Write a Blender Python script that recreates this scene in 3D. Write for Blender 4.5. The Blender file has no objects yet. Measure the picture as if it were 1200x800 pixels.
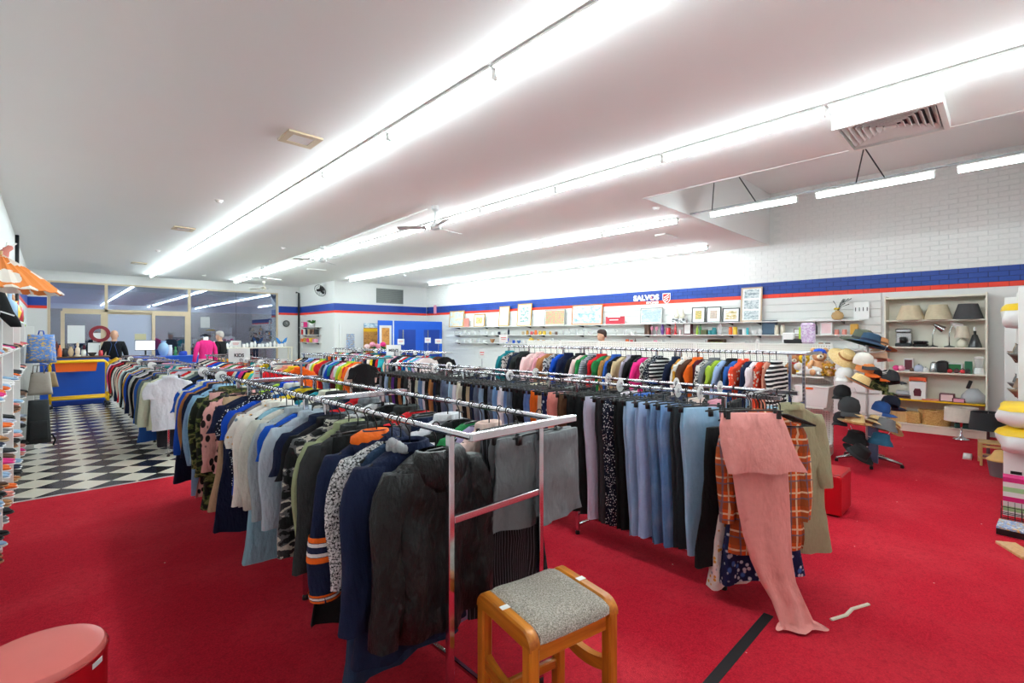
import bpy, bmesh, math, random
from mathutils import Vector, Matrix, noise as pnoise
sc = bpy.context.scene
col = sc.collection
PI = math.pi
# ------------------------------------------------------------------ camera, world, exposure
FPX, HZ, CX, H = 560.0, 392.0, 600.0, 1.68          # focal length in pixels, horizon row, centre column, eye height
YAW = math.radians(43.96)
cd = bpy.data.cameras.new('camera'); cam = bpy.data.objects.new('camera', cd); col.objects.link(cam)
cd.sensor_width = 36.0; cd.sensor_fit = 'HORIZONTAL'; cd.lens = 36.0 * FPX / 1200.0
cd.shift_y = (HZ - 400.0) / 1200.0; cd.clip_start = 0.05; cd.clip_end = 200
cam.location = (0, 0, H); cam.rotation_euler = (PI / 2, 0, -YAW)
sc.camera = cam
w = bpy.data.worlds.new('world'); sc.world = w; w.use_nodes = True
w.node_tree.nodes['Background'].inputs[0].default_value = (0.42, 0.48, 0.62, 1)
w.node_tree.nodes['Background'].inputs[1].default_value = 2.6
sc.view_settings.view_transform = 'Standard'; sc.view_settings.look = 'None'
sc.view_settings.exposure = 0.46; sc.view_settings.gamma = 1.0; sc.view_settings.use_curve_mapping = False
LAMP = 34.0                                           # emission of the fluorescent tubes
FW = Vector((math.sin(YAW), math.cos(YAW), 0)); RT = Vector((math.cos(YAW), -math.sin(YAW), 0))
def ray(px, py): return FW + RT * ((px - CX) / FPX) + Vector((0, 0, (HZ - py) / FPX))
def atX(px, py, X): r = ray(px, py); return Vector((0, 0, H)) + r * (X / r.x)
def atY(px, py, Y): r = ray(px, py); return Vector((0, 0, H)) + r * (Y / r.y)
def atZ(px, py, Z): r = ray(px, py); return Vector((0, 0, H)) + r * ((Z - H) / r.z)

# ------------------------------------------------------------------ helpers: meshes
class MB:
    def __init__(s): s.v = []; s.f = []; s.m = []; s.cur = 0
    def add(s, vs, fs):
        b = len(s.v); s.v += [tuple(x) for x in vs]; s.f += [tuple(i + b for i in f) for f in fs]; s.m += [s.cur] * len(fs); return s
    def box(s, c, d, rot=None):
        x, y, z = d[0] / 2, d[1] / 2, d[2] / 2
        vs = [Vector((a * x, b * y, e * z)) for e in (-1, 1) for b in (-1, 1) for a in (-1, 1)]
        if rot: vs = [rot @ p for p in vs]
        c = Vector(c)
        return s.add([p + c for p in vs], [(0, 2, 3, 1), (4, 5, 7, 6), (0, 1, 5, 4), (2, 6, 7, 3), (0, 4, 6, 2), (1, 3, 7, 5)])
    def b2(s, lo, hi): return s.box([(a + b) / 2 for a, b in zip(lo, hi)], [b - a for a, b in zip(lo, hi)])
    def rbox(s, c, d, r=0.006, rot=None):
        h = [q / 2 for q in d]; r = min(r, min(h) * .95); vs = []; idx = {}
        for sx in (-1, 1):
            for sy in (-1, 1):
                for sz in (-1, 1):
                    for k in range(3):
                        p = [sx * (h[0] - r), sy * (h[1] - r), sz * (h[2] - r)]; p[k] = (sx, sy, sz)[k] * h[k]
                        idx[(sx, sy, sz, k)] = len(vs); vs.append(Vector(p))
        fs = []
        I = lambda a, k: idx[(a[0], a[1], a[2], k)]
        for k in range(3):
            u, v = (k + 1) % 3, (k + 2) % 3
            for sg in (-1, 1):
                q = []
                for (a, b) in ((-1, -1), (1, -1), (1, 1), (-1, 1)):
                    t = [0, 0, 0]; t[k] = sg; t[u] = a; t[v] = b; q.append(I(t, k))
                fs.append(q if sg > 0 else q[::-1])
            for a in (-1, 1):
                for b in (-1, 1):
                    t0 = [0, 0, 0]; t1 = [0, 0, 0]; t0[k] = -1; t1[k] = 1; t0[u] = t1[u] = a; t0[v] = t1[v] = b
                    q = [I(t0, u), I(t1, u), I(t1, v), I(t0, v)]
                    fs.append(q if a * b < 0 else q[::-1])
        for sx in (-1, 1):
            for sy in (-1, 1):
                for sz in (-1, 1):
                    q = [I((sx, sy, sz), k) for k in range(3)]
                    fs.append(q if sx * sy * sz > 0 else q[::-1])
        if rot: vs = [rot @ p for p in vs]
        c = Vector(c)
        return s.add([p + c for p in vs], fs)
    def loft(s, rings, cap0=True, cap1=True, closed=True):
        n = len(rings[0]); vs = [p for r in rings for p in r]; fs = []
        for i in range(len(rings) - 1):
            for j in range(n if closed else n - 1):
                k = (j + 1) % n
                fs.append((i * n + j, i * n + k, (i + 1) * n + k, (i + 1) * n + j))
        if cap0: fs.append(tuple(range(n))[::-1])
        if cap1: fs.append(tuple((len(rings) - 1) * n + j for j in range(n)))
        return s.add(vs, fs)
    def tube(s, pts, r, n=6, caps=True, rs=None, flat=1.0):
        pts = [Vector(p) for p in pts]; rings = []; up = Vector((0, 0, 1))
        t0 = (pts[1] - pts[0]).normalized()
        if abs(t0.dot(up)) > .9: up = Vector((0, 1, 0))
        for i, p in enumerate(pts):
            a = pts[max(i - 1, 0)]; b = pts[min(i + 1, len(pts) - 1)]
            t = (b - a).normalized()
            u = (up - t * up.dot(t))
            if u.length < 1e-4: u = Vector((1, 0, 0)) - t * t.x
            u.normalize(); up = u
            v = t.cross(u); rr = rs[i] if rs else r
            rings.append([p + u * (math.cos(2 * PI * k / n + PI / n) * rr) + v * (math.sin(2 * PI * k / n + PI / n) * rr * flat) for k in range(n)])
        return s.loft(rings, caps, caps)
    def lathe(s, prof, n=14, c=(0, 0, 0), sx=1, sy=1, cap0=True, cap1=True):
        c = Vector(c)
        return s.loft([[c + Vector((math.cos(2 * PI * k / n) * r * sx, math.sin(2 * PI * k / n) * r * sy, z)) for k in range(n)] for r, z in prof], cap0, cap1)
    def ball(s, c, r, n=10, m=7, rot=None):
        if not hasattr(r, '__len__'): r = (r, r, r)
        c = Vector(c); rings = []
        for i in range(m + 1):
            a = -PI / 2 + PI * (i + .02) / (m + .04)
            ring = [Vector((math.cos(a) * math.cos(2 * PI * k / n) * r[0], math.cos(a) * math.sin(2 * PI * k / n) * r[1], math.sin(a) * r[2])) for k in range(n)]
            if rot: ring = [rot @ p for p in ring]
            rings.append([p + c for p in ring])
        return s.loft(rings)
    def prism(s, poly, y0, y1):            # outline in x,z ; depth along y
        n = len(poly)
        return s.add([(x, y0, z) for x, z in poly] + [(x, y1, z) for x, z in poly],
                     [tuple(range(n)), tuple(range(2 * n - 1, n - 1, -1))] + [(i, n + i, n + (i + 1) % n, (i + 1) % n) for i in range(n)])
    def mesh(s, name, mats=(), smooth=False, fix=True):
        me = bpy.data.meshes.new(name); me.from_pydata(s.v, [], s.f)
        if fix:
            bm = bmesh.new(); bm.from_mesh(me); bmesh.ops.recalc_face_normals(bm, faces=bm.faces); bm.to_mesh(me); bm.free()
        for m in mats: me.materials.append(M[m] if isinstance(m, str) else m)
        if len(mats) > 1: me.polygons.foreach_set('material_index', s.m)
        if smooth is True: me.polygons.foreach_set('use_smooth', [True] * len(me.polygons))
        elif smooth:
            me.polygons.foreach_set('use_smooth', [True] * len(me.polygons))
            me.set_sharp_from_angle(angle=math.radians(smooth))
        me.update(); return me
    def build(s, name, mat, parent=None, smooth=False, color=None, loc=None, rot=None):
        return put(name, s.mesh(name, mat if isinstance(mat, (list, tuple)) else [mat], smooth), parent, color, loc, rot)
def put(name, me, parent=None, color=None, loc=None, rot=None):
    o = bpy.data.objects.new(name, me); col.objects.link(o)
    if parent: o.parent = parent
    if color: o.color = (color[0], color[1], color[2], 1)
    if loc is not None: o.location = loc
    if rot is not None: o.rotation_euler = (0, 0, rot) if not hasattr(rot, '__len__') else rot
    return o
def tag(o, label=None, cat=None, group=None, kind=None):
    if label: o['label'] = label
    if cat: o['category'] = cat
    if group: o['group'] = group
    if kind: o['kind'] = kind
    return o
def thing(name, label, cat, loc=(0, 0, 0), rz=0, group=None):
    o = bpy.data.objects.new(name, None); col.objects.link(o); o.empty_display_size = .1
    o.location = loc; o.rotation_euler = (0, 0, rz) if not hasattr(rz, '__len__') else rz
    return tag(o, label, cat, group)
def copy_tree(o, parent=None, loc=None, rz=None):
    c = o.copy(); col.objects.link(c); c.parent = parent
    if loc is not None: c.location = loc
    if rz is not None: c.rotation_euler = (0, 0, rz)
    for ch in o.children: copy_tree(ch, c)
    return c
def Rz(a): return Matrix.Rotation(a, 3, 'Z')
def Ry(a): return Matrix.Rotation(a, 3, 'Y')
def Rx(a): return Matrix.Rotation(a, 3, 'X')
def text(name, s, size, mat, parent=None, loc=(0, 0, 0), rot=(PI / 2, 0, 0), ext=.001, align='CENTER', color=None, bold=0.0, sx=1.0):
    cu = bpy.data.curves.new(name, 'FONT'); cu.body = s; cu.size = size; cu.extrude = ext; cu.align_x = align; cu.align_y = 'CENTER'; cu.offset = bold
    t = bpy.data.objects.new(name, cu); col.objects.link(t)
    dg = bpy.context.evaluated_depsgraph_get(); me = bpy.data.meshes.new_from_object(t.evaluated_get(dg))
    bpy.data.objects.remove(t); bpy.data.curves.remove(cu)
    me.materials.clear(); me.materials.append(M[mat]); me.name = name
    if sx != 1: me.transform(Matrix.Diagonal((sx, 1, 1, 1)))
    return put(name, me, parent, color, loc, rot)

# ------------------------------------------------------------------ helpers: materials
M = {}
def hexc(h):
    h = h.lstrip('#'); f = lambda c: c / 12.92 if c <= .04045 else ((c + .055) / 1.055) ** 2.4
    return tuple(f(int(h[i:i + 2], 16) / 255) for i in (0, 2, 4)) + (1,)
class NT:
    def __init__(s, name):
        s.m = bpy.data.materials.new(name); s.m.use_nodes = True; s.t = s.m.node_tree; s.b = s.t.nodes['Principled BSDF']; M[name] = s.m
    def n(s, kind, ins=None, **kw):
        x = s.t.nodes.new('ShaderNode' + kind)
        for k, v in kw.items(): setattr(x, k, v)
        for k, v in (ins or {}).items(): s.set(x, k, v)
        return x
    def set(s, x, k, v):
        i = x.inputs[k]
        if hasattr(v, 'is_linked') or hasattr(v, 'links'): s.t.links.new(v, i)
        else: i.default_value = v
    def p(s, **kw):
        for k, v in kw.items(): s.set(s.b, k.replace('_', ' '), v)
        return s
    def obj(s): return s.n('TexCoord').outputs['Object']
    def oc(s): return s.n('ObjectInfo').outputs['Color']
    def noise(s, scale, vec=None, detail=2.0, rough=.5):
        x = s.n('TexNoise', {'Scale': scale, 'Detail': detail, 'Roughness': rough, 'Vector': vec or s.obj()}); return x.outputs['Fac']
    def ramp(s, fac, stops, interp='LINEAR'):
        r = s.n('ValToRGB', {'Fac': fac}); e = r.color_ramp; e.interpolation = interp
        while len(e.elements) > 1: e.elements.remove(e.elements[-1])
        e.elements[0].position = stops[0][0]; e.elements[0].color = stops[0][1]
        for p, c in stops[1:]:
            q = e.elements.new(p); q.color = c
        return r.outputs['Color']
    def mix(s, a, b, fac, mode='MIX'):
        x = s.n('Mix', data_type='RGBA', blend_type=mode); s.set(x, 0, fac); s.set(x, 6, a); s.set(x, 7, b); return x.outputs[2]
    def math(s, op, a, b=0.0):
        x = s.n('Math', operation=op); s.set(x, 0, a); s.set(x, 1, b); return x.outputs[0]
    def sep(s, v):
        x = s.n('SeparateXYZ', {0: v}); return x.outputs
    def bump(s, h, strength=.3, dist=.01):
        b = s.n('Bump', {'Height': h, 'Strength': strength, 'Distance': dist}); s.set(s.b, 'Normal', b.outputs['Normal']); return s
G = lambda v: (v, v, v, 1)
def plain(name, c, rough=.5, metal=0.0, var=.06, scale=9.0, bump=0.0, bscale=40.0, spec=.5, coat=0.0):
    t = NT(name); c = hexc(c) if isinstance(c, str) else c
    f = t.noise(scale, detail=3)
    t.p(Base_Color=t.mix(c, tuple(max(0, q * (1 - var * 3)) for q in c[:3]) + (1,), t.math('MULTIPLY', f, .6)), Roughness=rough, Metallic=metal)
    t.b.inputs['Specular IOR Level'].default_value = spec
    if coat: t.b.inputs['Coat Weight'].default_value = coat
    if bump: t.bump(t.noise(bscale, detail=4), bump, .004)
    return t
# ------------------------------------------------------------------ materials
plain('white_paint', '#e6e5e2', .6, var=.02)
plain('ceiling_paint', '#f1f0ee', .75, var=.025, scale=.7)
plain('white_metal', '#f1f0ec', .35, var=.02)
plain('white_plastic', '#f4f3f0', .4, var=.02)
plain('cream_metal', '#efe8d8', .45, var=.03)
plain('beige_frame', '#d8c4a4', .4, var=.05)
plain('chrome', '#d0d0d6', .13, 1.0, var=.02)
plain('steel', '#b9bbbd', .25, 1.0, var=.04)
plain('black_plastic', '#161617', .38, var=.05)
plain('grout', '#5a5650', .9)
plain('edging', '#dfe3e0', .35, .3)
plain('tile_black', '#2b2a2c', .22, var=.1, scale=6)
plain('tile_cream', '#efe8d6', .22, var=.04, scale=6)
plain('blue_paint', '#0f3f9c', .5, var=.06, scale=5)
plain('blue_joint', '#0a2560', .6)
plain('red_joint', '#b82a14', .6)
plain('blue_vivid', '#0a55c8', .45, var=.04, scale=4)
plain('blue_dark', '#0a3a9a', .45, var=.05, scale=4)
plain('red_paint', '#ee3a1c', .5, var=.04)
plain('yellow_metal', '#f5c20b', .35, var=.03)
plain('orange_plastic', '#f2681a', .4, var=.03)
plain('dark_metal', '#3a3d40', .4, .5)
plain('counter_wood', '#6a4a33', .45, var=.15)
plain('asphalt', '#2c3036', .9)
plain('soffit', '#b9c0d6', .8, var=.02)
plain('street_dark', '#10151c', .8, var=.2, scale=1.5)
plain('joint_tape', '#141416', .6)
plain('paper', '#f7f7f5', .8, var=.01)
plain('bronze_grille', '#7d807c', .45, .2)
plain('skin', '#dba98c', .55, var=.05)
# object-coloured materials (colour of the thing itself kept on the object)
t = NT('paint'); t.p(Base_Color=t.mix(t.oc(), G(0), t.math('MULTIPLY', t.noise(14), .1)), Roughness=.42)
t = NT('glaze'); t.p(Base_Color=t.mix(t.oc(), G(1), t.math('MULTIPLY', t.noise(6), .08)), Roughness=.16)
t = NT('matte'); t.p(Base_Color=t.mix(t.oc(), G(0), t.math('MULTIPLY', t.noise(20, detail=4), .22)), Roughness=.85); t.bump(t.noise(60), .25, .003)
t = NT('clear_glass'); t.p(Base_Color=t.mix(G(1), t.oc(), .25), Roughness=.04, Alpha=.38); t.b.inputs['Specular IOR Level'].default_value = .8
t = NT('brick_paint'); t.p(Base_Color=t.mix(t.oc(), G(0), t.math('MULTIPLY', t.noise(25, detail=5), .14)), Roughness=.55); t.bump(t.noise(70, detail=5), .35, .004)
def fabric(name, colour, wr=10.0, st=.9, rough=.85, fine=260.0, sheen=.0, extra=None):
    t = NT(name); c = colour(t) if callable(colour) else (hexc(colour) if isinstance(colour, str) else colour)
    o = t.obj()
    mp = t.n('Mapping', {'Vector': o}); mp.inputs['Scale'].default_value = (1.2, 1.0, .55)
    big = t.noise(wr, mp.outputs[0], 3, .55); fi = t.noise(fine, o, 1)
    h = t.math('ADD', big, t.math('MULTIPLY', fi, .06))
    c2 = t.mix(c, G(0), t.math('MULTIPLY', t.noise(38, o, 4), .16))
    t.p(Base_Color=c2, Roughness=rough); t.b.inputs['Sheen Weight'].default_value = sheen; t.b.inputs['Specular IOR Level'].default_value = .25
    t.bump(h, st, .035); return t
fabric('cloth', lambda t: t.oc())
def denim(t):
    o = t.obj(); mp = t.n('Mapping', {'Vector': o}); mp.inputs['Scale'].default_value = (60, 60, 7)
    s = t.noise(3, mp.outputs[0], 3); f = t.noise(4.5, o, 2)
    a = t.mix(t.oc(), (.75, .82, .9, 1), t.math('MULTIPLY', s, .16)); return t.mix(a, (.7, .78, .88, 1), t.ramp(f, [(.5, G(0)), (.75, G(.25))]))
fabric('denim', denim, st=.4)
def cells(t, base, spot, scale, lo, hi, zs=1.0, rnd=1.0):
    mp = t.n('Mapping', {'Vector': t.obj()}); mp.inputs['Scale'].default_value = (1, 1, zs)
    v = t.n('TexVoronoi', {'Vector': mp.outputs[0], 'Scale': scale, 'Randomness': rnd}); return t.mix(base, spot, t.ramp(v.outputs['Distance'], [(lo, G(1)), (hi, G(0))]))
fabric('leopard_pink', lambda t: cells(t, hexc('#eeb2ab'), hexc('#2a1a1c'), 22, .38, .44, .6))
fabric('leopard_grey', lambda t: cells(t, hexc('#cfcac4'), hexc('#2a2a2c'), 40, .4, .5, .7))
fabric('dots_navy', lambda t: cells(t, hexc('#141a2e'), hexc('#eef0f2'), 70, .25, .35))
fabric('floral_blue', lambda t: cells(t, hexc('#1257c4'), hexc('#e8eef6'), 20, .34, .46, .8))
fabric('floral_white', lambda t: cells(t, cells(t, hexc('#f1ece4'), hexc('#e3a23c'), 28, .22, .32), hexc('#7f95a8'), 17, .16, .25))
fabric('floral_dark', lambda t: cells(t, cells(t, hexc('#1c2450'), hexc('#d8dce8'), 26, .25, .36), hexc('#4a72c0'), 15, .2, .32))
fabric('floral_red', lambda t: cells(t, hexc('#e84a2c'), hexc('#f5e9d8'), 24, .26, .38))
def camo(t, a, b, c, d, sc_=9):
    mp = t.n('Mapping', {'Vector': t.obj()}); mp.inputs['Scale'].default_value = (1, 1, 1.9)
    return t.ramp(t.noise(sc_, mp.outputs[0], 3), [(0, a), (.43, b), (.5, c), (.58, d)], 'CONSTANT')
fabric('camo_green', lambda t: camo(t, hexc('#1c2118'), hexc('#4d5a2c'), hexc('#7d7c4c'), hexc('#2f3a20')))
fabric('camo_grey', lambda t: camo(t, hexc('#17181a'), hexc('#5a5a5c'), hexc('#c2bcb0'), hexc('#2c2d30')))
fabric('marl_bw', lambda t: t.ramp(t.noise(110, None, 3, .7), [(.42, hexc('#191a1e')), (.55, hexc('#e6e6e6'))]), st=.4)
def stripes(t, axis, freq, a, b, duty=.5):
    x = t.sep(t.obj())[axis]; f = t.math('FRACT', t.math('MULTIPLY', x, freq)); return t.mix(a, b, t.math('LESS_THAN', f, duty))
fabric('stripe_bw', lambda t: stripes(t, 2, 22, hexc('#16171b'), hexc('#eeece8'), .42))
fabric('stripe_fine', lambda t: stripes(t, 2, 45, hexc('#2b3350'), hexc('#e4e6ea'), .5))
fabric('pinstripe', lambda t: stripes(t, 0, 55, hexc('#141417'), hexc('#6a6870'), .14))
def plaid(t):
    x, _, z = t.sep(t.obj())[:3]
    def band(c, fr, d, off=0.0): return t.math('LESS_THAN', t.math('FRACT', t.math('ADD', t.math('MULTIPLY', c, fr), off)), d)
    a = t.mix(hexc('#dd5a1c'), hexc('#8c4a26'), t.math('MULTIPLY', band(x, 9, .42), .6))
    a = t.mix(a, hexc('#8c4a26'), t.math('MULTIPLY', band(z, 9, .42), .6))
    a = t.mix(a, hexc('#f0d9b0'), t.math('MULTIPLY', t.math('MAXIMUM', band(x, 9, .1, .3), band(z, 9, .1, .3)), .8))
    return t.mix(a, hexc('#57667a'), t.math('MULTIPLY', t.math('MAXIMUM', band(x, 9, .09, .62), band(z, 9, .09, .62)), .7))
fabric('plaid_orange', plaid)
fabric('rain_shell', '#0d0d0f', wr=15, st=.8, rough=.45, sheen=0).b.inputs['Specular IOR Level'].default_value = .35
def carpet():
    t = NT('carpet'); o = t.obj()
    c = t.mix(hexc('#d42236'), hexc('#a81226'), t.ramp(t.noise(95, o, 4, .7), [(.35, G(0)), (.7, G(1))]))
    c = t.mix(c, hexc('#e04650'), t.ramp(t.noise(1.1, o, 4, .6), [(.45, G(0)), (.75, G(.5))]))
    c = t.mix(c, hexc('#8a0c1e'), t.ramp(t.noise(28, o, 5, .7), [(.48, G(0)), (.7, G(.45))]))
    v = t.n('TexVoronoi', {'Vector': o, 'Scale': 5.5}); n2 = t.noise(1.9, o, 2)
    fl = t.math('MULTIPLY', t.math('LESS_THAN', v.outputs['Distance'], .035), t.math('GREATER_THAN', n2, .5))
    c = t.mix(c, hexc('#e3c9b8'), t.math('MULTIPLY', fl, .8))
    t.p(Base_Color=c, Roughness=.95); t.b.inputs['Specular IOR Level'].default_value = .15
    t.bump(t.noise(210, o, 4, .75), .6, .012)
carpet()
def wood(name, a, b, sc_=1.0, rough=.3, axis=2, coat=.3):
    t = NT(name); mp = t.n('Mapping', {'Vector': t.obj()}); s = [22 * sc_] * 3; s[axis] = 1.6 * sc_; mp.inputs['Scale'].default_value = s
    f = t.noise(1.6, mp.outputs[0], 4, .6)
    t.p(Base_Color=t.mix(a, b, t.ramp(f, [(.3, G(0)), (.72, G(1))])), Roughness=rough); t.b.inputs['Coat Weight'].default_value = coat
    t.bump(f, .08, .003)
wood('pine', hexc('#d98a2a'), hexc('#a85a12'))
wood('pine_x', hexc('#d98a2a'), hexc('#a85a12'), axis=0)
wood('pine_y', hexc('#d98a2a'), hexc('#a85a12'), axis=1)
wood('pale_wood', hexc('#dcb27a'), hexc('#bf9058'))
t = NT('tweed'); o = t.obj(); t.p(Base_Color=t.ramp(t.noise(170, o, 3, .8), [(.3, hexc('#5d564e')), (.5, hexc('#a89f93')), (.7, hexc('#d8d0c4'))]), Roughness=.95); t.bump(t.noise(190, o, 3), .8, .006)
t = NT('red_vinyl'); t.p(Base_Color=t.mix(hexc('#c4101c'), hexc('#a00c18'), t.noise(3)), Roughness=.28); t.bump(t.noise(120), .06, .002)
def emit(name, c, s):
    t = NT(name); t.b.inputs['Emission Color'].default_value = c; t.b.inputs['Emission Strength'].default_value = s; t.p(Base_Color=G(.8)); return t
emit('tube', (.82, .97, 1, 1), LAMP)
emit('screen', (.85, .88, .95, 1), .9)
t = NT('shop_glass')
gl = t.n('BsdfGlossy', {'Color': (.78, .83, .95, 1), 'Roughness': .0}); tr = t.n('BsdfTransparent', {'Color': (.80, .86, .95, 1)})
fr = t.n('Fresnel', {'IOR': 1.6}); mx = t.n('MixShader', {0: t.math('ADD', t.math('MULTIPLY', fr.outputs[0], .9), .2), 1: tr.outputs[0], 2: gl.outputs[0]})
t.t.links.new(mx.outputs[0], t.t.nodes['Material Output'].inputs['Surface'])
def picture(name, cols, scale=6, seed=0.0):
    t = NT(name); mp = t.n('Mapping', {'Vector': t.obj()}); mp.inputs['Location'].default_value = (seed, seed * .7, seed * 1.3); mp.inputs['Scale'].default_value = (1, 1, 2)
    k = len(cols); t.p(Base_Color=t.ramp(t.noise(scale, mp.outputs[0], 4, .65), [(.25 + .5 * i / max(1, k - 1), hexc(c)) for i, c in enumerate(cols)]), Roughness=.35)
picture('pic_beach', ['#d8a24c', '#e6d6b0', '#c9dbe2', '#a9c6d8'], 5, 1)
picture('pic_field', ['#4c3a22', '#c79a38', '#e8d9a0', '#8aa0a8'], 14, 3)
picture('pic_pale', ['#f4f1ec', '#e4dfd6', '#c9c0b8', '#efe9e2'], 12, 5)
picture('pic_teal', ['#f3f5f3', '#e8eeec', '#4f8f86', '#d8b090'], 9, 7)
picture('pic_garden', ['#4f7a3a', '#8fb070', '#d86a6a', '#c8d8c0'], 14, 9)
picture('pic_sea', ['#3f6a8a', '#8fb2c8', '#e8f0f2', '#5a7a5a'], 5, 11)
picture('pic_fog', ['#dfe6ea', '#b8c6ce', '#8fa2ae', '#eef2f2'], 6, 13)
picture('pic_green', ['#b8b04a', '#6f8a4a', '#d8a860', '#8a9a5a'], 16, 15)
picture('pic_rose', ['#d8c8b8', '#a8988a', '#c8b0a0', '#7a8a6a'], 16, 17)
picture('pic_gold', ['#e0c070', '#f4f0e4', '#c8a860', '#6a8a5a'], 10, 19)
picture('pic_bw', ['#141416', '#1c1c20', '#f2f2f2', '#e4e4e4'], 16, 21)
picture('pic_ink', ['#4a5a62', '#8a9aa0', '#dfe4e4', '#2f3f48'], 12, 23)
picture('pic_brick', ['#8a5a2a', '#b87a3a', '#d89a4a', '#7a4a22'], 9, 25)
picture('pic_toys', ['#e0402c', '#f2c230', '#3a8ad0', '#f4f0e8', '#58a850'], 30, 27)
picture('print_cars', ['#e04030', '#f2d040', '#4a86d8', '#6aa0e4', '#e8eef4'], 26, 29)
picture('print_floral', ['#58a060', '#e8dcec', '#b890c0', '#f4f2f4'], 24, 31)
picture('wicker', ['#6f4a24', '#b88a4a', '#d8b070', '#94683a'], 48, 33)
picture('straw', ['#c89a54', '#dcb878', '#e8cc94', '#d0a864'], 60, 35)
# ------------------------------------------------------------------ the room
XL, XR, YB, YF, ZC = -0.5, 11.1, -0.5, 19.85, 3.6
XP, YP = 7.22, 16.55                        # corner of the store room that juts into the shop
CARP = 6.88
def struct(name, mb, mat, parent=None, **k):
    o = mb.build(name, mat, parent, **k)
    if not parent: o['kind'] = 'structure'
    return o
floor = struct('floor', MB().b2((XL, YB, -.12), (XR, YF, -.012)), 'grout')
struct('carpet', MB().b2((XL, YB, -.012), (XR, CARP, 0)), 'carpet', floor)
struct('edging_strip', MB().b2((XL, CARP, -.012), (XR, CARP + .035, .004)), 'edging', floor)
# vinyl tiles laid at forty-five degrees, each a piece of its own where the aisle shows them
TS = .3; tile_me = {}
for nm in ('tile_black', 'tile_cream'):
    tile_me[nm] = MB().rbox((0, 0, -.0065), (TS - .004, TS - .004, .011), .0015).mesh('tile', [nm])
tiles = []
rest = MB()
a45 = PI / 4
o0 = atZ(40, 572, 0)
for i in range(-80, 80):
    for j in range(-80, 80):
        c = Vector((o0.x, o0.y, 0)) + Rz(a45) @ Vector(((i + .5) * TS, (j + .5) * TS, 0))
        if XL + .2 < c.x < XR - .2 and CARP + .24 < c.y < YF - .2:
            tiles.append((c, (i + j) % 2))
def tile_key(t):
    c = t[0]; return abs(c.x - .45) * 3.2 + max(0, c.y - CARP) * .55
tiles.sort(key=tile_key)
for c, k in tiles[:300]:
    put('tile', tile_me['tile_black' if k else 'tile_cream'], floor, None, c, a45)
for c, k in tiles[300:]:
    rest.cur = k
    rest.box((c.x, c.y, -.006), (TS - .004, TS - .004, .011), Rz(a45))
rest.cur = 0
def clip_tri(c, k):        # tiles cut along the carpet edge and the walls
    pts = [Vector((c.x, c.y, 0)) + Rz(a45) @ Vector((sx * TS * .493, sy * TS * .493, 0)) for sx, sy in ((-1, -1), (1, -1), (1, 1), (-1, 1))]
    def cl(ps, f):
        out = []
        for a, b in zip(ps, ps[1:] + ps[:1]):
            fa, fb = f(a), f(b)
            if fa >= 0: out.append(a)
            if fa * fb < 0: out.append(a + (b - a) * (fa / (fa - fb)))
        return out
    for f in (lambda p: p.y - CARP - .03, lambda p: YF - p.y, lambda p: p.x - XL, lambda p: XR - p.x):
        pts = cl(pts, f)
        if len(pts) < 3: return None
    return pts
n_cut = 0
for i in range(-80, 80):
    for j in range(-80, 80):
        c = Vector((o0.x, o0.y, 0)) + Rz(a45) @ Vector(((i + .5) * TS, (j + .5) * TS, 0))
        inside = XL + .2 < c.x < XR - .2 and CARP + .24 < c.y < YF - .2
        if inside: continue
        p = clip_tri(c, 0)
        if p:
            rest.cur = (i + j) % 2; n = len(p)
            rest.add([(q.x, q.y, -.001) for q in p] + [(q.x, q.y, -.012) for q in p], [tuple(range(n))] + [(a, a + n, (a + 1) % n + n, (a + 1) % n) for a in range(n)])
r = rest.build('tile', ['tile_cream', 'tile_black'], floor); r['kind'] = 'stuff'
# ceiling with the raised bay over the hat stand
BX, BY, BZ = 6.0, 3.55, 4.7
ce = MB(); ce.b2((XL, YB, ZC), (BX, YF, ZC + .12)); ce.b2((BX, BY, ZC), (XR, YF, ZC + .12))
ceil = struct('ceiling', ce, 'ceiling_paint')
rb = MB(); rb.b2((BX - .12, YB, ZC + .12), (BX, BY + .12, BZ)); rb.b2((BX, BY, ZC + .12), (XR, BY + .12, BZ)); rb.b2((BX - .12, YB, BZ), (XR, BY + .12, BZ + .1))
struct('raised_bay', rb, 'ceiling_paint', ceil)
lip = MB(); lip.b2((BX - .02, YB, ZC - .006), (BX + .012, BY, ZC)); lip.b2((BX, BY - .012, ZC - .006), (XR, BY + .02, ZC)); struct('edge_bead', lip, 'white_paint', ceil)
# walls
struct('wall_left', MB().b2((XL - .15, YB, 0), (XL, YF, ZC)), 'white_paint')
struct('wall_back', MB().b2((XL, YB - .15, 0), (XR, YB, BZ)), 'white_paint')
wr = struct('wall_right', MB().b2((XR, YB, 0), (XR + .15, YF, BZ)), 'white_paint')
ws = struct('wall_storeroom', MB().b2((XP, YP, 0), (XR, YP + .12, ZC)), 'white_paint')
wp = struct('wall_partition', MB().b2((XP, YP + .12, 0), (XP + .12, YF, ZC)), 'white_paint')
wfm = MB(); wfm.b2((XL, YF, 3.3), (6.4, YF + .2, ZC)); wfm.b2((6.4, YF, 0), (XP + .12, YF + .2, ZC)); wfm.b2((XL, YF, 0), (-.08, YF + .2, 3.3))
wf = struct('wall_front', wfm, 'white_paint')
Z0, Z1, Z2 = 2.46, 2.543, 2.80               # red stripe, blue stripe
def band(lo, hi, par):
    for nm, a, b, m in (('red_stripe', Z0, Z1, 'red_paint'), ('blue_stripe', Z1, Z2, 'blue_paint')):
        struct(nm, MB().b2((lo[0], lo[1], a), (hi[0], hi[1], b)), m, par)
band((XP, YP - .004), (XR - .02, YP), ws)
band((XP - .004, YP), (XP, YF), wp)
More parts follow.
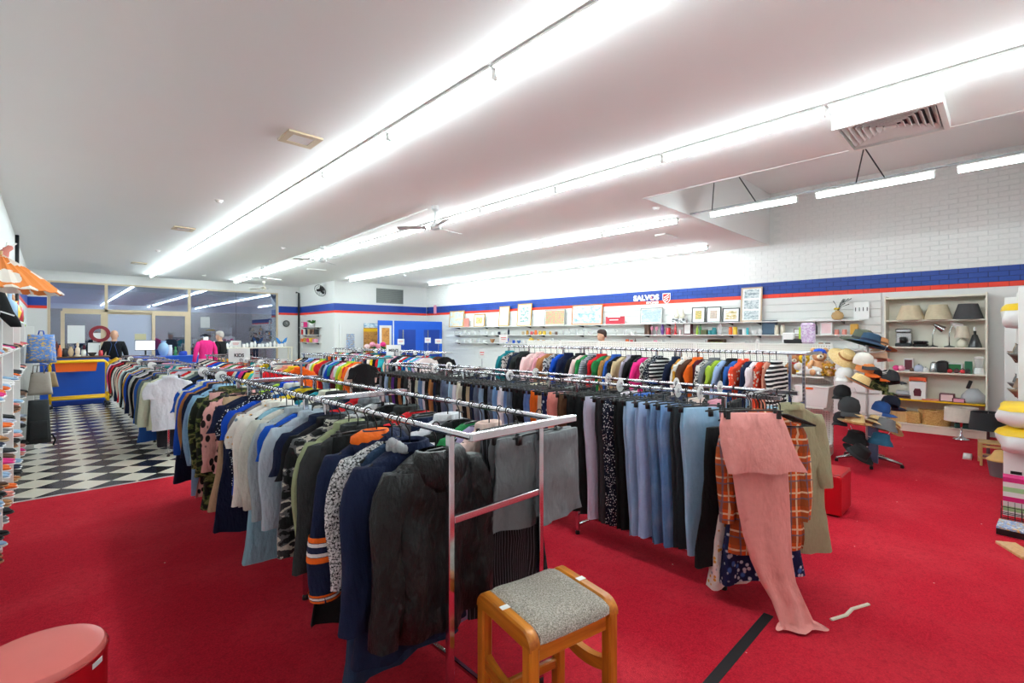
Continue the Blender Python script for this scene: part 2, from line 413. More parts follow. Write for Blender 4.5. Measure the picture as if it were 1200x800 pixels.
band((6.42, YF - .004), (XP, YF), wf)
band((XL, YF - .004), (-.09, YF), wf)
band((XL, 9.5), (XL + .004, YF), bpy.data.objects['wall_left'])
struct('stripe_ground', MB().b2((XR - .0008, YB, Z1), (XR, YP, Z1 + 3 * .0857)), 'blue_joint', wr); struct('stripe_ground', MB().b2((XR - .0008, YB, Z0), (XR, YP, Z1)), 'red_joint', wr)
# painted bricks of the right wall
CO, BL = .0857, .24
bm_brick = MB().rbox((0, 0, 0), (.03, BL - .008, CO - .007), .002).mesh('brick', ['brick_paint'])
random.seed(3)
WHITE, BLUE, RED = hexc('#f1efec')[:3], hexc('#123f98')[:3], hexc('#f0391c')[:3]
bl = []
k = 0; z = Z0
while z < BZ - .05:
    y = YB + (k % 2) * BL / 2 + BL / 2
    while y < YP - .1:
        bl.append((y, z + CO / 2, RED if k == 0 else BLUE if k < 4 else WHITE, k)); y += BL
    z += CO; k += 1
def bkey(b):
    y, z, c, k = b
    return (y - (5.0 if k < 4 else 0)) + (0 if k < 4 else (k - 4) * .16)
bl = [b for b in bl if b[1] < ZC - .05 or b[0] < BY - .15]
bl.sort(key=bkey)
for y, z, c, k in bl[:300]:
    j = random.uniform(-.012, .01) if k > 3 else random.uniform(-.06, .06); put('brick', bm_brick, wr, [max(0, min(1, q * (1 + j))) for q in c], (XR + .0095 - random.uniform(0, .0015), y, z))
for nm, cc in (('white', WHITE), ('blue', BLUE), ('red', RED)):
    mb = MB()
    for y, z, c, k in bl[300:]:
        if c is cc: mb.box((XR + .009, y, z), (.03, BL - .008, CO - .007))
    if mb.v: o = mb.build('brick', 'brick_paint', wr, color=cc); o['kind'] = 'stuff'
# white brick piers above the shopfront return (far corner)
mb = MB(); z = Z2
while z < ZC - .05:
    mb.b2((6.62, YF - .008, z), (7.08, YF, z + CO - .012)); z += CO
struct('brick_courses', mb, 'white_paint', wf)['kind'] = 'stuff'
# slatwall boards on the right wall (each board its own piece)
sl = {}
ys = [1.62, 3.9, 6.3, 8.7, 11.1, 13.5, 15.2]
for a, b in zip(ys, ys[1:]):
    me = MB().rbox((0, 0, 0), (.022, b - a - .006, .138), .004).mesh('slat', ['white_paint'])
    z = .96
    while z < Z0 - .1:
        put('slat', me, wr, None, (XR - .013, (a + b) / 2, z + .075)); z += .15
# ---- storeroom wall: white door, opening with brick poster, blue fitting rooms, grille
def onY(px, py, Y=YP): return atY(px, py, Y)
def rectY(mb, x0, y0, x1, y1, Y, t, th):
    a = atY(x0, y0, Y); b = atY(x1, y1, Y); return mb.b2((min(a.x, b.x), Y - t, min(a.z, b.z)), (max(a.x, b.x), Y - t + th, max(a.z, b.z)))
a, b = atY(397, 379, YP), atY(422.5, 379, YP)
d1 = struct('door_1', MB().b2((a.x, YP - .04, 0), (b.x, YP, a.z)), 'white_paint')
struct('door_leaf', MB().b2((a.x + .09, YP - .055, .02), (b.x - .09, YP - .04, a.z - .09)), 'white_paint', d1)
mb = MB(); rectY(mb, 405, 391, 414.5, 410, YP, .062, .006); struct('notice', mb, 'pic_toys', d1)
mb = MB(); rectY(mb, 417.8, 409, 419.4, 411, YP, .09, .03); struct('door_handle', mb, 'steel', d1)
mb = MB(); rectY(mb, 426, 378.5, 442.3, 430, YP, .01, .01); o = struct('door_2', mb, 'pic_brick')
mb = MB(); rectY(mb, 426, 378.5, 442.3, 384, YP, .02, .01); struct('sky_panel', mb, 'pic_sea', o)
mb = MB(); rectY(mb, 426, 385, 442.3, 388.5, YP, .022, .01); struct('gold_rail', mb, 'yellow_metal', o)
fx0, fx1 = atY(443, 376, YP).x, atY(518.5, 376, YP).x
YFR = 15.3
fz = atY(480, 376, YFR).z
f0, f1, f2 = atY(443, 400, YFR).x, atY(461, 400, YFR).x, min(atY(518, 400, YFR).x, XR - .04)
fit = thing('fitting_room', 'bright blue fitting room cubicles in the corner with darker blue doors', 'fitting room', (0, YFR, 0))
MB().b2((f0, 0, 0), (f1 - .02, .03, fz)).build('panel', 'blue_vivid', fit)
MB().b2((f1 + .02, 0, 0), (f2, .03, fz)).build('panel', 'blue_vivid', fit)
MB().b2((f1 - .02, -.01, 0), (f1 + .02, .035, fz + .02)).build('post', 'white_metal', fit)
for (x0, x1) in ((467, 487), (496.5, 515)):
    u, v = atY(x0, 400, YFR).x, min(f2 - .06, atY(x1, 400, YFR).x)
    dr = MB().b2((u, -.006, .1), (v, 0, fz - .32)).build('door', 'blue_dark', fit)
    MB().b2((u + (v - u) * .35, -.014, .1), (v - .05, -.006, fz - .62)).build('door_panel', 'blue_dark', dr)
    MB().b2((u + .16, -.02, fz - .9), (u + .2, -.006, fz - .33)).build('pull_strip', 'steel', dr)
fp = thing('framed_poster', 'white framed poster hung on the blue fitting room panel', 'poster', (0, YFR - .012, 0))
rectP = lambda x0, y0, x1, y1, t0, t1: (lambda a, b: MB().b2((a.x, t0, b.z), (b.x, t1, a.z)))(atY(x0, y0, YFR), atY(x1, y1, YFR))
rectP(444.5, 381, 458.5, 409, -.01, 0.01).build('frame', 'white_paint', fp); rectP(447, 384, 456, 409, -.014, -.01).build('print', 'pic_brick', fp)
a, b = atY(441.8, 338.5, YP), atY(471.2, 355.3, YP)
gr = thing('wall_grille', 'dark grey return-air grille high on the storeroom wall', 'vent', (0, YP - .02, 0))
MB().b2((a.x, -.01, b.z), (b.x, .018, a.z)).build('backing', 'bronze_grille', gr)
fm = MB(); fm.b2((a.x - .03, -.02, a.z), (b.x + .03, .018, a.z + .03)); fm.b2((a.x - .03, -.02, b.z - .03), (b.x + .03, .018, b.z)); fm.b2((a.x - .03, -.02, b.z), (a.x, .018, a.z)); fm.b2((b.x, -.02, b.z), (b.x + .03, .018, a.z)); fm.build('frame', 'bronze_grille', gr)
for i in range(9):
    zz = b.z + (a.z - b.z) * (i + .5) / 9; MB().box(((a.x + b.x) / 2, -.014, zz), (b.x - a.x, .012, .006), None).build('slat', 'dark_metal', gr)
# ---- shopfront: aluminium frames and panes
def fr(name, items, par, mat='beige_frame'):
    for nm, lo, hi in items: struct(nm, MB().b2(lo, hi), mat, par)
def xs(px): return atY(px, 392, YF).x
X0, XA, XB, XC, XE = xs(57), xs(124.5), xs(222), xs(322.5), 6.4
w1 = struct('window_1', MB().b2((X0 - .03, YF, 3.25), (XE, YF + .09, 3.3)), 'beige_frame')
TR = 2.44
fr('w', [('mullion', (X0 - .03, YF, 0), (X0 + .04, YF + .09, 3.25)), ('mullion', (XA - .04, YF, 0), (XA + .04, YF + .09, 3.25)), ('mullion', (XB - .04, YF, 0), (XB + .04, YF + .09, 3.25)),
         ('mullion', (XE - .06, YF, 0), (XE, YF + .09, 3.25)), ('transom', (X0 + .3, YF, TR - .04), (XB - .04, YF + .09, TR + .04)), ('sill', (X0, YF, 0), (XE, YF + .09, .12))], w1)
for (x0, x1, z0, z1) in ((X0 + .04, XA - .04, TR + .04, 3.25), (XA + .04, XB - .04, TR + .04, 3.25), (XB + .04, (XB + XE) / 2, .12, 3.25), ((XB + XE) / 2 + .006, XE - .06, .12, 3.25), (X0 + .04, X0 + .3, .12, TR + .04)):
    struct('pane', MB().b2((x0, YF + .04, z0), (x1, YF + .05, z1)), 'shop_glass', w1)
struct('pane_joint', MB().b2(((XB + XE) / 2, YF + .036, .12), ((XB + XE) / 2 + .006, YF + .054, 3.25)), 'dark_metal', w1)
for n, (u, v) in enumerate(((71, 124.5), (178, 222))):
    x0, x1 = xs(u) , xs(v) - .04
    d = struct('door_%d' % (n + 3), MB().b2((x0, YF - .01, TR - .12), (x1, YF + .06, TR - .04)), 'beige_frame')
    fr('d', [('stile', (x0, YF - .01, 0), (x0 + .09, YF + .06, TR - .12)), ('stile', (x1 - .09, YF - .01, 0), (x1, YF + .06, TR - .12)), ('bottom_rail', (x0, YF - .01, 0), (x1, YF + .06, .2))], d)
    struct('pane', MB().b2((x0 + .09, YF + .02, .2), (x1 - .09, YF + .03, TR - .12)), 'shop_glass', d)
    struct('handle', MB().tube([(x1 - .13, YF - .05, .95), (x1 - .13, YF - .05, 1.35)], .012), 'steel', d)
x0, x1 = xs(124.5) + .04, xs(178)
d = struct('door_5', MB().b2((x0, YF + .07, TR - .1), (x1, YF + .1, TR - .04)), 'beige_frame'); struct('panel', MB().b2((x0, YF + .07, .1), (x1, YF + .09, TR - .1)), 'soffit', d)
# outside: footpath, awning and the dark shops over the road
struct('footpath', MB().b2((-14, YF + .2, -.15), (20, 32, -.05)), 'asphalt')
aw = struct('awning', MB().b2((-14, YF + .2, 3.35), (20, 23.6, 3.45)), 'soffit'); struct('fascia', MB().b2((-14, 23.6, 2.62), (20, 23.7, 3.6)), 'soffit', aw)
sd = struct('street_shops', MB().b2((-20, 31, -.1), (34, 31.4, 4.2)), 'street_dark')
for i in range(8):
    x = -12 + i * 4.6; struct('shop_window', MB().b2((x, 30.95, .5), (x + 3.2, 31, 2.5)), 'dark_metal', sd)
# ------------------------------------------------------------------ ceiling fittings
def fixture():
    o = thing('fluorescent_batten', 'x', 'light')
    MB().rbox((0, 0, .03), (.12, 1.475, .022), .006).build('body', 'white_metal', o)
    MB().tube([(0, -.715, -.012), (0, .715, -.012)], .029, 12).build('tube', 'tube', o, smooth=50)
    for s in (-1, 1): MB().rbox((0, s * .727, -.008), (.05, .02, .07), .005).build('end_cap', 'white_plastic', o)
    for s in (-.55, 0, .55): MB().box((0, s, .006), (.064, .012, .03)).build('clip', 'cream_metal', o)
    return o
fx = fixture(); first = True
def lights(x, y0, n, label, group, z=ZC - .043, gap=1.5):
    global first
    for i in range(n):
        o = fx if first else copy_tree(fx); first = False
        o.location = (x, y0 + i * gap + .75, z); tag(o, label, 'light', group)
lights(2.3, -.45, 13, 'white fluorescent batten in the continuous row over the checkered aisle', 'battens over the checkered aisle')
lights(4.7, -.45, 13, 'white fluorescent batten in the continuous row running past the ceiling fans', 'battens past the ceiling fans')
lights(7.42, 3.75, 8, 'white fluorescent batten in the row leading towards the storeroom wall', 'battens towards the storeroom wall')
lights(10.15, 4.45, 7, 'white fluorescent batten in the row beside the wall of pictures', 'battens beside the picture wall')
for yc, sy, lab in ((2.62, .82, 'hanging fluorescent batten on wires at the inner end of the raised bay'), (1.19, .82, 'hanging fluorescent batten on wires in the middle of the raised bay'), (-.03, .58, 'hanging fluorescent batten on wires against the back wall of the raised bay')):
    o = copy_tree(fx, loc=(7.42, yc, ZC - .043)); o.scale = (1, sy, 1); tag(o, lab, 'light', 'battens under the raised bay')
o = tag(MB().box((7.42, 1.6, ZC + .025), (.03, 4.1, .02)).build('suspension_rail', 'steel'), 'thin grey rail carrying the hanging battens under the raised bay', 'rail')
for (ya, yb) in ((3.2, 2.75), (2.55, 3.0), (1.35, .95), (1.05, 1.55), (-.25, .15)):
    tag(MB().tube([(7.42, ya, ZC + .01), (6.6, yb, BZ)], .008, 5).build('suspension_wire', 'dark_metal'), 'dark suspension wire rising from the hanging battens into the raised bay', 'wire', 'suspension wires')
# air diffuser box
vd = thing('air_diffuser', 'square white louvred air-conditioning diffuser under the ceiling by the raised bay', 'vent', (5.38, .72, ZC))
S = .37
mb = MB()
for s in (-1, 1): mb.b2((-S, s * S - (.04 if s > 0 else 0), -.1), (S, s * S + (0 if s > 0 else .04), -.002)); mb.b2((s * S - (.04 if s > 0 else 0), -S + .04, -.1), (s * S + (0 if s > 0 else .04), S - .04, -.002))
mb.build('frame', 'white_metal', vd); MB().b2((-S + .04, -S + .04, -.012), (S - .04, S - .04, -.002)).build('backing', 'dark_metal', vd)
for i in range(7):
    q = S - .07 - i * .044
    for ax in range(4):
        rt = Rz(ax * PI / 2)
        MB().box(rt @ Vector((0, -q, -.06)), (2 * q, .05, .005), rt @ Rx(.9)).build('louvre', 'white_metal', vd)
MB().b2((-.035, -.035, -.075), (.035, .035, -.055)).build('centre_plate', 'white_metal', vd)
# small ceiling fittings
def downlight(px, py, s, lab):
    p = atZ(px, py, ZC); o = thing('ceiling_vent', lab, 'vent', (p.x, p.y, ZC - .001))
    mb = MB(); mb.b2((-s, -s, -.02), (s, -s * .62, 0)); mb.b2((-s, s * .62, -.02), (s, s, 0)); mb.b2((-s, -s * .62, -.02), (-s * .62, s * .62, 0)); mb.b2((s * .62, -s * .62, -.02), (s, s * .62, 0)); mb.build('frame', 'beige_frame', o)
    MB().b2((-s * .62, -s * .62, -.014), (s * .62, s * .62, -.002)).build('plate', 'white_plastic', o)
downlight(352, 162, .16, 'beige square ceiling vent beside the row over the checkered aisle, largest of its kind')
downlight(215, 267.5, .16, 'beige square ceiling vent between the two smoke detectors')
downlight(163, 308, .16, 'beige square ceiling vent close to the shopfront beam')
for px, py, lab in ((256.5, 234.5, 'round white smoke detector beside the beige ceiling vents'), (185, 293, 'round white smoke detector near the shopfront end of the long light row'), (239, 322, 'round white detector on the ceiling by the shopfront beam'), (769, 243, 'round white sensor at the corner of the raised bay'), (332, 290, 'tiny white sensor on the ceiling near the fan conduit'), (475, 322, 'small white sensor on the ceiling before the storeroom wall')):
    p = atZ(px, py, ZC); o = thing('smoke_detector', lab, 'detector', (p.x, p.y, ZC))
    MB().lathe([(.055, -.002), (.055, -.012), (.045, -.016)], 14).build('base', 'white_plastic', o, smooth=40); MB().lathe([(.04, -.016), (.036, -.034), (.018, -.04)], 14).build('cap', 'white_plastic', o, smooth=40)
for px, py, lab in ((371, 315.5, 'flat white panel under the ceiling beyond the second fan'), (781, 276, 'flat white access panel on the ceiling beside the raised bay')):
    p = atZ(px, py, ZC); tag(MB().rbox((p.x, p.y, ZC - .016), (.5, .22, .03), .006).build('ceiling_panel', 'white_plastic'), lab, 'panel')
plain('fan_grey', '#c9c9c8', .4, var=.02)
def fan(px, py, lab, hub=.31, ivory=False, Z=ZC, rot=.3, bl_=.56):
    p = atZ(px, py, Z); m = 'cream_metal' if ivory else 'fan_grey'
    o = thing('ceiling_fan', lab, 'fan', (p.x, p.y, Z))
    MB().lathe([(.03, -.075), (.055, -.05), (.055, -.001)], 14).build('canopy', m, o, smooth=40)
    MB().tube([(0, 0, -.06), (0, 0, -hub + .05)], .013, 8).build('down_rod', m, o, smooth=True)
    MB().lathe([(.03, -hub - .05), (.075, -hub - .035), (.085, -hub), (.06, -hub + .04), (.03, -hub + .07)], 16).build('motor', m, o, smooth=True)
    for k in range(3):
        a = rot + k * 2 * PI / 3; rt = Rz(a)
        b = MB().loft([[rt @ Vector((x, s * wd, -hub - .01 + s * .012)) + Vector((0, 0, e)) for s, e in ((-1, 0), (1, 0), (1, .004), (-1, .004))] for x, wd in ((.14, .045), (.3, .06), (bl_, .065), (bl_ + .02, .045))]).build('blade', m, o)
        MB().box(rt @ Vector((.11, 0, -hub)), (.1, .03, .006), rt).build('blade_arm', 'steel', b)
fan(510, 241.5, 'white three-blade ceiling fan closest to the raised bay', rot=.2)
fan(378, 288, 'white three-blade ceiling fan in the middle of the fan row', rot=.75)
fan(307.5, 312, 'white three-blade ceiling fan at the shopfront end of the conduit', rot=.3)
fan(309.5, 329.5, 'small ivory ceiling fan hanging near the shopfront glass', .26, True, rot=.1)
pa, pb, pc = atZ(505, 243, ZC), atZ(383, 288.5, ZC), atZ(312, 312, ZC)
tag(MB().tube([(pa.x, pa.y + .1, ZC - .015), (pb.x, pb.y - .1, ZC - .015)], .013, 6).build('fan_conduit', 'white_plastic'), 'white conduit on the ceiling joining the two fans closest to the raised bay', 'conduit')
tag(MB().tube([(pb.x, pb.y + .1, ZC - .015), (pc.x, pc.y - .1, ZC - .015)], .013, 6).build('fan_conduit', 'white_plastic'), 'white conduit on the ceiling joining the fans closest to the shopfront', 'conduit')
# ------------------------------------------------------------------ garment racks
RZ = 1.285
def rack(x0, x1, y0, y1, label, z=RZ, over=.1, group=None, dark=False, inset=.14):
    m = 'chrome' if not dark else 'steel'
    o = thing('garment_rack', label, 'rack', ((x0 + x1) / 2, (y0 + y1) / 2, 0), 0, group)
    hx, hy = (x1 - x0) / 2, (y1 - y0) / 2
    for s in (-1, 1): MB().tube([(s * hx, -hy, z), (s * hx, hy, z)], .0135, 10).build('rail', m, o, smooth=50)
    for e in (-1, 1):
        MB().rbox(((over - .02) / 2, e * hy, z), (2 * hx + over, .03, .03), .003).build('end_bar', m, o)
        yp = e * (hy - inset)
        for s in (-1, 1):
            p = MB().rbox((s * hx, yp, (z - .012 + .03) / 2), (.028, .028, z - .042), .003).build('post', m, o)
            MB().lathe([(.02, 0), (.02, .02), (.013, .032)], 10, (s * hx, yp, 0)).build('foot', 'black_plastic', p)
        MB().rbox((0, yp, .925), (2 * hx - .03, .022, .03), .003).build('cross_bar', m, o)
        MB().rbox((0, yp, .075), (2 * hx - .03, .022, .022), .003).build('base_bar', m, o)
    MB().rbox((0, 0, .075), (.022, 2 * (hy - inset) - .024, .022), .003).build('floor_bar', m, o)
    return o
XA1, XA2, XC1, XC2, XD1, XD2 = 1.165, 1.70, 3.2, 3.62, 5.6, 6.1
rack(XA1, XA2, 1.43, 2.92, 'chrome double-rail clothes rack right behind the wooden stool')
rack(XA1, XA2, 2.96, 4.45, 'chrome double-rail clothes rack in the middle of the jacket row on carpet')
rack(XA1, XA2, 4.49, 5.98, 'chrome double-rail clothes rack where the red carpet meets the checkered floor')
rack(XC1, XC2, 1.16, 2.66, 'chrome double-rail trousers rack beside the red ottoman, pink trousers at its end', over=.03)
rack(XC1, XC2, 2.70, 4.20, 'chrome double-rail trousers rack in the middle of the jeans row', over=.03)
rack(XC1, XC2, 4.24, 5.74, 'chrome double-rail trousers rack at the far end of the jeans row', over=.03)
rack(XD1, XD2, 1.45, 2.95, 'tall clothes rack facing the plush toy shelves', z=1.48)
rack(XD1, XD2, 2.99, 4.49, 'tall clothes rack in the middle of the colourful tops row', z=1.48)
rack(XD1, XD2, 4.53, 6.03, 'tall clothes rack at the far end of the colourful tops row', z=1.48)
TX1, TX2 = 1.165, 1.66
for i, lab in enumerate(('chrome clothes rack on checkered floor with a white shirt at its end', 'second chrome rack on the checkered floor beyond the white shirt', 'third chrome rack on the checkered floor before the blue counter', 'chrome rack on the checkered floor closest to the blue counter')):
    rack(TX1, TX2, 7.9 + i * 1.54, 7.9 + i * 1.54 + 1.5, lab, z=1.19)
rack(2.5, 2.95, 7.9, 9.4, 'chrome clothes rack under the kids sign', z=1.22)
rack(2.5, 2.95, 9.45, 10.95, 'chrome clothes rack beyond the kids sign', z=1.22)
rack(2.5, 2.95, 11.0, 12.5, 'chrome clothes rack between kids sign and shopfront table', z=1.22)
rack(4.05, 4.5, 7.95, 9.45, 'chrome clothes rack between the kids sign and the fitting rooms', z=1.25)
rack(4.05, 4.5, 9.5, 11.0, 'further chrome rack between the kids sign and the fitting rooms', z=1.25)
rack(5.55, 6.05, 8.2, 9.7, 'clothes rack beneath the second white price sign by the fitting rooms', z=1.3)
rack(5.55, 6.05, 9.75, 11.25, 'clothes rack of childrens tops by the fitting rooms', z=1.3)
rack(5.55, 6.05, 11.3, 12.8, 'clothes rack of childrens tops by the storeroom door', z=1.3)

# ---- hangers
def hanger_mesh(clips=False, n=5):
    mb = MB(); r = .0034
    hook = [(math.cos(a) * .021, 0, -.006 + math.sin(a) * .021) for a in [math.radians(q) for q in (-35, 0, 35, 70, 105, 140, 175, 205)]]
    hook += [(-.006, 0, -.035), (0, 0, -.05), (0, 0, -.098)]
    mb.tube(hook, r, n)
    if clips:
        mb.tube([(-.19, 0, -.105), (-.1, 0, -.098), (.1, 0, -.098), (.19, 0, -.105)], .0055, n)
        for s in (-1, 1):
            mb.box((s * .15, 0, -.118), (.026, .018, .045)); mb.box((s * .15, .012, -.1), (.02, .006, .03), Rx(.3))
    else:
        mb.tube([(-.2, 0, -.168), (-.13, 0, -.135), (-.04, 0, -.104), (.04, 0, -.104), (.13, 0, -.135), (.2, 0, -.168)], .0058, n)
        mb.tube([(-.2, 0, -.168), (-.1, 0, -.176), (.1, 0, -.176), (.2, 0, -.168)], .0042, 4)
    return mb
HM = {0: hanger_mesh().mesh('clothes_hanger', ['black_plastic'], True), 1: hanger_mesh(True).mesh('clip_hanger', ['black_plastic'], True)}
HM[2] = hanger_mesh().mesh('clothes_hanger', ['white_plastic'], True)
far_h = MB(); n_h = [0]; MAXH = 296
def hang(x, y, z, rz, clips, where, grp, far=False, white=False):
    z += .0075
    if far or n_h[0] >= MAXH:
        src = HM[1 if clips else 0]; rt = Rz(rz); b = len(far_h.v)
        far_h.v += [tuple(rt @ v.co + Vector((x, y, z))) for v in src.vertices]
        far_h.f += [tuple(i + b for i in p.vertices) for p in src.polygons]; far_h.m += [0] * len(src.polygons); return
    n_h[0] += 1
    o = put('clip_hanger' if clips else 'clothes_hanger', HM[2 if white else (1 if clips else 0)], None, None, (x, y, z), rz)
    tag(o, ('white' if white else 'black') + (' clip hanger holding bottoms ' if clips else ' plastic clothes hanger ') + where, 'hanger', ('clip hangers ' if clips else 'hangers ') + grp)

# ---- garments (local origin at the rail: width along x, rail along y)
def sgn(v): return -1 if v < 0 else 1
def body_rings(rng, prof, n, fold, th, seed=None):
    ph = [rng.uniform(0, 6.28) for _ in range(6)]; k1 = rng.uniform(20, 34); k2 = rng.uniform(10, 17)
    z0, z1 = prof[0][0], prof[-1][0]; rings = []
    lean = rng.uniform(-.012, .012)
    for z, hw, tk in prof:
        t = (z0 - z) / (z0 - z1); ring = []
        for i in range(n):
            a = 2 * PI * i / n; c, s = math.cos(a), math.sin(a)
            x = hw * sgn(c) * abs(c) ** .8; y = tk * th * sgn(s) * abs(s) ** .7
            fr_ = fold * max(0, t - .08) * (1 if s > 0 else .9)
            q = 0 if s >= 0 else 1.7
            y += fr_ * (math.sin(k1 * x + ph[0] + q + t * 1.2) * .6 + math.sin(k2 * x + ph[1] + q * 2 - t * 2.0) * .6)
            cr = .5 * min(1.0, t * 5) * fold * pnoise.noise((x * 9 + ph[4] * 3, (2.5 if s > 0 else -2.5) + ph[5], z * 7)) * 1.6
            y += cr * (1 if s > 0 else -1)
            x += fold * .5 * t * math.sin(9 * t + ph[2]) + lean * t
            zz = z + (fold * .35 * math.sin(8 * x + ph[3]) if t > .85 else 0)
            ring.append(Vector((x, y, zz)))
        rings.append(ring)
    return rings
def sleeve_path(rng, side, L, x0=.2, z0=-.175, out=.085):
    j = rng.uniform(-.03, .012); pts = []
    n = 8 if L > .35 else 5
    for i in range(n + 1):
        t = i / n
        x = x0 - .03 + out * (1 - math.exp(-t * L * 9)) + (.02 * math.sin(t * 5 + j * 200)) * t
        pts.append(Vector((side * x, j * t + .009 * math.sin(t * 6 + j * 300), z0 + .02 - L * t)))
    return pts
def sleeve_rings(rng, pts, rx0, rx1, ry, n=10, ph=0.0):
    rings = []
    for i, p in enumerate(pts):
        t = i / (len(pts) - 1); rx = rx0 + (rx1 - rx0) * t
        rings.append([p + Vector((math.cos(2 * PI * k / n) * rx, math.sin(2 * PI * k / n) * ry * (1 + .25 * math.sin(9 * t + k) + .25 * math.sin(17 * t + 2.2 * k + p.y * 300)), 0)) for k in range(n)])
    return rings
def top(rng, L=.66, hw=.215, sleeve=.2, th=.03, fold=.021, flare=0.0, n=20, rows=7, collar=False, neck=.075, sw=.07, sth=.022, waist=0.0):
    mb = MB()
    prof = [(-.098, neck, .9), (-.118, neck + .05, 1), (-.145, .18, 1), (-.172, min(.205, hw), .95), (-.215, hw - .005, 1)]
    for i in range(1, rows + 1):
        t = i / rows; prof.append((-.215 - (L - .115) * t, hw + flare * t * t - waist * math.sin(PI * min(1, t * 1.1)), 1 + .25 * t))
    mb.loft(body_rings(rng, prof, n, fold, th), False, False)
    paths = []
    if sleeve:
        for s in (-1, 1):
            p = sleeve_path(rng, s, sleeve); paths.append(p)
            mb.loft(sleeve_rings(rng, p, sw, sw * (.72 if sleeve > .35 else 1.0), sth, 10 if n < 30 else 16), True, False)
    if collar:
        mb.loft([[Vector((math.cos(2 * PI * k / 12) * (neck + q), math.sin(2 * PI * k / 12) * (th + .012 + q * .6), z)) for k in range(12)] for q, z in ((-.012, -.085), (.0, -.07), (.014, -.075), (.02, -.108))], False, False)
    mb.paths = paths; return mb
def pants(rng, L=1.0, w=.12, hem=.085, th=.017, z0=-.105, n=14, rows=8, fold=.011, taper=.9):
    mb = MB()
    for s in (-1, 1):
        dl = rng.uniform(-.015, .015); ox = rng.uniform(-.008, .008)
        prof = []
        for i in range(rows + 1):
            t = i / rows; hwid = w + (.012 * math.sin(PI * min(1, t * 3)) if t < .33 else 0) + (hem - w) * max(0, (t - .22) / .78) ** taper
            prof.append((z0 - (L + dl) * t, hwid, 1))
        rr = body_rings(rng, prof, n, fold, th)
        mb.loft([[p + Vector((ox * min(1, -q[0].z), s * (th * .95), 0)) for p in q] for q in rr], True, False)
    return mb
def shorts(rng, L=.42, hw=.2, th=.025, flare=.06, n=20, z0=-.105, fold=.012, split=.22):
    mb = MB(); prof = [(z0, hw - .012, .8), (z0 - .04, hw - .006, .9)]
    for i in range(1, 5): prof.append((z0 - .04 - (split - .02) * i / 4, hw + flare * .5 * i / 4, 1))
    mb.loft(body_rings(rng, prof, n, fold, th), True, False)
    for s in (-1, 1):
        pr = [(z0 - split + .03 - (L - split) * i / 4, (hw + flare * .5) / 2 + flare * .3 * i / 4 - .002, 1.05) for i in range(5)]
        mb.loft([[p + Vector((s * (hw + flare * .5) / 2 + s * flare * .12 * (i / 4), 0, 0)) for p in q] for i, q in enumerate(body_rings(rng, pr, 14, fold, th))], True, False)
    mb.loft([[Vector((math.cos(2 * PI * k / 20) * (hw - .008), math.sin(2 * PI * k / 20) * th * 1.05, z)) for k in range(20)] for z in (z0 + .006, z0 - .034)], False, False)
    return mb
def skirt(rng, L=.6, hw=.17, flare=.12, th=.03, n=28, fold=.03, z0=-.105):
    mb = MB(); prof = [(z0 - L * i / 8, hw + flare * (i / 8) ** 1.3, .8 + .5 * i / 8) for i in range(9)]
    mb.loft(body_rings(rng, prof, n, fold, th), True, False); return mb
NAMES = {'black': '#161618', 'charcoal': '#34363a', 'grey': '#77797c', 'light grey': '#b4b6b9', 'white': '#efeeec', 'cream': '#e6dcc6', 'beige': '#c9b08c', 'tan': '#b57a48', 'brown': '#5a3a28', 'navy': '#15203f',
         'royal blue': '#1450c8', 'blue': '#2c62ae', 'light blue': '#9cc0e0', 'denim blue': '#4d7db2', 'dark denim': '#26385a', 'pale denim': '#8fb0d0', 'teal': '#1a8a92', 'turquoise': '#35c0cc', 'green': '#2a8a4a', 'olive': '#5d6038', 'lime': '#a8cc3a',
         'khaki': '#a39d7c', 'yellow': '#f0c626', 'mustard': '#c9952c', 'orange': '#ee6a1a', 'red': '#d2202a', 'maroon': '#5d1826', 'pink': '#ec9cb4', 'hot pink': '#e82f86', 'pale pink': '#f2cfd2', 'salmon': '#e08a7c', 'lilac': '#b6a8da', 'purple': '#6a3a94', 'lavender grey': '#b9c0d6'}
RGB = {k: hexc(v)[:3] for k, v in NAMES.items()}
PAT = {'leopard_pink': 'pink leopard print', 'leopard_grey': 'grey speckled', 'dots_navy': 'navy white-speckled', 'floral_blue': 'bright blue floral', 'floral_white': 'white floral', 'floral_dark': 'dark blue floral', 'floral_red': 'red floral', 'camo_green': 'green camouflage',
       'camo_grey': 'grey camouflage', 'marl_bw': 'black and white marled', 'stripe_bw': 'black and white striped', 'stripe_fine': 'navy fine-striped', 'pinstripe': 'black pinstriped', 'plaid_orange': 'orange plaid', 'rain_shell': 'black shell'}
CACHE = {}
def variants(kind, mat, fn, nv=4):
    key = (kind, mat)
    if key not in CACHE:
        CACHE[key] = [fn(random.Random(hash(kind) % 1000 + i * 17 if False else sum(map(ord, kind)) + i * 17)).mesh(kind, [mat], True, fix=False) for i in range(nv)]
    return CACHE[key]
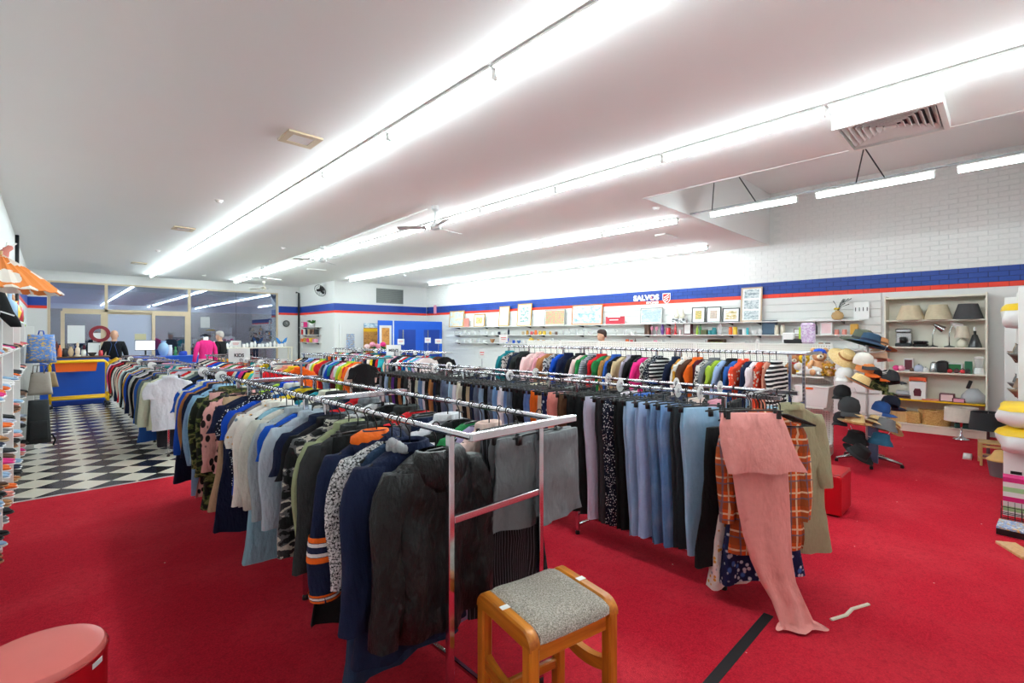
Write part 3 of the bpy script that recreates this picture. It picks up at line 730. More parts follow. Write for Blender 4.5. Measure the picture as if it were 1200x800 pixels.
KINDS = {  # kind: (category, builder, clip hanger, default material)
    't_shirt': ('t-shirt', lambda r: top(r, .66, .215, .2), 0, 'cloth'),
    'shirt': ('shirt', lambda r: top(r, .72, .21, .58, collar=True), 0, 'cloth'),
    'short_shirt': ('shirt', lambda r: top(r, .7, .22, .22, collar=True), 0, 'cloth'),
    'jumper': ('jumper', lambda r: top(r, .64, .215, .56, .036, .022, sw=.075, sth=.028), 0, 'cloth'),
    'jacket': ('jacket', lambda r: top(r, .72, .22, .6, .042, .024, collar=True, sw=.08, sth=.032), 0, 'cloth'),
    'coat': ('coat', lambda r: top(r, .95, .22, .62, .042, .028, .05, collar=True, sw=.08, sth=.032), 0, 'cloth'),
    'dress': ('dress', lambda r: top(r, 1.0, .2, 0, .03, .03, .1, n=26, rows=9, neck=.09), 0, 'cloth'),
    'singlet': ('top', lambda r: top(r, .6, .2, 0, .026, .014, .03, neck=.1), 0, 'cloth'),
    'kids_tshirt': ('childrens top', lambda r: top(r, .5, .2, .3, .026, .012, sw=.055), 0, 'cloth'),
    'trousers': ('trousers', lambda r: pants(r, .98, .13, .105), 1, 'cloth'),
    'jeans': ('jeans', lambda r: pants(r, .99, .135, .1), 1, 'denim'),
    'short_pants': ('trousers', lambda r: pants(r, .78, .12, .1), 1, 'cloth'),
    'shorts': ('shorts', lambda r: shorts(r), 1, 'cloth'),
    'skirt': ('skirt', lambda r: skirt(r), 1, 'cloth'),
    'long_skirt': ('skirt', lambda r: skirt(r, .88, .18, .1), 1, 'cloth'),
}
WORD = {'short_shirt': 'short-sleeved shirt', 't_shirt': 't-shirt', 'kids_tshirt': 'childrens top', 'short_pants': 'cropped trousers', 'long_skirt': 'long skirt', 'jumper': 'long-sleeved jumper', 'shirt': 'long-sleeved shirt', 'singlet': 'sleeveless top'}
hrng = random.Random(11)
WORN = {}
def short(l):
    while len(l.split()) > 16 and ' the ' in l: l = l.replace(' the ', ' ', 1)
    return l
def sort_labels():      # look-alikes on one rail are told apart by the garment they hang against
    for lst in WORN.values():
        ds = [q[1] for q in lst]
        for i, (o, d, wh) in enumerate(lst):
            if ds.count(d) > 1:
                nb = [ds[j] for j in (i - 1, i + 1) if 0 <= j < len(ds) and ds[j] != d]
                if nb: o['label'] = f'{d} beside {nb[0]} {wh}'
            o['label'] = short(o['label'])
def wear(kind, colour, x, y, z, where, grp, rz=None, far=False, dz=0, uniq=None, white_h=False):
    cat, fn, clip, dm = KINDS[kind]
    pat = colour in PAT; mat = colour if pat else dm
    me = variants(kind, mat, fn) if uniq is None else [fn(random.Random(uniq)).mesh(kind, [mat], True, fix=False)]
    rz = hrng.uniform(-.12, .12) if rz is None else rz
    o = put(kind, hrng.choice(me), None, None if pat else [max(0, min(1, c * hrng.uniform(.88, 1.1))) for c in RGB[colour]], (x + hrng.uniform(-.006, .006), y, z + dz), rz)
    cname = PAT[colour] if pat else colour
    wd = WORD.get(kind, kind)
    tag(o, f'{cname} {wd} hanging {where}', cat, f'{cat} {grp}')
    WORN.setdefault((where, x), []).append((o, f'{cname} {wd}', where))
    hang(x, y, z, rz, clip, where, grp, far, white_h)
    return o
# ------------------------------------------------------------------ what hangs on the racks
# jacket row, outer rail: from the stool back towards the checkered floor
wA1, gA1 = 'on outer rail of the rack behind the wooden stool', 'on the outer rail behind the stool'
wA2, gA2 = 'on outer rail of the middle jacket-row rack', 'on the outer rail of the middle jacket rack'
wA3, gA3 = 'on outer rail of the rack at the carpet edge', 'on the outer rail at the carpet edge'
rg = random.Random(5)
def hero(name, mb, mat, x, y, label, cat, rz=0, color=None, clip=0, where=wA1, grp=gA1, z=RZ, dz=0):
    o = mb.build(name, mat, None, True, color, (x, y, z + dz), rz); tag(o, label, cat); hang(x, y, z, rz, clip, where, grp); return o
def sleeve_bands(o, paths, bands, rx0, rx1, ry):
    for pth in paths:
        zt, zb = pth[0].z, pth[-1].z
        for a, b, c in bands:
            rings = []
            for t in (a, b):
                f = t * (len(pth) - 1); i = min(int(f), len(pth) - 2); p = pth[i].lerp(pth[i + 1], f - i); rx = rx0 + (rx1 - rx0) * t
                rings.append([p + Vector((math.cos(2 * PI * k / 16) * (rx + .004), math.sin(2 * PI * k / 16) * (ry * 1.25 + .003), 0)) for k in range(16)])
            MB().loft(rings, False, False).build('sleeve_stripe', 'cloth', o, True, RGB[c])
# black hooded rain jacket
j1 = top(random.Random(21), .72, .235, .64, .07, .036, .03, n=48, rows=22, sw=.082, sth=.055)
o = hero('rain_jacket', j1, 'rain_shell', XA1 + .02, 1.70, 'black hooded shell jacket first on the rail beside the chrome post', 'jacket', .08)
hd = MB()
rings = []
for i in range(11):
    a = PI * (-.12 + 1.24 * i / 10); cx, cy = math.cos(a) * .105, -.02 + math.sin(a) * -.05
    t = math.sin(PI * i / 10)
    rings.append([Vector((cx * (1 + .35 * t * math.cos(b)) + .02 * math.cos(b) * sgn(cx), cy - .03 * t * math.cos(b) + .005, -.115 - .06 * t + math.sin(b) * (.035 + .055 * t))) for b in [2 * PI * k / 10 for k in range(10)]])
hd.loft(rings).build('hood', 'rain_shell', o, True)
MB().b2((-.004, -.092, -.75), (.004, -.088, -.2)).build('zip', 'black_plastic', o)
# navy wool coat with fur collar
c2 = top(random.Random(22), .86, .235, .64, .055, .026, .05, n=36, rows=14, sw=.095, sth=.045, collar=True)
o = hero('wool_coat', c2, 'cloth', XA1 - .015, 1.85, 'long navy wool coat with pale fur collar behind the black shell jacket', 'coat', .02, RGB['navy'])
fu = MB(); fr_ = random.Random(4)
for k in range(14):
    a = PI * (.75 + .55 * k / 13)
    fu.ball((math.cos(a) * .09, math.sin(a) * .06, -.085 + fr_.uniform(-.015, .015)), (.022, .018, .024), 7, 5)
fu.build('fur_collar', 'matte', o, True, RGB['light grey'])
wear('dress', 'dark denim', XA1, 1.95, RZ, wA1, gA1)
wear('jumper', 'marl_bw', XA1, 2.03, RZ, wA1, gA1, uniq=31)
# varsity jacket with striped sleeves
c3 = top(random.Random(23), .62, .215, .62, .05, .022, n=30, rows=10, sw=.09, sth=.042)
o = hero('varsity_jacket', c3, 'cloth', XA1 - .02, 2.14, 'navy hooded jacket with orange and white striped sleeves', 'jacket', .05, RGB['navy'])
sleeve_bands(o, c3.paths, [(.54, .575, 'orange'), (.58, .605, 'white'), (.61, .645, 'navy'), (.65, .675, 'white'), (.68, .72, 'orange'), (.945, .96, 'orange'), (.965, .98, 'white'), (.985, 1.0, 'orange')], .09, .065, .044)
h2 = MB(); h2.loft([[Vector((math.cos(b) * rr, -.01 + math.sin(b) * rr * .62 - .02 * i, zz)) for b in [2 * PI * k / 14 for k in range(14)]] for i, (rr, zz) in enumerate(((.075, -.06), (.12, -.075), (.15, -.12), (.14, -.17), (.1, -.19)))], False, False)
h2.build('hood', 'cloth', o, True, RGB['navy'])
h3 = MB(); h3.loft([[Vector((-.03 + math.cos(b) * rr, -.03 + math.sin(b) * rr * .7, zz)) for b in [2 * PI * k / 14 for k in range(14)]] for rr, zz in ((.02, -.075), (.07, -.06), (.115, -.082), (.12, -.11))], True, False)
h3.build('hood_lining', 'cloth', o, True, RGB['orange'])
y = 2.27
for k, c in (('long_skirt', 'black'), ('jacket', 'charcoal'), ('shirt', 'khaki'), ('jacket', 'camo_grey'), ('short_shirt', 'black'), ('short_shirt', 'navy')):
    wear(k, c, XA1, y, RZ, wA1, gA1); y += .108
y = 2.99
for k, c in (('shirt', 'lavender grey'), ('t_shirt', 'royal blue'), ('shirt', 'light grey'), ('jumper', 'cream'), ('dress', 'light blue'), ('shirt', 'white'), ('short_shirt', 'floral_white'), ('t_shirt', 'grey'), ('t_shirt', 'royal blue'), ('short_shirt', 'dots_navy'), ('dress', 'navy'), ('t_shirt', 'navy'), ('long_skirt', 'beige')):
    wear(k, c, XA1, y, RZ, wA2, gA2); y += .113
y = 4.52
for k, c in (('jumper', 'leopard_pink'), ('coat', 'camo_green'), ('long_skirt', 'leopard_pink'), ('jacket', 'camo_green'), ('shirt', 'light blue'), ('coat', 'pale denim'), ('shirt', 'navy'), ('jacket', 'tan'), ('jacket', 'royal blue'), ('shirt', 'cream'), ('short_shirt', 'floral_blue'), ('dress', 'navy')):
    wear(k, c, XA1, y, RZ, wA3, gA3); y += .122
# inner rail
wB1, gB1 = 'on inner rail of the rack behind the wooden stool', 'on the inner rail behind the stool'
wB2, gB2 = 'on inner rail of the middle jacket-row rack', 'on the inner rail of the middle jacket rack'
wB3, gB3 = 'on inner rail of the rack at the carpet edge', 'on the inner rail at the carpet edge'
s1 = pants(random.Random(41), .44, .15, .185, .022, -.105, 26, 9, .024)
o = hero('shorts', s1, 'cloth', XA2 + .06, 1.63, 'grey crumpled shorts clipped outside the chrome end frame', 'shorts', .05, RGB['grey'], 1, wB1, gB1); o.data.transform(Matrix.Translation((.14, 0, 0)))
s2 = pants(random.Random(42), .44, .15, .185, .022, -.105, 26, 9, .024)
hero('shorts', s2, 'cloth', XA2 - .02, 1.70, 'grey pleated shorts seen through the chrome end frame', 'shorts', -.05, RGB['grey'], 1, wB1, gB1)
wear('long_skirt', 'pinstripe', XA2, 1.79, RZ, wB1, gB1); wear('short_pants', 'charcoal', XA2, 1.86, RZ, wB1, gB1)
wear('shirt', 'cream', XA2, 1.94, RZ, wB1, gB1); wear('dress', 'lilac', XA2, 2.0, RZ, wB1, gB1)
y = 2.09
for k, c in (('t_shirt', 'green'), ('jumper', 'black'), ('shirt', 'white'), ('skirt', 'navy'), ('jumper', 'grey'), ('t_shirt', 'red'), ('shirt', 'charcoal')):
    wear(k, c, XA2, y, RZ, wB1, gB1); y += .112
for (y, wh, gp, cols) in ((2.99, wB2, gB2, ('black', 'white', 'grey', 'red', 'navy', 'light grey', 'charcoal', 'cream', 'teal', 'black')), (4.52, wB3, gB3, ('yellow', 'blue', 'white', 'royal blue', 'lime', 'grey', 'navy', 'pale denim', 'cream', 'light blue'))):
    for i, c in enumerate(cols): wear(('jumper', 't_shirt', 'shirt', 'short_shirt')[i % 4], c, XA2, y + i * .143, RZ, wh, gp)
# jeans row, outer rail
wC1, gC1 = 'on outer rail of trousers rack by red ottoman', 'on the trousers rack by the ottoman'
wC2, gC2 = 'on outer rail of the middle trousers rack', 'on the middle trousers rack'
wC3, gC3 = 'on outer rail of the far trousers rack', 'on the far trousers rack'
y = 1.46
for k, c in (('jeans', 'pale denim'), ('trousers', 'charcoal'), ('jeans', 'denim blue'), ('jeans', 'denim blue'), ('jeans', 'light blue'), ('jeans', 'pale denim'), ('trousers', 'black'), ('trousers', 'dots_navy'), ('trousers', 'charcoal'), ('jeans', 'lavender grey'), ('trousers', 'black'), ('trousers', 'black'), ('trousers', 'brown')):
    wear(k, c, XC1, y, RZ, wC1, gC1, rz=hrng.uniform(-.6, -.2)); y += .092
y = 2.70
for k, c in (('short_pants', 'salmon'), ('short_pants', 'floral_dark'), ('short_pants', 'cream'), ('short_pants', 'orange'), ('jeans', 'blue'), ('trousers', 'black'), ('trousers', 'black'), ('jeans', 'dark denim'), ('jeans', 'denim blue'), ('trousers', 'white'), ('jeans', 'denim blue'), ('jeans', 'dark denim'), ('trousers', 'black'), ('jeans', 'pale denim'), ('jeans', 'dark denim'), ('trousers', 'navy'), ('trousers', 'beige'), ('trousers', 'black'), ('trousers', 'cream'), ('trousers', 'white'), ('jeans', 'pale denim')):
    wear(k, c, XC1, y, RZ, wC2, gC2, rz=hrng.uniform(-.45, -.05)); y += .0705
y = 4.27
for k, c in (('jeans', 'dark denim'), ('trousers', 'black'), ('trousers', 'navy'), ('trousers', 'tan'), ('trousers', 'black'), ('trousers', 'white'), ('jeans', 'denim blue'), ('trousers', 'cream'), ('trousers', 'black'), ('trousers', 'leopard_grey'), ('trousers', 'charcoal'), ('trousers', 'black'), ('trousers', 'tan'), ('trousers', 'black'), ('trousers', 'purple'), ('trousers', 'olive'), ('jeans', 'pale denim'), ('trousers', 'black'), ('trousers', 'grey')):
    wear(k, c, XC1, y, RZ, wC3, gC3, rz=hrng.uniform(-.25, .1)); y += .076
# jeans row, inner rail
for y0, wh, gp, cols in ((1.4, 'on inner rail of the trousers rack by the red ottoman', 'on the inner rail by the ottoman', ('black', 'pink', 'pale pink', 'navy', 'charcoal', 'blue', 'white', 'black')), (2.76, 'on inner rail of the middle trousers rack', 'on the middle inner rail of the jeans row', ('black', 'grey', 'navy', 'black', 'cream', 'charcoal', 'dark denim', 'black')), (4.3, 'on inner rail of the far trousers rack', 'on the far inner rail of the jeans row', ('navy', 'black', 'white', 'charcoal', 'black', 'grey'))):
    for i, c in enumerate(cols): wear('trousers' if i % 3 else 'skirt', c, XC2, y0 + i * (.15 if len(cols) > 6 else .2), RZ, wh, gp)
# ---- the end of the jeans row: pink trousers, plaid shirt, khaki dress
wE, gE = 'bunched at the end of the jeans row', 'at the end of the jeans row'
pk = MB(); P0 = Vector((3.17, 1.0, 1.17))
def strip(prof, n=26, th=.022, fold=.012, ph=0.0):
    rings = []
    for i, (cx, cy, cz, hw, ax) in enumerate(prof):
        t = i / (len(prof) - 1); d = Vector((math.cos(ax), math.sin(ax), 0)); nrm = Vector((-d.y, d.x, 0)); ring = []
        for k in range(n):
            a = 2 * PI * k / n; u = math.cos(a); v = math.sin(a)
            uu = sgn(u) * abs(u) ** .85
            ring.append(Vector((cx, cy, cz)) + d * (uu * hw) + nrm * (v * th + fold * t * math.sin(uu * 6 + ph + t * 4)))
        rings.append(ring)
    return rings
ax = -YAW + .02
def row(px, py, d, hw, a_=ax): q_ = atD0(px, py, d); return (q_.x, q_.y, max(q_.z, .02), hw, a_)
def atD0(px, py, d): return Vector((0, 0, H)) + ray(px, py) * d
flap = strip([row(880, 484, 2.83, .176), row(883, 500, 2.81, .2), row(888, 520, 2.79, .215), row(893, 538, 2.78, .225), row(898, 553, 2.775, .235)], 34, .03, .028)
legs = strip([row(881, 487, 2.85, .165), row(886, 520, 2.85, .17), row(891, 552, 2.84, .168), row(895, 590, 2.83, .16), row(899, 625, 2.82, .145), row(904, 655, 2.8, .125), row(912, 682, 2.79, .105), row(922, 702, 2.76, .095), row(932, 716, 2.74, .1), row(938, 726, 2.72, .125), row(938, 735, 2.70, .15)], 36, .028, .02, 1.0)
for q, k in ((-3, .6), (-2, .35), (-1, .3)):
    for i, p in enumerate(legs[q]):
        a = 2 * PI * i / len(legs[q]); p.z = max(.012, .03 * k / .6 + .012 + math.sin(a) * .012)
pk.loft(legs, True, False)
o = pk.build('pink_trousers', 'cloth', None, True, hexc('#e89a94')[:3], (0, 0, 0)); tag(o, 'long salmon-pink trousers draped from the rack end down to the carpet', 'trousers')
fl = MB().loft(flap, True, False).build('waist_flap', 'cloth', o, True, hexc('#e89a94')[:3])
hq = atD0(880, 484, 2.82)
tag(put('clip_hanger', HM[1], None, None, (hq.x, hq.y, hq.z + .115), ax), 'black clip hanger holding the pink trousers', 'hanger')
for s in (-1, 1):
    mb = MB().box((hq.x + s * .15 * math.cos(ax) - .03 * FW.x, hq.y + s * .15 * math.sin(ax) - .03 * FW.y, hq.z - .005), (.022, .014, .05), Rz(ax)); mb.build('clip', 'black_plastic', o)
# arm reaching past the end bar that carries them
tag(MB().rbox((3.24, 1.055, RZ), (.03, .175, .028), .003).build('rail_arm', 'chrome'), 'short chrome arm sticking out of the jeans row end towards the pink trousers', 'rack arm')
tag(MB().rbox((3.62, 1.06, RZ), (.03, .17, .028), .003).build('rail_arm', 'chrome'), 'short chrome arm carrying the khaki dress at the jeans row end', 'rack arm')
# measuring tape / white cord on the carpet
tag(MB().tube([(3.3, .72, .006), (3.42, .67, .006), (3.52, .66, .006), (3.66, .60, .006)], .006, 5, flat=2.0).build('fabric_belt', 'matte', None, False, RGB['cream']), 'narrow cream fabric belt lying on carpet beside the pink trousers hem', 'belt')
p = top(random.Random(51), .84, .22, .6, .045, .026, .02, n=30, rows=12, collar=True, sw=.07, sth=.035)
hero('plaid_shirt', p, 'plaid_orange', 3.18, 1.05, 'orange plaid flannel shirt behind the pink trousers', 'shirt', -.66, None, 0, wE, gE)
p = top(random.Random(52), .98, .23, .5, .04, .03, .06, n=28, rows=12, collar=True, sw=.08, sth=.03)
hero('khaki_dress', p, 'cloth', 3.62, 1.02, 'pale khaki long-sleeved dress behind the orange plaid shirt', 'dress', -.52, RGB['khaki'], 0, wE, gE)
wear('dress', 'floral_dark', 3.26, 1.10, RZ, wE, gE, rz=-.6, dz=-.06); wear('dress', 'floral_white', 3.28, 1.20, RZ, wE, gE, rz=-.5, dz=-.12); wear('long_skirt', 'black', 3.2, 1.26, RZ, wE, gE, rz=-.5, dz=-.1); wear('jacket', 'light blue', 3.62, 1.10, RZ, wE, gE, rz=-.35, dz=-.03)
for i in range(8):
    tag(put('clothes_hanger', HM[0], None, None, (3.24, .975 + i * .02, RZ + .0075), -.95 + i * .04), 'empty black hanger bunched at the jeans row end beside the khaki dress', 'hanger', 'empty hangers at the jeans row end')
# ---- colourful tops row
wD = ('on the tops rack facing the plush toy shelves', 'on the middle rack of the colourful tops row', 'on the far rack of the colourful tops row')
gD = ('on the tops rack by the toys', 'on the middle tops rack', 'on the far tops rack')
seqD = ([('short_shirt', 'stripe_bw'), ('singlet', 'salmon'), ('dress', 'floral_red'), ('t_shirt', 'white'), ('jumper', 'navy'), ('short_shirt', 'floral_red'), ('jumper', 'blue'), ('shirt', 'black'), ('jumper', 'light blue'), ('t_shirt', 'lime'), ('shirt', 'grey'), ('jumper', 'leopard_grey'), ('singlet', 'maroon'), ('short_shirt', 'orange'), ('jumper', 'brown'), ('shirt', 'floral_white'), ('t_shirt', 'mustard'), ('shirt', 'navy')],
        [('t_shirt', 'stripe_bw'), ('short_shirt', 'dots_navy'), ('t_shirt', 'leopard_grey'), ('jumper', 'hot pink'), ('jumper', 'black'), ('shirt', 'black'), ('shirt', 'light grey'), ('jumper', 'beige'), ('t_shirt', 'black'), ('shirt', 'blue'), ('jumper', 'tan'), ('t_shirt', 'green'), ('shirt', 'red'), ('jumper', 'charcoal'), ('shirt', 'stripe_fine'), ('t_shirt', 'green'), ('jumper', 'pale pink'), ('shirt', 'black')],
        [('shirt', 'navy'), ('jumper', 'royal blue'), ('t_shirt', 'leopard_grey'), ('jumper', 'tan'), ('jumper', 'pink'), ('shirt', 'pale pink'), ('jumper', 'pale pink'), ('t_shirt', 'black'), ('shirt', 'charcoal'), ('jumper', 'navy'), ('t_shirt', 'leopard_grey'), ('shirt', 'teal')])
for i, sq in enumerate(seqD):
    y = (1.72 if i == 0 else 1.50 + i * 1.54)
    for k, c in sq: wear(k, c, XD1, y, 1.48, wD[i], gD[i], rz=hrng.uniform(-.25, .05)); y += (1.2 if i == 0 else 1.4) / len(sq)
# ---- racks on the checkered floor
wT = ('on the checkered-floor rack ending with the white shirt', 'on the second checkered-floor rack', 'on the third checkered-floor rack', 'on the checkered-floor rack closest to the counter')
seqT = ([('short_shirt', 'white'), ('jacket', 'cream'), ('trousers', 'charcoal'), ('jacket', 'grey'), ('shirt', 'brown'), ('coat', 'blue'), ('jacket', 'beige'), ('shirt', 'charcoal'), ('jacket', 'black'), ('shirt', 'white')],
        [('shirt', 'light grey'), ('jacket', 'navy'), ('shirt', 'cream'), ('jumper', 'royal blue'), ('shirt', 'beige'), ('jumper', 'mustard'), ('shirt', 'white'), ('jacket', 'black'), ('shirt', 'grey'), ('shirt', 'teal')],
        [('shirt', 'white'), ('shirt', 'red'), ('jumper', 'cream'), ('jacket', 'navy'), ('shirt', 'pale pink'), ('shirt', 'black'), ('jumper', 'white'), ('shirt', 'beige')],
        [('shirt', 'black'), ('jumper', 'red'), ('shirt', 'maroon'), ('jumper', 'hot pink'), ('shirt', 'white'), ('shirt', 'grey')])
for i, sq in enumerate(seqT):
    y = 7.96 + i * 1.54
    for n_, (k, c) in enumerate(sq):
        wear(k, c, TX1, y, 1.19, wT[i], wT[i], rz=(.02 if (i, n_) == (0, 0) else None), far=i > 1, white_h=(i, n_) == (0, 0)); y += 1.42 / len(sq)
    for q in range(5 if i < 2 else 3):
        c = ('black', 'white', 'teal', 'navy', 'red', 'pink', 'grey', 'cream')[(q * 3 + i) % 8]; wear('shirt', c, TX2, 8.05 + i * 1.54 + q * (.26 if i < 2 else .42), 1.19, 'on back rail of ' + wT[i][3:], 'back rail ' + wT[i], far=i > 0)
# ---- kids racks and racks by the fitting rooms
for i, (wh, cols) in enumerate((('on the rack under the kids sign', ('red', 'white', 'turquoise', 'yellow', 'black', 'hot pink', 'royal blue', 'cream')), ('on the rack beyond the kids sign', ('red', 'white', 'green', 'pink', 'orange', 'navy', 'white')), ('on the rack before the shopfront table', ('royal blue', 'red', 'white', 'black', 'cream', 'navy')))):
    for q, c in enumerate(cols):
        wear('kids_tshirt' if q % 3 else 'jumper', c, 2.5, 8.0 + i * 1.55 + q * 1.35 / len(cols), 1.22, wh, wh, far=True)
    for q in range(5): wear('shirt', ('orange', 'yellow', 'salmon', 'white', 'teal')[(q + i) % 5], 2.95, 8.1 + i * 1.55 + q * .28, 1.22, 'on back rail of ' + wh[3:], 'back rail ' + wh, far=True)
seqK = (('white', 'lilac', 'turquoise', 'pale pink', 'royal blue', 'teal', 'red', 'white', 'black', 'navy', 'pink', 'cream'), ('turquoise', 'red', 'black', 'yellow', 'white', 'navy', 'red', 'lilac', 'grey', 'white', 'turquoise'), ('pink', 'cream', 'black', 'turquoise', 'white', 'red', 'lime', 'navy', 'orange', 'white'))
for i, (wh, cols) in enumerate(zip(('on the rack under the second white sign', 'on the childrens rack by the fitting rooms', 'on the childrens rack by the storeroom door'), seqK)):
    for q, c in enumerate(cols): wear('kids_tshirt' if q % 2 else 't_shirt', c, 5.55, 8.28 + i * 1.55 + q * 1.35 / len(cols), 1.3, wh, wh, far=True)
    for q in range(6): wear('t_shirt', ('black', 'brown', 'teal', 'red', 'cream', 'navy')[(q + i) % 6], 6.05, 8.35 + i * 1.55 + q * .23, 1.3, 'on back rail of ' + wh[3:], 'back rail ' + wh, far=True)
for i, wh in enumerate(('on the row between kids sign and fitting rooms', 'on the far rack between kids sign and fitting rooms')):
    for q in range(14): wear(('t_shirt', 'kids_tshirt', 'shirt')[q % 3], ('black', 'red', 'white', 'teal', 'navy', 'cream', 'yellow', 'pink', 'royal blue', 'grey', 'orange', 'lime', 'maroon', 'light blue')[(q * 5 + i) % 14], 4.05, 8.05 + i * 1.55 + q * .1, 1.25, wh, wh, far=True)
tag(far_h.build('clothes_hanger', 'black_plastic', None, True), 'black hangers crowded along the far rails, too many to tell apart', 'hangers', kind='stuff')
# ---- white size discs on the rails
disc = MB()
n = 20; ring = lambda r, y: [Vector((math.cos(2 * PI * k / n) * r, y, math.sin(2 * PI * k / n) * r)) for k in range(n)]
disc.loft([ring(.017, -.0015), ring(.05, -.0015), ring(.05, .0015), ring(.017, .0015), ring(.017, -.0015)], False, False)
DM = disc.mesh('size_disc', ['white_plastic'], 40)
for x, z, ys_, wh in ((XC1, RZ, (1.46, 1.62, 2.10, 3.35, 4.6), 'on the outer rail of the jeans row'), (XC2, RZ, (1.50, 1.85, 2.5, 3.4, 4.9), 'on the inner rail of the jeans row'), (XA1, RZ, (5.2, 5.93), 'on the outer rail of the jacket row'), (TX1, 1.19, (9.42, 9.6, 11.0, 12.4), 'on the racks of the checkered floor'), (5.55, 1.3, (8.24, 8.7, 9.3, 9.72, 10.4, 11.27), 'on the racks by the fitting rooms'), (2.5, 1.22, (7.95, 8.6, 9.43), 'on the rack under the kids sign')):
    for y in ys_: tag(put('size_disc', DM, None, None, (x, y, z - .0), .0), 'white round size divider ' + wh, 'size divider', 'size dividers ' + wh)
sort_labels()
# ------------------------------------------------------------------ stool, ottoman, pouf, tape on the carpet
st = thing('wooden_stool', 'orange pine stool with tweed cushion in front of the chrome rack', 'stool', (1.445, 1.298, 0), math.radians(-10))
SW, SD, SH, LT = .435, .372, .632, .046
def arch():
    o = []; R = .05; hw = SD / 2
    o += [(-hw, 0), (-hw, SH - R)]
    for k in range(1, 7):
        a = PI - PI / 2 * k / 6; o.append((-hw + R + math.cos(a) * R, SH - R + math.sin(a) * R))
    for k in range(0, 7):
        a = PI / 2 - PI / 2 * k / 6; o.append((hw - R + math.cos(a) * R, SH - R + math.sin(a) * R))
    o += [(hw, 0)]
    return o
for s in (-1, 1):
    sx = s * (SW / 2 - LT / 2)
    for e in (-1, 1):      # legs with eased outer edges
        lg = MB().rbox((sx, e * (SD / 2 - .026), (SH - .05) / 2), (LT, .052, SH - .05), .007).build('leg', 'pine', st)
    mb = MB(); hw = SD / 2; R = .052
    out = []
    for k in range(0, 9): a = PI - PI / 2 * k / 8; out.append((-hw + R + math.cos(a) * R, SH - R + math.sin(a) * R))
    for k in range(0, 9): a = PI / 2 - PI / 2 * k / 8; out.append((hw - R + math.cos(a) * R, SH - R + math.sin(a) * R))
    inn = [(p[0], SH - .058 if abs(p[0]) < hw - R else min(p[1] - .001, SH - .058 + 0.0)) for p in out]
    rings = []
    for (y, z), (yi, zi) in zip(out, inn):
        zi = SH - .064; c = .007
        rings.append([Vector((sx - LT / 2, y, zi)), Vector((sx + LT / 2, y, zi)), Vector((sx + LT / 2, y, z - c)), Vector((sx + LT / 2 - c, y * .995, z)), Vector((sx - LT / 2 + c, y * .995, z)), Vector((sx - LT / 2, y, z - c))])
    mb.loft(rings); rl = mb.build('side_rail', 'pine_y', st, 35)
    MB().rbox((sx, .01, SH + .0012), (LT - .008, .026, .002), .0005).build('white_tape', 'paper', rl)
    MB().loft([[Vector((sx + dx, yy, .33 + zz - .028 * (1 - (yy / (SD / 2 - .05)) ** 2))) for dx, zz in ((-.016, 0), (.016, 0), (.016, .05), (-.016, .05))] for yy in [(-1 + 2 * k / 8) * (SD / 2 - .05) for k in range(9)]]).build('side_rung', 'pine_y', st, 35)
for e in (-1, 1):
    MB().rbox((0, e * (SD / 2 - .03), SH - .085), (SW - 2 * LT, .024, .075), .004).build('apron', 'pine_x', st)
    MB().rbox((0, e * (SD / 2 - .03), .2), (SW - 2 * LT, .026, .045), .006).build('rung', 'pine_x', st)
cw, cdp = SW / 2 - LT - .001, SD / 2 + .004
rings = []
nx = 12
for j in range(15):
    v = -1 + 2 * j / 14; row = []
    for i in range(nx + 1):
        u = -1 + 2 * i / nx
        ed = (1 - abs(v) ** 8) * (1 - .55 * abs(u) ** 10)
        row.append(Vector((u * cw, v * (cdp - .006 * abs(u) ** 6), SH - .028 + .034 * ed + .01 * (abs(u) ** 2) - .004)))
    row += [Vector((p.x, p.y, SH - .05)) for p in row[::-1]]
    rings.append(row)
MB().loft(rings).build('cushion', 'tweed', st, 60)
ot = thing('ottoman', 'rectangular red vinyl ottoman bench on the carpet by the hat stand', 'ottoman', (5.375, 1.3, 0))
MB().rbox((0, 0, .2), (.39, .5, .37), .012).build('body', 'red_vinyl', ot); MB().rbox((0, 0, .389), (.384, .494, .012), .006).build('top_seam', 'red_vinyl', ot)
MB().rbox((0, 0, .0085), (.34, .44, .015), .003).build('base', 'black_plastic', ot)
pf = thing('round_pouf', 'round red vinyl pouf with paler top beside the shoe shelves', 'pouf', (-.04, 2.6, 0))
PR = .21
MB().lathe([(PR - .02, .008), (PR, .02), (PR, .41), (PR - .004, .418)], 48).build('body', 'red_vinyl', pf, 40)
plain('pale_vinyl', '#e8766e', .25, var=.05, scale=4)  # pouf top coloured a paler red than its sides
MB().lathe([(PR - .002, .418), (PR - .002, .432), (PR - .012, .446), (PR - .05, .452), (.05, .455)], 48).build('cushion_top', 'pale_vinyl', pf, 40)
MB().lathe([(PR + .001, .414), (PR + .005, .418), (PR + .001, .422)], 48, cap0=False, cap1=False).build('piping', 'red_vinyl', pf, True)
MB().loft([[Vector((math.cos(a) * r, math.sin(a) * r, z)) for r, z in ((PR + .001, .385), (PR + .003, .385), (PR + .003, .405), (PR + .001, .405))] for a in [-.75 + .25 * k / 6 for k in range(7)]]).build('tape_patch', 'paper', pf)
tag(MB().rbox((2.55, .995, .0015), (1.1, .055, .003), .001).build('floor_tape', 'joint_tape'), 'black tape strip along a carpet joint at the pink trousers', 'tape')
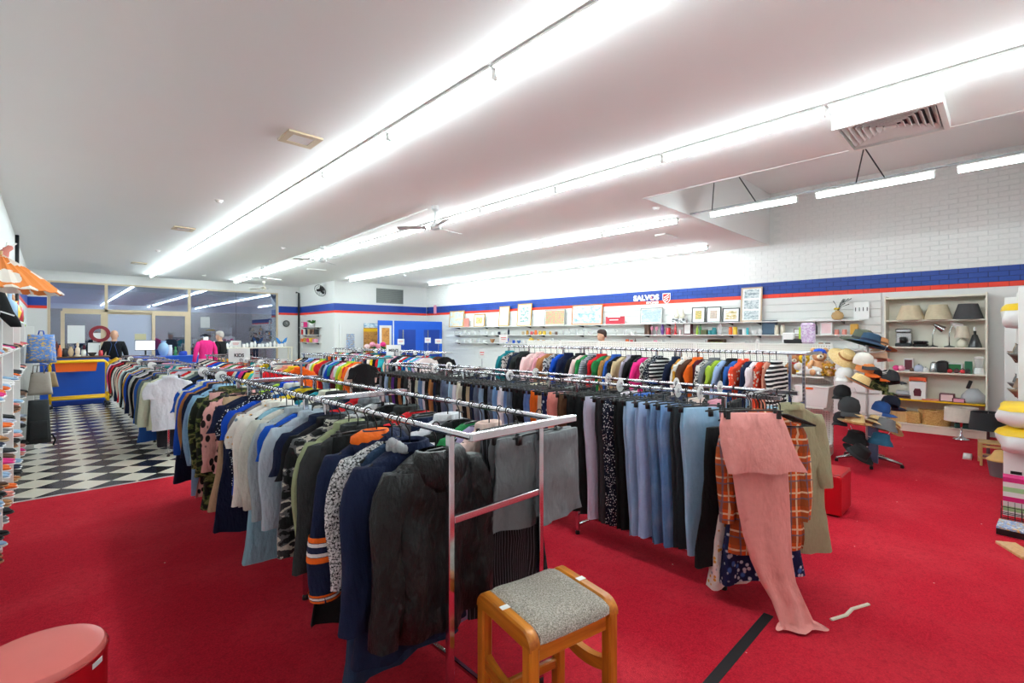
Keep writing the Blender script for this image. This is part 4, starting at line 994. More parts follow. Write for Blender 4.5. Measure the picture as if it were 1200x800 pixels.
# ------------------------------------------------------------------ right side of the shop
rs = random.Random(77)
def C(n): return RGB[n] if n in RGB else hexc(n)[:3]
def atD(px, py, d): return Vector((0, 0, H)) + ray(px, py) * d
PROF = {'vase': [(.5, 0), (.75, .15), (1, .45), (.7, .75), (.38, .88), (.5, 1)], 'bottle': [(1, 0), (1, .55), (.85, .66), (.35, .78), (.35, .96), (.42, 1)], 'mug': [(.85, 0), (1, .05), (1, .95), (.96, 1)],
        'jar': [(.85, 0), (1, .06), (1, .72), (.8, .8), (.85, .82), (.85, 1)], 'glass': [(.55, 0), (.6, .03), (.15, .06), (.12, .45), (.7, .58), (1, .8), (.9, 1)], 'tumbler': [(.8, 0), (1, 1)], 'bowl': [(.4, 0), (.45, .08), (.8, .5), (1, 1)],
        'candle': [(1, 0), (1, .96), (.9, 1)], 'teapot': [(.6, 0), (.95, .25), (1, .5), (.7, .82), (.3, .88), (.16, .92), (.16, 1)], 'figurine': [(.9, 0), (.95, .08), (.55, .14), (.7, .38), (.62, .58), (.28, .68), (.42, .82), (.36, .95), (.12, 1)]}
NICE = {'glass': 'stemmed glass', 'tumbler': 'glass tumbler'}
def lathe_item(kind, cn, x, y, z, h, w, where, grp, mat='glaze', name=None, par=None):
    mb = MB().lathe([(r * w / 2, t * h) for r, t in PROF[kind]], 12)
    if kind == 'mug': mb.tube([(w / 2 * .95, 0, h * .8), (w * .85, 0, h * .7), (w * .85, 0, h * .35), (w / 2 * .95, 0, h * .22)], h * .05, 5)
    if kind == 'teapot': mb.tube([(w * .4, 0, h * .35), (w * .65, 0, h * .5), (w * .75, 0, h * .75)], h * .07, 5); mb.tube([(-w * .42, 0, h * .7), (-w * .75, 0, h * .65), (-w * .7, 0, h * .3), (-w * .45, 0, h * .25)], h * .045, 5)
    o = mb.build(kind if kind != 'glass' else 'stem_glass', 'clear_glass' if cn == 'clear' else mat, None, 40, C('white') if cn == 'clear' else C(cn), (x, y, z), rs.uniform(0, 6))
    return tag(o, f'{cn if not cn.startswith("#") else "coloured"} {NICE.get(kind, kind)} {where}', NICE.get(kind, kind), grp)
def box_item(name, label, cat, cn, c, d, rz=0, mat='paint', grp=None, r=.004, face=None, fmat=None):
    o = MB().rbox((0, 0, d[2] / 2), d, r).build(name, mat, None, False, C(cn), c, rz); tag(o, label, cat, grp)
    if face: MB().box((-d[0] / 2 - .001, 0, d[2] / 2), (.002, d[1] * .8, d[2] * .8)).build('printed_face', fmat or 'paint', o, False, C(face))
    return o
# long shelves on the slatwall
segs = [1.9, 4.0, 6.1, 8.2, 10.3, 12.4, 14.6]; SX = 10.92
segname = ['by the display bookcase', 'under the wooden triple frame', 'below the wall sign', 'below the wide orange frame', 'below the tall gold frames', 'next to the fitting rooms']
for lv, (z, nm) in enumerate(((1.96, 'top'), (1.68, 'middle'), (1.40, 'lower'))):
    for i, (a, b) in enumerate(zip(segs, segs[1:])):
        o = thing('wall_shelf', f'{nm} white shelf on slatwall {segname[i]}', 'shelf', (0, (a + b) / 2, z), 0, 'white slatwall shelves')
        MB().rbox((SX, 0, -.01), (.29, b - a - .02, .02), .003).build('board', 'white_metal', o)
        for s in (-1, 1): MB().prism([(SX - .13, -.021), (SX + .144, -.021), (SX + .144, -.075)], s * (b - a) * .36 - .006, s * (b - a) * .36 + .006).build('bracket', 'dark_metal', o)
def shelfY(px, X=SX): return atX(px, 392, X).y
UP, MID, LOW = 1.961, 1.681, 1.401
def frame(p0, p1, pt, fm, pm, label, matw=.18, fw=.035, z=UP, X=10.98, kind='picture', triple=False):
    a, b = atX(p0, pt, X), atX(p1, pt, X); y1, y0 = a.y, b.y; h = max(.12, a.z - z); wd = y1 - y0; tilt = .09
    o = thing('framed_picture', label, kind, (X, (y0 + y1) / 2, z), (0, tilt, 0)); fw = min(fw, wd * .12)
    mb = MB()
    for (yy, zz, dy, dz) in ((0, fw / 2, wd, fw), (0, h - fw / 2, wd, fw), (-wd / 2 + fw / 2, h / 2, fw, h - 2 * fw), (wd / 2 - fw / 2, h / 2, fw, h - 2 * fw)): mb.rbox((0, yy, zz), (.022, dy, dz), .003)
    mb.build('frame', fm, o); MB().box((.004, 0, h / 2), (.006, wd - 2 * fw, h - 2 * fw)).build('mat_board', 'paper', o)
    if triple:
        for k in range(3): MB().box((-.001, 0, h * (.19 + .31 * k)), (.004, wd * .68, h * .25)).build('print', pm, o)
    else:
        m = min(wd, h) * matw; MB().box((-.001, 0, h / 2), (.004, wd - 2 * fw - 2 * m, h - 2 * fw - 2 * m)).build('print', pm, o)
plain('gold_frame', '#c99a45', .35, .3, var=.1); plain('orange_wood', '#c8742a', .4, var=.15); plain('grey_frame', '#8a8a84', .4); plain('black_frame', '#2c2e2a', .4); plain('beige_wood', '#cdb294', .5, var=.12)
frame(526, 543, 364.5, 'gold_frame', 'pic_beach', 'gold framed beach painting on the top shelf next to the fitting rooms', .0)
frame(555, 567.5, 368, 'gold_frame', 'pic_field', 'small gold framed landscape with white mat on the top shelf')
frame(584, 596, 359, 'gold_frame', 'pic_pale', 'tall narrow gold framed pale print on the top shelf', .06)
frame(605.5, 622, 356, 'gold_frame', 'pic_teal', 'tall gold framed print with teal figure on the top shelf', .14)
frame(638, 661.5, 363, 'grey_frame', 'pic_garden', 'thin grey framed garden painting on the top shelf', .03, .02)
frame(669.5, 705.5, 357.5, 'orange_wood', 'pic_sea', 'wide orange wood framed seascape on the top shelf', .03)
frame(750, 776, 361, 'grey_frame', 'pic_fog', 'grey framed misty ship print on the top shelf', .05, .02)
frame(810.5, 826, 360, 'black_frame', 'pic_green', 'black framed green print with wide mat beside the twin figurines', .2, .02)
frame(827.5, 844.5, 359.5, 'black_frame', 'pic_rose', 'black framed rosy print between two other black frames', .2, .02)
frame(846.5, 866.5, 361, 'black_frame', 'pic_gold', 'black framed golden landscape beside the wooden triple frame', .14, .02)
frame(867.5, 892.5, 337, 'beige_wood', 'pic_ink', 'tall pale wood frame holding three ink prints', .1, .03, triple=True)
def card(p0, p1, pt, lab, mat, X=11.0, z=UP, cn='white', cat='sign'):
    a, b = atX(p0, pt, X), atX(p1, pt, X); o = MB().box((0, 0, (a.z - z) / 2), (.006, a.y - b.y, a.z - z)).build('sign_card', mat, None, False, C(cn), (X, (a.y + b.y) / 2, z)); return tag(o, lab, cat)
card(543.5, 549.5, 373, 'small red and white card between two gold frames', 'paint', cn='salmon')
o = card(710, 732, 371, 'small red notice on the top shelf beside the orange framed seascape', 'paint', cn='#b8283a')
for k in range(2): MB().box((-.004, .04, .2 - k * .08), (.002, .4 - .12 * k, .025)).build('printed_line', 'paper', o)
# black and white twin figurines on a striped box
tf = thing('twin_figurines', 'two pale figurines on a black and white base on the top shelf', 'figurine', (10.95, shelfY(796.5, 10.95), UP))
MB().rbox((0, 0, .055), (.1, .36, .11), .01).build('base', 'pic_bw', tf)
for s in (-1, 1): MB().lathe([(.05, .11), (.06, .18), (.03, .24), (.032, .28), (.02, .31), (.004, .34)], 10, (0, s * .07, 0)).build('figure', 'glaze', tf, True, C('cream'))
# vase with dark twigs and yellow flower
vz = thing('flower_vase', 'round tan vase with yellow flower and dark twigs on the top shelf', 'vase', (SX, shelfY(981.5), UP))
MB().lathe([(.05, 0), (.09, .03), (.105, .085), (.085, .14), (.04, .165), (.045, .185), (.035, .185)], 16).build('vase', 'glaze', vz, True, C('#c9a066'))
for k in range(9):
    a = rs.uniform(-1, 1); p1 = Vector((rs.uniform(-.05, .05), -.08 - .19 * rs.random(), .27 + .16 * rs.random()))
    if k < 2: p1 = Vector((0, .07, .37))
    MB().tube([(0, 0, .17), (p1.x * .5, p1.y * .4, .17 + (p1.z - .17) * .65), p1], .005, 4, rs=[.004, .004, .009]).build('twig', 'matte', vz, True, C('#2f3a38'))
for k in range(7):
    a = 2 * PI * k / 7; MB().ball((math.cos(a) * .03, .01 + math.sin(a) * .03, .215 + .01 * (k % 2)), (.024, .024, .016), 7, 5).build('petal', 'matte', vz, True, C('yellow'))
cl_ = card(1000.5, 1018.5, 354, 'white pegged calendar board at the end of the top shelf', 'paper', 11.02, cat='calendar')
for k in range(4): MB().box((-.006, -.09 + k * .06, .2), (.006, .012, .07)).build('peg', 'black_plastic', cl_)
# things on the middle and lower shelves
midl = [(533, 'glass', 'clear', .14, .07), (538, 'tumbler', 'clear', .1, .07), (544, 'glass', 'clear', .15, .08), (549, 'bowl', 'clear', .08, .14), (556, 'tumbler', 'clear', .12, .07), (562, 'glass', 'clear', .15, .08), (570, 'jar', 'clear', .14, .09), (577, 'mug', 'white', .1, .09), (585, 'mug', 'navy', .1, .09), (590, 'bowl', 'white', .07, .14), (596, 'bottle', 'navy', .22, .07),
        (613, 'mug', 'beige', .1, .09), (618, 'jar', 'mustard', .13, .09), (623, 'mug', 'red', .1, .09), (628, 'jar', 'orange', .14, .1), (633, 'mug', 'yellow', .11, .1), (638, 'mug', 'yellow', .11, .1), (645, 'jar', 'mustard', .1, .08), (652, 'mug', 'brown', .09, .08), (660, 'tumbler', 'clear', .14, .07), (668, 'glass', 'clear', .17, .08), (676, 'tumbler', 'clear', .13, .07), (684, 'glass', 'clear', .16, .08), (692, 'bowl', 'clear', .09, .16),
        (722, 'glass', 'clear', .16, .08), (733, 'jar', 'clear', .13, .09), (742, 'bowl', 'white', .07, .15), (764, 'glass', 'pink', .2, .08), (769.5, 'glass', 'pink', .2, .08), (776.5, 'vase', 'purple', .26, .1), (783, 'mug', 'red', .17, .12), (791.5, 'figurine', 'red', .3, .09), (797, 'tumbler', 'pale pink', .12, .07), (817, 'bottle', 'lime', .22, .06), (821, 'bottle', 'green', .24, .06), (832, 'mug', 'teal', .1, .09), (837, 'jar', 'teal', .16, .11), (843.5, 'vase', 'clear', .27, .12),
        (856, 'jar', 'orange', .17, .08), (861.5, 'candle', 'yellow', .17, .09), (867.5, 'mug', 'charcoal', .12, .08), (872, 'mug', 'white', .12, .08), (876, 'tumbler', 'turquoise', .15, .06), (884, 'bowl', 'white', .09, .14), (891, 'teapot', 'white', .15, .12), (910, 'jar', 'cream', .2, .09), (917.5, 'jar', 'cream', .2, .09), (956, 'bottle', 'charcoal', .26, .06), (980.5, 'candle', 'salmon', .1, .08), (989.5, 'candle', 'salmon', .1, .08)]
def segw(px):
    y = shelfY(px)
    for i, (a, b) in enumerate(zip(segs, segs[1:])):
        if a <= y <= b: return segname[i]
    return segname[0]
def shelf_row(lst, z, nm):
    for px, kind, cn, h, wd in lst:
        wh = f'on the {nm} wall shelf {segw(px)}'
        lathe_item(kind, cn, SX - .02, shelfY(px, SX - .02), z, h, wd, wh, f'{NICE.get(kind, kind)}s {wh}')
shelf_row(midl, MID, 'middle')
lowl = [(536, 'bowl', 'white', .09, .15), (545, 'mug', 'white', .1, .09), (552, 'teapot', 'white', .14, .13), (560, 'jar', 'clear', .15, .1), (568, 'bowl', 'white', .08, .16), (577, 'bowl', 'tan', .13, .18), (594, 'bowl', 'royal blue', .16, .16), (602, 'mug', 'royal blue', .1, .09), (608, 'bowl', 'blue', .09, .14), (614, 'mug', 'white', .1, .09), (622.5, 'teapot', 'yellow', .2, .18), (631, 'jar', 'mustard', .14, .1), (637, 'mug', 'mustard', .12, .1), (647, 'glass', 'clear', .17, .09), (656, 'tumbler', 'clear', .13, .08), (663, 'bowl', 'white', .09, .16),
        (728, 'tumbler', 'white', .14, .08), (735, 'jar', 'orange', .16, .1), (740, 'candle', 'red', .14, .08), (744.5, 'bottle', 'brown', .18, .06), (753, 'bowl', 'white', .08, .15), (768, 'mug', 'pink', .14, .1), (778, 'glass', 'clear', .16, .09), (790, 'bowl', 'white', .06, .15), (806, 'bowl', 'pink', .06, .16), (814.5, 'bowl', 'orange', .06, .13), (828, 'tumbler', 'clear', .16, .08), (853, 'jar', 'teal', .1, .1), (862, 'bowl', 'clear', .1, .14), (875, 'tumbler', 'clear', .13, .08), (888, 'vase', 'white', .2, .12), (962, 'jar', 'tan', .12, .1), (970, 'jar', 'brown', .12, .1)]
shelf_row(lowl, LOW, 'lower')
Yb = lambda px: shelfY(px, SX - .03)
box_item('photo_box', 'dark brown photo box on the middle shelf below the wall sign', 'box', 'brown', (SX, Yb(758.5), MID), (.12, .13, .26))
box_item('gift_box', 'dark red boxed gift on the middle shelf below the wall sign', 'box', 'maroon', (SX, Yb(806), MID), (.12, .18, .28), face='white')
box_item('tin_box', 'dark green tin on the middle shelf below the black frames', 'tin', 'olive', (SX, Yb(825), MID), (.12, .14, .11))
box_item('gift_box', 'navy square gift box on the middle shelf below the triple frame', 'box', '#243c54', (SX, Yb(901.5), MID), (.1, .28, .3), face='#3a566e')
box_item('small_box', 'small black and red box on the middle shelf beside the cream jars', 'box', 'maroon', (SX, Yb(934.5), MID), (.08, .13, .12), face='white')
box_item('ornament_box', 'white boxed mug with pink heart on the middle shelf', 'box', 'white', (SX, Yb(968.5), MID), (.1, .2, .24), face='pale pink')
box_item('gold_tin', 'small gold tin at the end of the middle shelf', 'tin', 'mustard', (SX, Yb(1001), MID), (.1, .12, .2))
cr = thing('wooden_crate', 'small wooden crate with green contents on the lower shelf', 'crate', (SX - .02, Yb(840), LOW))
for (c, d) in (((0, 0, .01), (.16, .36, .02)), ((0, -.175, .09), (.16, .012, .15)), ((0, .175, .09), (.16, .012, .15)), ((.075, 0, .09), (.012, .34, .15)), ((0, 0, .17), (.16, .36, .014))): MB().box(c, d).build('board', 'counter_wood', cr)
for k in range(3): tag(MB().lathe([(.03, 0), (.036, .05), (.02, .09)], 10).build('green_jar', 'glaze', None, 40, C('lime'), (SX - .05, Yb(840) - .1 + .1 * k, LOW + .022)), 'lime green little jar inside the wooden crate', 'jar', 'green jars in the crate')
# ---- wall sign
ysn = [atX(p, 350, XR - .02) for p in (742, 787)]
sg = thing('wall_sign', 'white lettered shop sign with red shield on the blue wall stripe', 'sign', (XR - .024, (ysn[0].y + ysn[1].y) / 2, 0))
p = lambda px, py: atX(px, py, XR - .024)
plain('sign_white', '#ffffff', .4, var=0.0); plain('sign_red', '#e2231a', .4, var=0.0)
yc = sg.location.y
def fit(o, w_, h_):
    xs_ = [v.co.x for v in o.data.vertices]; ys_ = [v.co.y for v in o.data.vertices]
    mx, my = (max(xs_) + min(xs_)) / 2, (max(ys_) + min(ys_)) / 2
    o.data.transform(Matrix.Diagonal((w_ / (max(xs_) - min(xs_)), h_ / (max(ys_) - min(ys_)), 1, 1)) @ Matrix.Translation((-mx, -my, 0)))
s = text('lettering', 'SALVOS', .27, 'sign_white', sg, (0, p(757, 348.8).y - yc, p(757, 348.8).z), (PI / 2, 0, -PI / 2), .003, bold=.014)
fit(s, p(742, 349).y - p(771.8, 349).y, .15)
o2 = text('lettering', 'STORES', .1, 'sign_white', sg, (0, p(764.5, 354.4).y - yc, p(764.5, 354.4).z), (PI / 2, 0, -PI / 2), .003, bold=.004)
fit(o2, p(757.5, 354).y - p(771.8, 354).y, .06)
shp = lambda sx_, sz_: [(-.5 * sx_, .5 * sz_), (.5 * sx_, .5 * sz_), (.5 * sx_, -.1 * sz_), (.3 * sx_, -.35 * sz_), (0, -.5 * sz_), (-.3 * sx_, -.35 * sz_), (-.5 * sx_, -.1 * sz_)]
cy, cz = p(781, 349.5).y - yc, p(781, 349.5).z
def shield(sx_, sz_, m, dx, nm):
    mb = MB(); pl = shp(sx_, sz_); n = len(pl); mb.add([(dx, cy + a, cz + b) for a, b in pl] + [(dx + .004, cy + a, cz + b) for a, b in pl], [tuple(range(n)), tuple(range(2 * n - 1, n - 1, -1))] + [(i, n + i, n + (i + 1) % n, (i + 1) % n) for i in range(n)]); return mb.build(nm, m, sg)
shield(.21, .26, 'sign_white', 0, 'shield'); shield(.18, .225, 'sign_red', -.003, 'shield_field')
for k in range(3): MB().box((-.005, cy, cz + .055 - .055 * k), (.003, .15 - .04 * (k == 2), .02), Rx(-.5)).build('shield_stripe', 'sign_white', sg)
MB().lathe([(.034, -.0015), (.034, .0015)], 16, (0, 0, 0)).build('emblem', 'sign_red', sg, False, None, (-.004, p(763.2, 348.8).y - yc, p(763.2, 348.8).z), (0, PI / 2, 0))
MB().lathe([(.014, -.0015), (.014, .0015)], 12, (0, 0, 0)).build('emblem_centre', 'sign_white', sg, False, None, (-.006, p(763.2, 348.8).y - yc, p(763.2, 348.8).z), (0, PI / 2, 0))
q = atX(502, 363, XR - .02); tag(MB().rbox((0, 0, 0), (.04, .16, .34), .01).build('alarm_box', 'paint', None, False, C('pink'), (XR - .045, 15.9, q.z)), 'small pink and white alarm box in the wall corner', 'alarm')

# ---- display bookcase
BY0, BY1, BX0, BH = .22, 1.53, 10.70, 2.36
bk = thing('display_bookcase', 'cream bookcase of lamps and appliances against the brick wall', 'bookcase', (10.88, (BY0 + BY1) / 2, 0))
bw, bd = BY1 - BY0, .34
for s in (-1, 1): MB().rbox((0, s * (bw / 2 - .012), BH / 2), (bd, .024, BH), .003).build('side_panel', 'cream_metal', bk)
MB().rbox((bd / 2 - .006, 0, BH / 2), (.012, bw - .05, BH), .002).build('back_panel', 'cream_metal', bk)
BS = [.14, .56, 1.04, 1.47, 1.935]
for i, z in enumerate(BS + [BH - .03]):
    MB().rbox((-.006, 0, z - .012), (bd - .014, bw - .05, .024), .003).build('shelf', 'cream_metal' if i != 1 else 'yellow_metal', bk)
MB().rbox((-.14, 0, .058), (.02, bw - .05, .115), .003).build('plinth', 'cream_metal', bk)
BXc = 10.85
def by(px, X=BXc): return atX(px, 392, X).y
def shade(o, r0, r1, z0, z1, col_, n=24, nm='lamp_shade'):
    MB().lathe([(r0, z0), (r1, z1), (r1 - .004, z1), (r0 - .004, z0)], n, cap0=False, cap1=False).build(nm, 'matte', o, 40, col_)
    k = MB(); k.lathe([(r1 - .003, z1 - .008), (r1 - .003, z1 - .004)], n, cap0=False, cap1=False)
    for a in (0, 2.1, 4.2): k.tube([(0, 0, z1 - .02), (math.cos(a) * (r1 - .004), math.sin(a) * (r1 - .004), z1 - .01)], .003, 4)
    k.build('shade_ring', 'steel', o)
for px, cn, lab, r0, r1 in ((1067, '#d9c8a8', 'cream empire lampshade at the inner end of the bookcase top shelf', .18, .115), (1099.5, '#d9c8a8', 'cream empire lampshade in the middle of the bookcase top shelf', .17, .11), (1134.5, '#4a4a4c', 'charcoal lampshade on the bookcase top shelf', .17, .11)):
    o = thing('lampshade', lab, 'lampshade', (BXc - .03, by(px), BS[4] + .001)); shade(o, r0 + .02, r1 + .01, 0, .25, C(cn))
z3 = BS[3] + .001
o = thing('coffee_machine', 'silver coffee machine on the bookcase shelf under the lampshades', 'coffee machine', (BXc, by(1059), z3))
MB().rbox((0, 0, .03), (.2, .22, .06), .01).build('base', 'dark_metal', o); MB().rbox((.05, 0, .15), (.1, .22, .2), .012).build('body', 'steel', o); MB().rbox((0, 0, .28), (.2, .22, .075), .02).build('head', 'steel', o); MB().lathe([(.05, .06), (.055, .15), (.04, .17)], 14, (-.05, 0, 0)).build('jug', 'black_plastic', o, True); MB().tube([(-.1, 0, .12), (-.14, 0, .1)], .012, 6).build('handle', 'black_plastic', o)
o = thing('black_appliance', 'low black sandwich press beside the silver coffee machine', 'appliance', (BXc, by(1079), z3)); MB().rbox((0, 0, .03), (.2, .2, .06), .02).build('base', 'black_plastic', o); MB().rbox((0, 0, .08), (.2, .2, .04), .018).build('lid', 'dark_metal', o); MB().tube([(-.1, -.05, .08), (-.14, -.05, .085), (-.14, .05, .085), (-.1, .05, .08)], .009, 6).build('handle', 'black_plastic', o)
def desk_lamp(px, lab, cn, h, head):
    o = thing('desk_lamp', lab, 'lamp', (BXc, by(px), z3), -1.2)
    MB().lathe([(.07, 0), (.07, .012), (.02, .025), (.012, .03)], 16).build('base', 'black_plastic' if cn == 'steel' else 'dark_metal', o, 40)
    MB().tube([(0, 0, .02), (0, 0, h * .6), (.03, 0, h * .9), (.06, 0, h)], .008, 6).build('arm', 'steel', o, True)
    mb = MB(); rt = Ry(2.2); pr = [(.018, -.04), (.03, 0), (head, .11), (head - .004, .11)]
    mb.loft([[rt @ Vector((math.cos(2 * PI * k / 16) * r, math.sin(2 * PI * k / 16) * r, z)) + Vector((.05, 0, h)) for k in range(16)] for r, z in pr], True, False); mb.build('lamp_head', 'steel' if cn == 'steel' else 'white_metal', o, 40)
desk_lamp(1093, 'silver desk lamp with downward shade on the bookcase', 'steel', .36, .06)
desk_lamp(1112.5, 'white desk lamp with tilted head on the bookcase', 'white', .4, .065)
o = thing('table_lamp', 'cream table lamp with small shade on the bookcase', 'lamp', (BXc, by(1127.5), z3)); MB().lathe([(.06, 0), (.075, .04), (.06, .1), (.02, .14), (.012, .17)], 16).build('base', 'glaze', o, True, C('cream')); shade(o, .1, .07, .16, .35, C('cream'))
o = thing('table_lamp', 'black cone lamp base with bare bulb holder on the bookcase', 'lamp', (BXc, by(1142.5), z3)); MB().lathe([(.085, 0), (.085, .015), (.035, .2), (.02, .215)], 16).build('base', 'glaze', o, 40, C('black')); MB().lathe([(.018, .215), (.018, .27)], 10).build('socket', 'black_plastic', o, 40); MB().lathe([(.016, .27), (.02, .31), (.012, .335)], 10).build('bulb_cap', 'white_plastic', o, True)
z2 = BS[2] + .001
for px, cn, lab in ((1051, 'hot pink', 'hot pink bead clutch at the inner end of the appliance shelf'), (1057, 'pink', 'pink trinket beside the hot pink one')):
    o = MB().ball((0, 0, .05), (.06, .055, .05), 12, 8).build('trinket', 'glaze', None, True, C(cn), (BXc - .06, by(px), z2)); tag(o, lab, 'trinket')
box_item('appliance_box', 'white and pink hair dryer box standing on the bookcase', 'box', 'white', (BXc + .05, by(1064.5), z2), (.1, .13, .22), face='maroon')
for px, cn, lab, r in ((1069, 'brown', 'small brown pot on the appliance shelf', .035), (1077, 'lavender grey', 'round pale grey kettle on the appliance shelf', .07), (1085, 'white', 'round white timer on the appliance shelf', .045)):
    o = thing('round_appliance', lab, 'appliance', (BXc - .04, by(px), z2)); MB().lathe([(r * .8, 0), (r, r * .5), (r * .9, r * 1.2), (r * .4, r * 1.7)], 14).build('body', 'glaze', o, True, C(cn)); MB().ball((0, 0, r * 1.75), r * .2, 8, 5).build('knob', 'black_plastic', o, True)
o = thing('chrome_kettle', 'chrome electric kettle on the appliance shelf', 'kettle', (BXc - .02, by(1094.5), z2)); MB().lathe([(.055, 0), (.06, .02), (.045, .15), (.02, .18)], 14).build('body', 'steel', o, True); MB().tube([(0, -.05, .05), (0, -.09, .08), (0, -.08, .15), (0, -.04, .16)], .01, 6).build('handle', 'black_plastic', o, True)
o = thing('toaster', 'black and silver toaster on the appliance shelf', 'toaster', (BXc, by(1105), z2)); MB().rbox((0, 0, .1), (.24, .15, .2), .03).build('body', 'steel', o); MB().rbox((-.1, 0, .1), (.06, .152, .19), .02).build('end', 'black_plastic', o); MB().box((.02, 0, .2), (.16, .05, .006)).build('slot', 'black_plastic', o)
box_item('appliance_box', 'green and white appliance box on the bookcase', 'box', 'white', (BXc + .06, by(1118.5), z2), (.1, .2, .16), face='green')
for i, (px, cn) in enumerate(((1113, 'red'), (1121, 'maroon'), (1128, 'red'), (1134, 'black'))):
    o = thing('hand_mixer', f'{cn} small kitchen gadget in front of the boxes on the bookcase', 'gadget', (BXc - .1, by(px, BXc - .1), z2), group='kitchen gadgets'); MB().rbox((0, 0, .035), (.07, .075, .06), .02).build('body', 'glaze', o, False, C(cn)); MB().tube([(0, -.03, .06), (0, 0, .085), (0, .03, .06)], .008, 5).build('handle', 'black_plastic', o)
box_item('tall_box', 'tall dark green box on the appliance shelf', 'box', '#1f6a48', (BXc, by(1135), z2), (.1, .09, .2))
o = thing('blender', 'white kitchen blender at the outer end of the appliance shelf', 'blender', (BXc - .02, by(1147.5), z2)); MB().lathe([(.07, 0), (.065, .07), (.05, .1)], 14).build('base', 'white_plastic', o, 40); MB().lathe([(.045, .1), (.065, .25), (.06, .255)], 14).build('jug', 'clear_glass', o, 40, C('white')); MB().lathe([(.062, .255), (.05, .28), (.02, .285)], 14).build('lid', 'white_plastic', o, 40)
z1 = BS[1] + .001
o = thing('video_player', 'grey boxed electronics stacked on the yellow bookcase shelf', 'electronics', (BXc, by(1059), z1)); MB().rbox((0, 0, .035), (.24, .22, .07), .006).build('lower_unit', 'steel', o); MB().rbox((.01, .01, .1), (.2, .18, .055), .006).build('upper_unit', 'paint', o, False, C('light grey')); MB().box((-.12, 0, .035), (.004, .18, .03)).build('front_strip', 'black_plastic', o)
o = box_item('coffee_maker_box', 'tall white carton with orange top and a dark coffee pot picture', 'box', 'white', (BXc, by(1076), z1), (.2, .22, .36), face='white'); MB().box((0, 0, .345), (.204, .224, .07)).build('orange_band', 'paint', o, False, C('#d8542a')); MB().lathe([(.045, 0), (.055, .08), (.035, .13)], 12).build('pot_picture', 'paint', o, 40, C('maroon'), (-.102, 0, .06)).scale = (.06, 1, 1)
box_item('folded_book', 'flat pink book on the yellow bookcase shelf', 'book', 'salmon', (BXc - .05, by(1091), z1), (.16, .22, .025))
box_item('game_box', 'dark pink and white gift box on the yellow bookcase shelf', 'box', '#6a2a3a', (BXc, by(1110), z1), (.16, .19, .13), face='pale pink')
box_item('small_case', 'small dark case with pink trim beside the gift box', 'case', 'maroon', (BXc - .04, by(1124), z1), (.14, .16, .07), face='pink')
o = thing('plastic_bag', 'clear plastic bag of parts with black handle on the yellow shelf', 'bag', (BXc - .03, by(1141), z1)); mb = MB()
mb.loft([[Vector((math.cos(2 * PI * k / 14) * r * (1 + .12 * math.sin(k * 2.3 + i)) * .7, math.sin(2 * PI * k / 14) * r * (1 + .1 * math.sin(k * 1.7 + i * 2)), z)) for k in range(14)] for i, (r, z) in enumerate(((.13, 0), (.16, .05), (.14, .13), (.09, .2), (.05, .24)))]); mb.build('bag', 'paint', o, True, C('light grey')); MB().rbox((0, .05, .3), (.03, .05, .14), .008, Rx(.3)).build('handle', 'black_plastic', o)
z0 = BS[0] + .001
o = thing('wooden_tray', 'pale wooden tray leaning on its side at the bookcase bottom', 'tray', (BXc - .04, by(1053, BXc - .04), z0), (0, .12, 0))
for c, d in (((0, 0, .13), (.012, .2, .24)), ((-.025, .1, .13), (.05, .012, .25)), ((-.025, -.1, .13), (.05, .012, .25)), ((-.025, 0, .006), (.05, .2, .012)), ((-.025, 0, .254), (.05, .2, .012))): MB().box(c, d).build('board', 'pale_wood', o)
o = MB().rbox((0, 0, .1), (.22, .2, .2), .02).build('wicker_box', 'wicker', None, False, None, (BXc, by(1071), z0)); tag(o, 'small square wicker box beside the wooden tray', 'box')
o = thing('wicker_basket', 'large woven wicker basket on the bookcase bottom shelf', 'basket', (BXc, by(1096), z0))
rings = [[Vector((math.cos(2 * PI * k / 28) * rx * (1 + .02 * ((k + i) % 2)), math.sin(2 * PI * k / 28) * ry * (1 + .02 * ((k + i) % 2)), z)) for k in range(28)] for i, (rx, ry, z) in enumerate([(.1 + .02 * t / 7, .19 + .03 * t / 7, .235 * t / 7) for t in range(8)])]
MB().loft(rings, True, False).build('weave', 'wicker', o, False); MB().tube([(math.cos(2 * PI * k / 16) * .12, math.sin(2 * PI * k / 16) * .222, .24 + .012 * math.sin(k * 3)) for k in range(17)], .014, 6).build('rim', 'wicker', o, True)
o = thing('flat_appliance', 'dark green flat case lying behind the chrome lamp', 'case', (BXc, by(1133), z0)); MB().rbox((0, 0, .035), (.24, .3, .07), .015).build('body', 'paint', o, False, C('#20504a')); MB().rbox((0, 0, .08), (.22, .28, .02), .008).build('lid', 'black_plastic', o)
# floor lamps in front of the bookcase
pl = Vector((10.48, atX(1126.5, 400, 10.48).y, 0))
o = thing('drum_lamp', 'chrome pedestal lamp with wide cream drum shade before the bookcase', 'lamp', (pl.x, pl.y, 0)); MB().lathe([(.1, 0), (.1, .012), (.03, .05), (.014, .1), (.012, .2)], 20).build('base', 'chrome', o, True); MB().lathe([(.012, .2), (.018, .26), (.012, .32)], 12).build('stem', 'glaze', o, True, C('red')); shade(o, .21, .2, .3, .52, C('#e2dacb'), 28)
pl = Vector((9.3, atX(1158, 400, 9.3).y, 0))
o = thing('drum_lamp', 'lamp with black drum shade standing beside the doll chair', 'lamp', (pl.x, pl.y, 0)); MB().lathe([(.09, 0), (.09, .015), (.02, .04), (.015, .37)], 18).build('base', 'glaze', o, True, C('maroon')); shade(o, .2, .175, .37, .61, C('#2f3033'), 28)

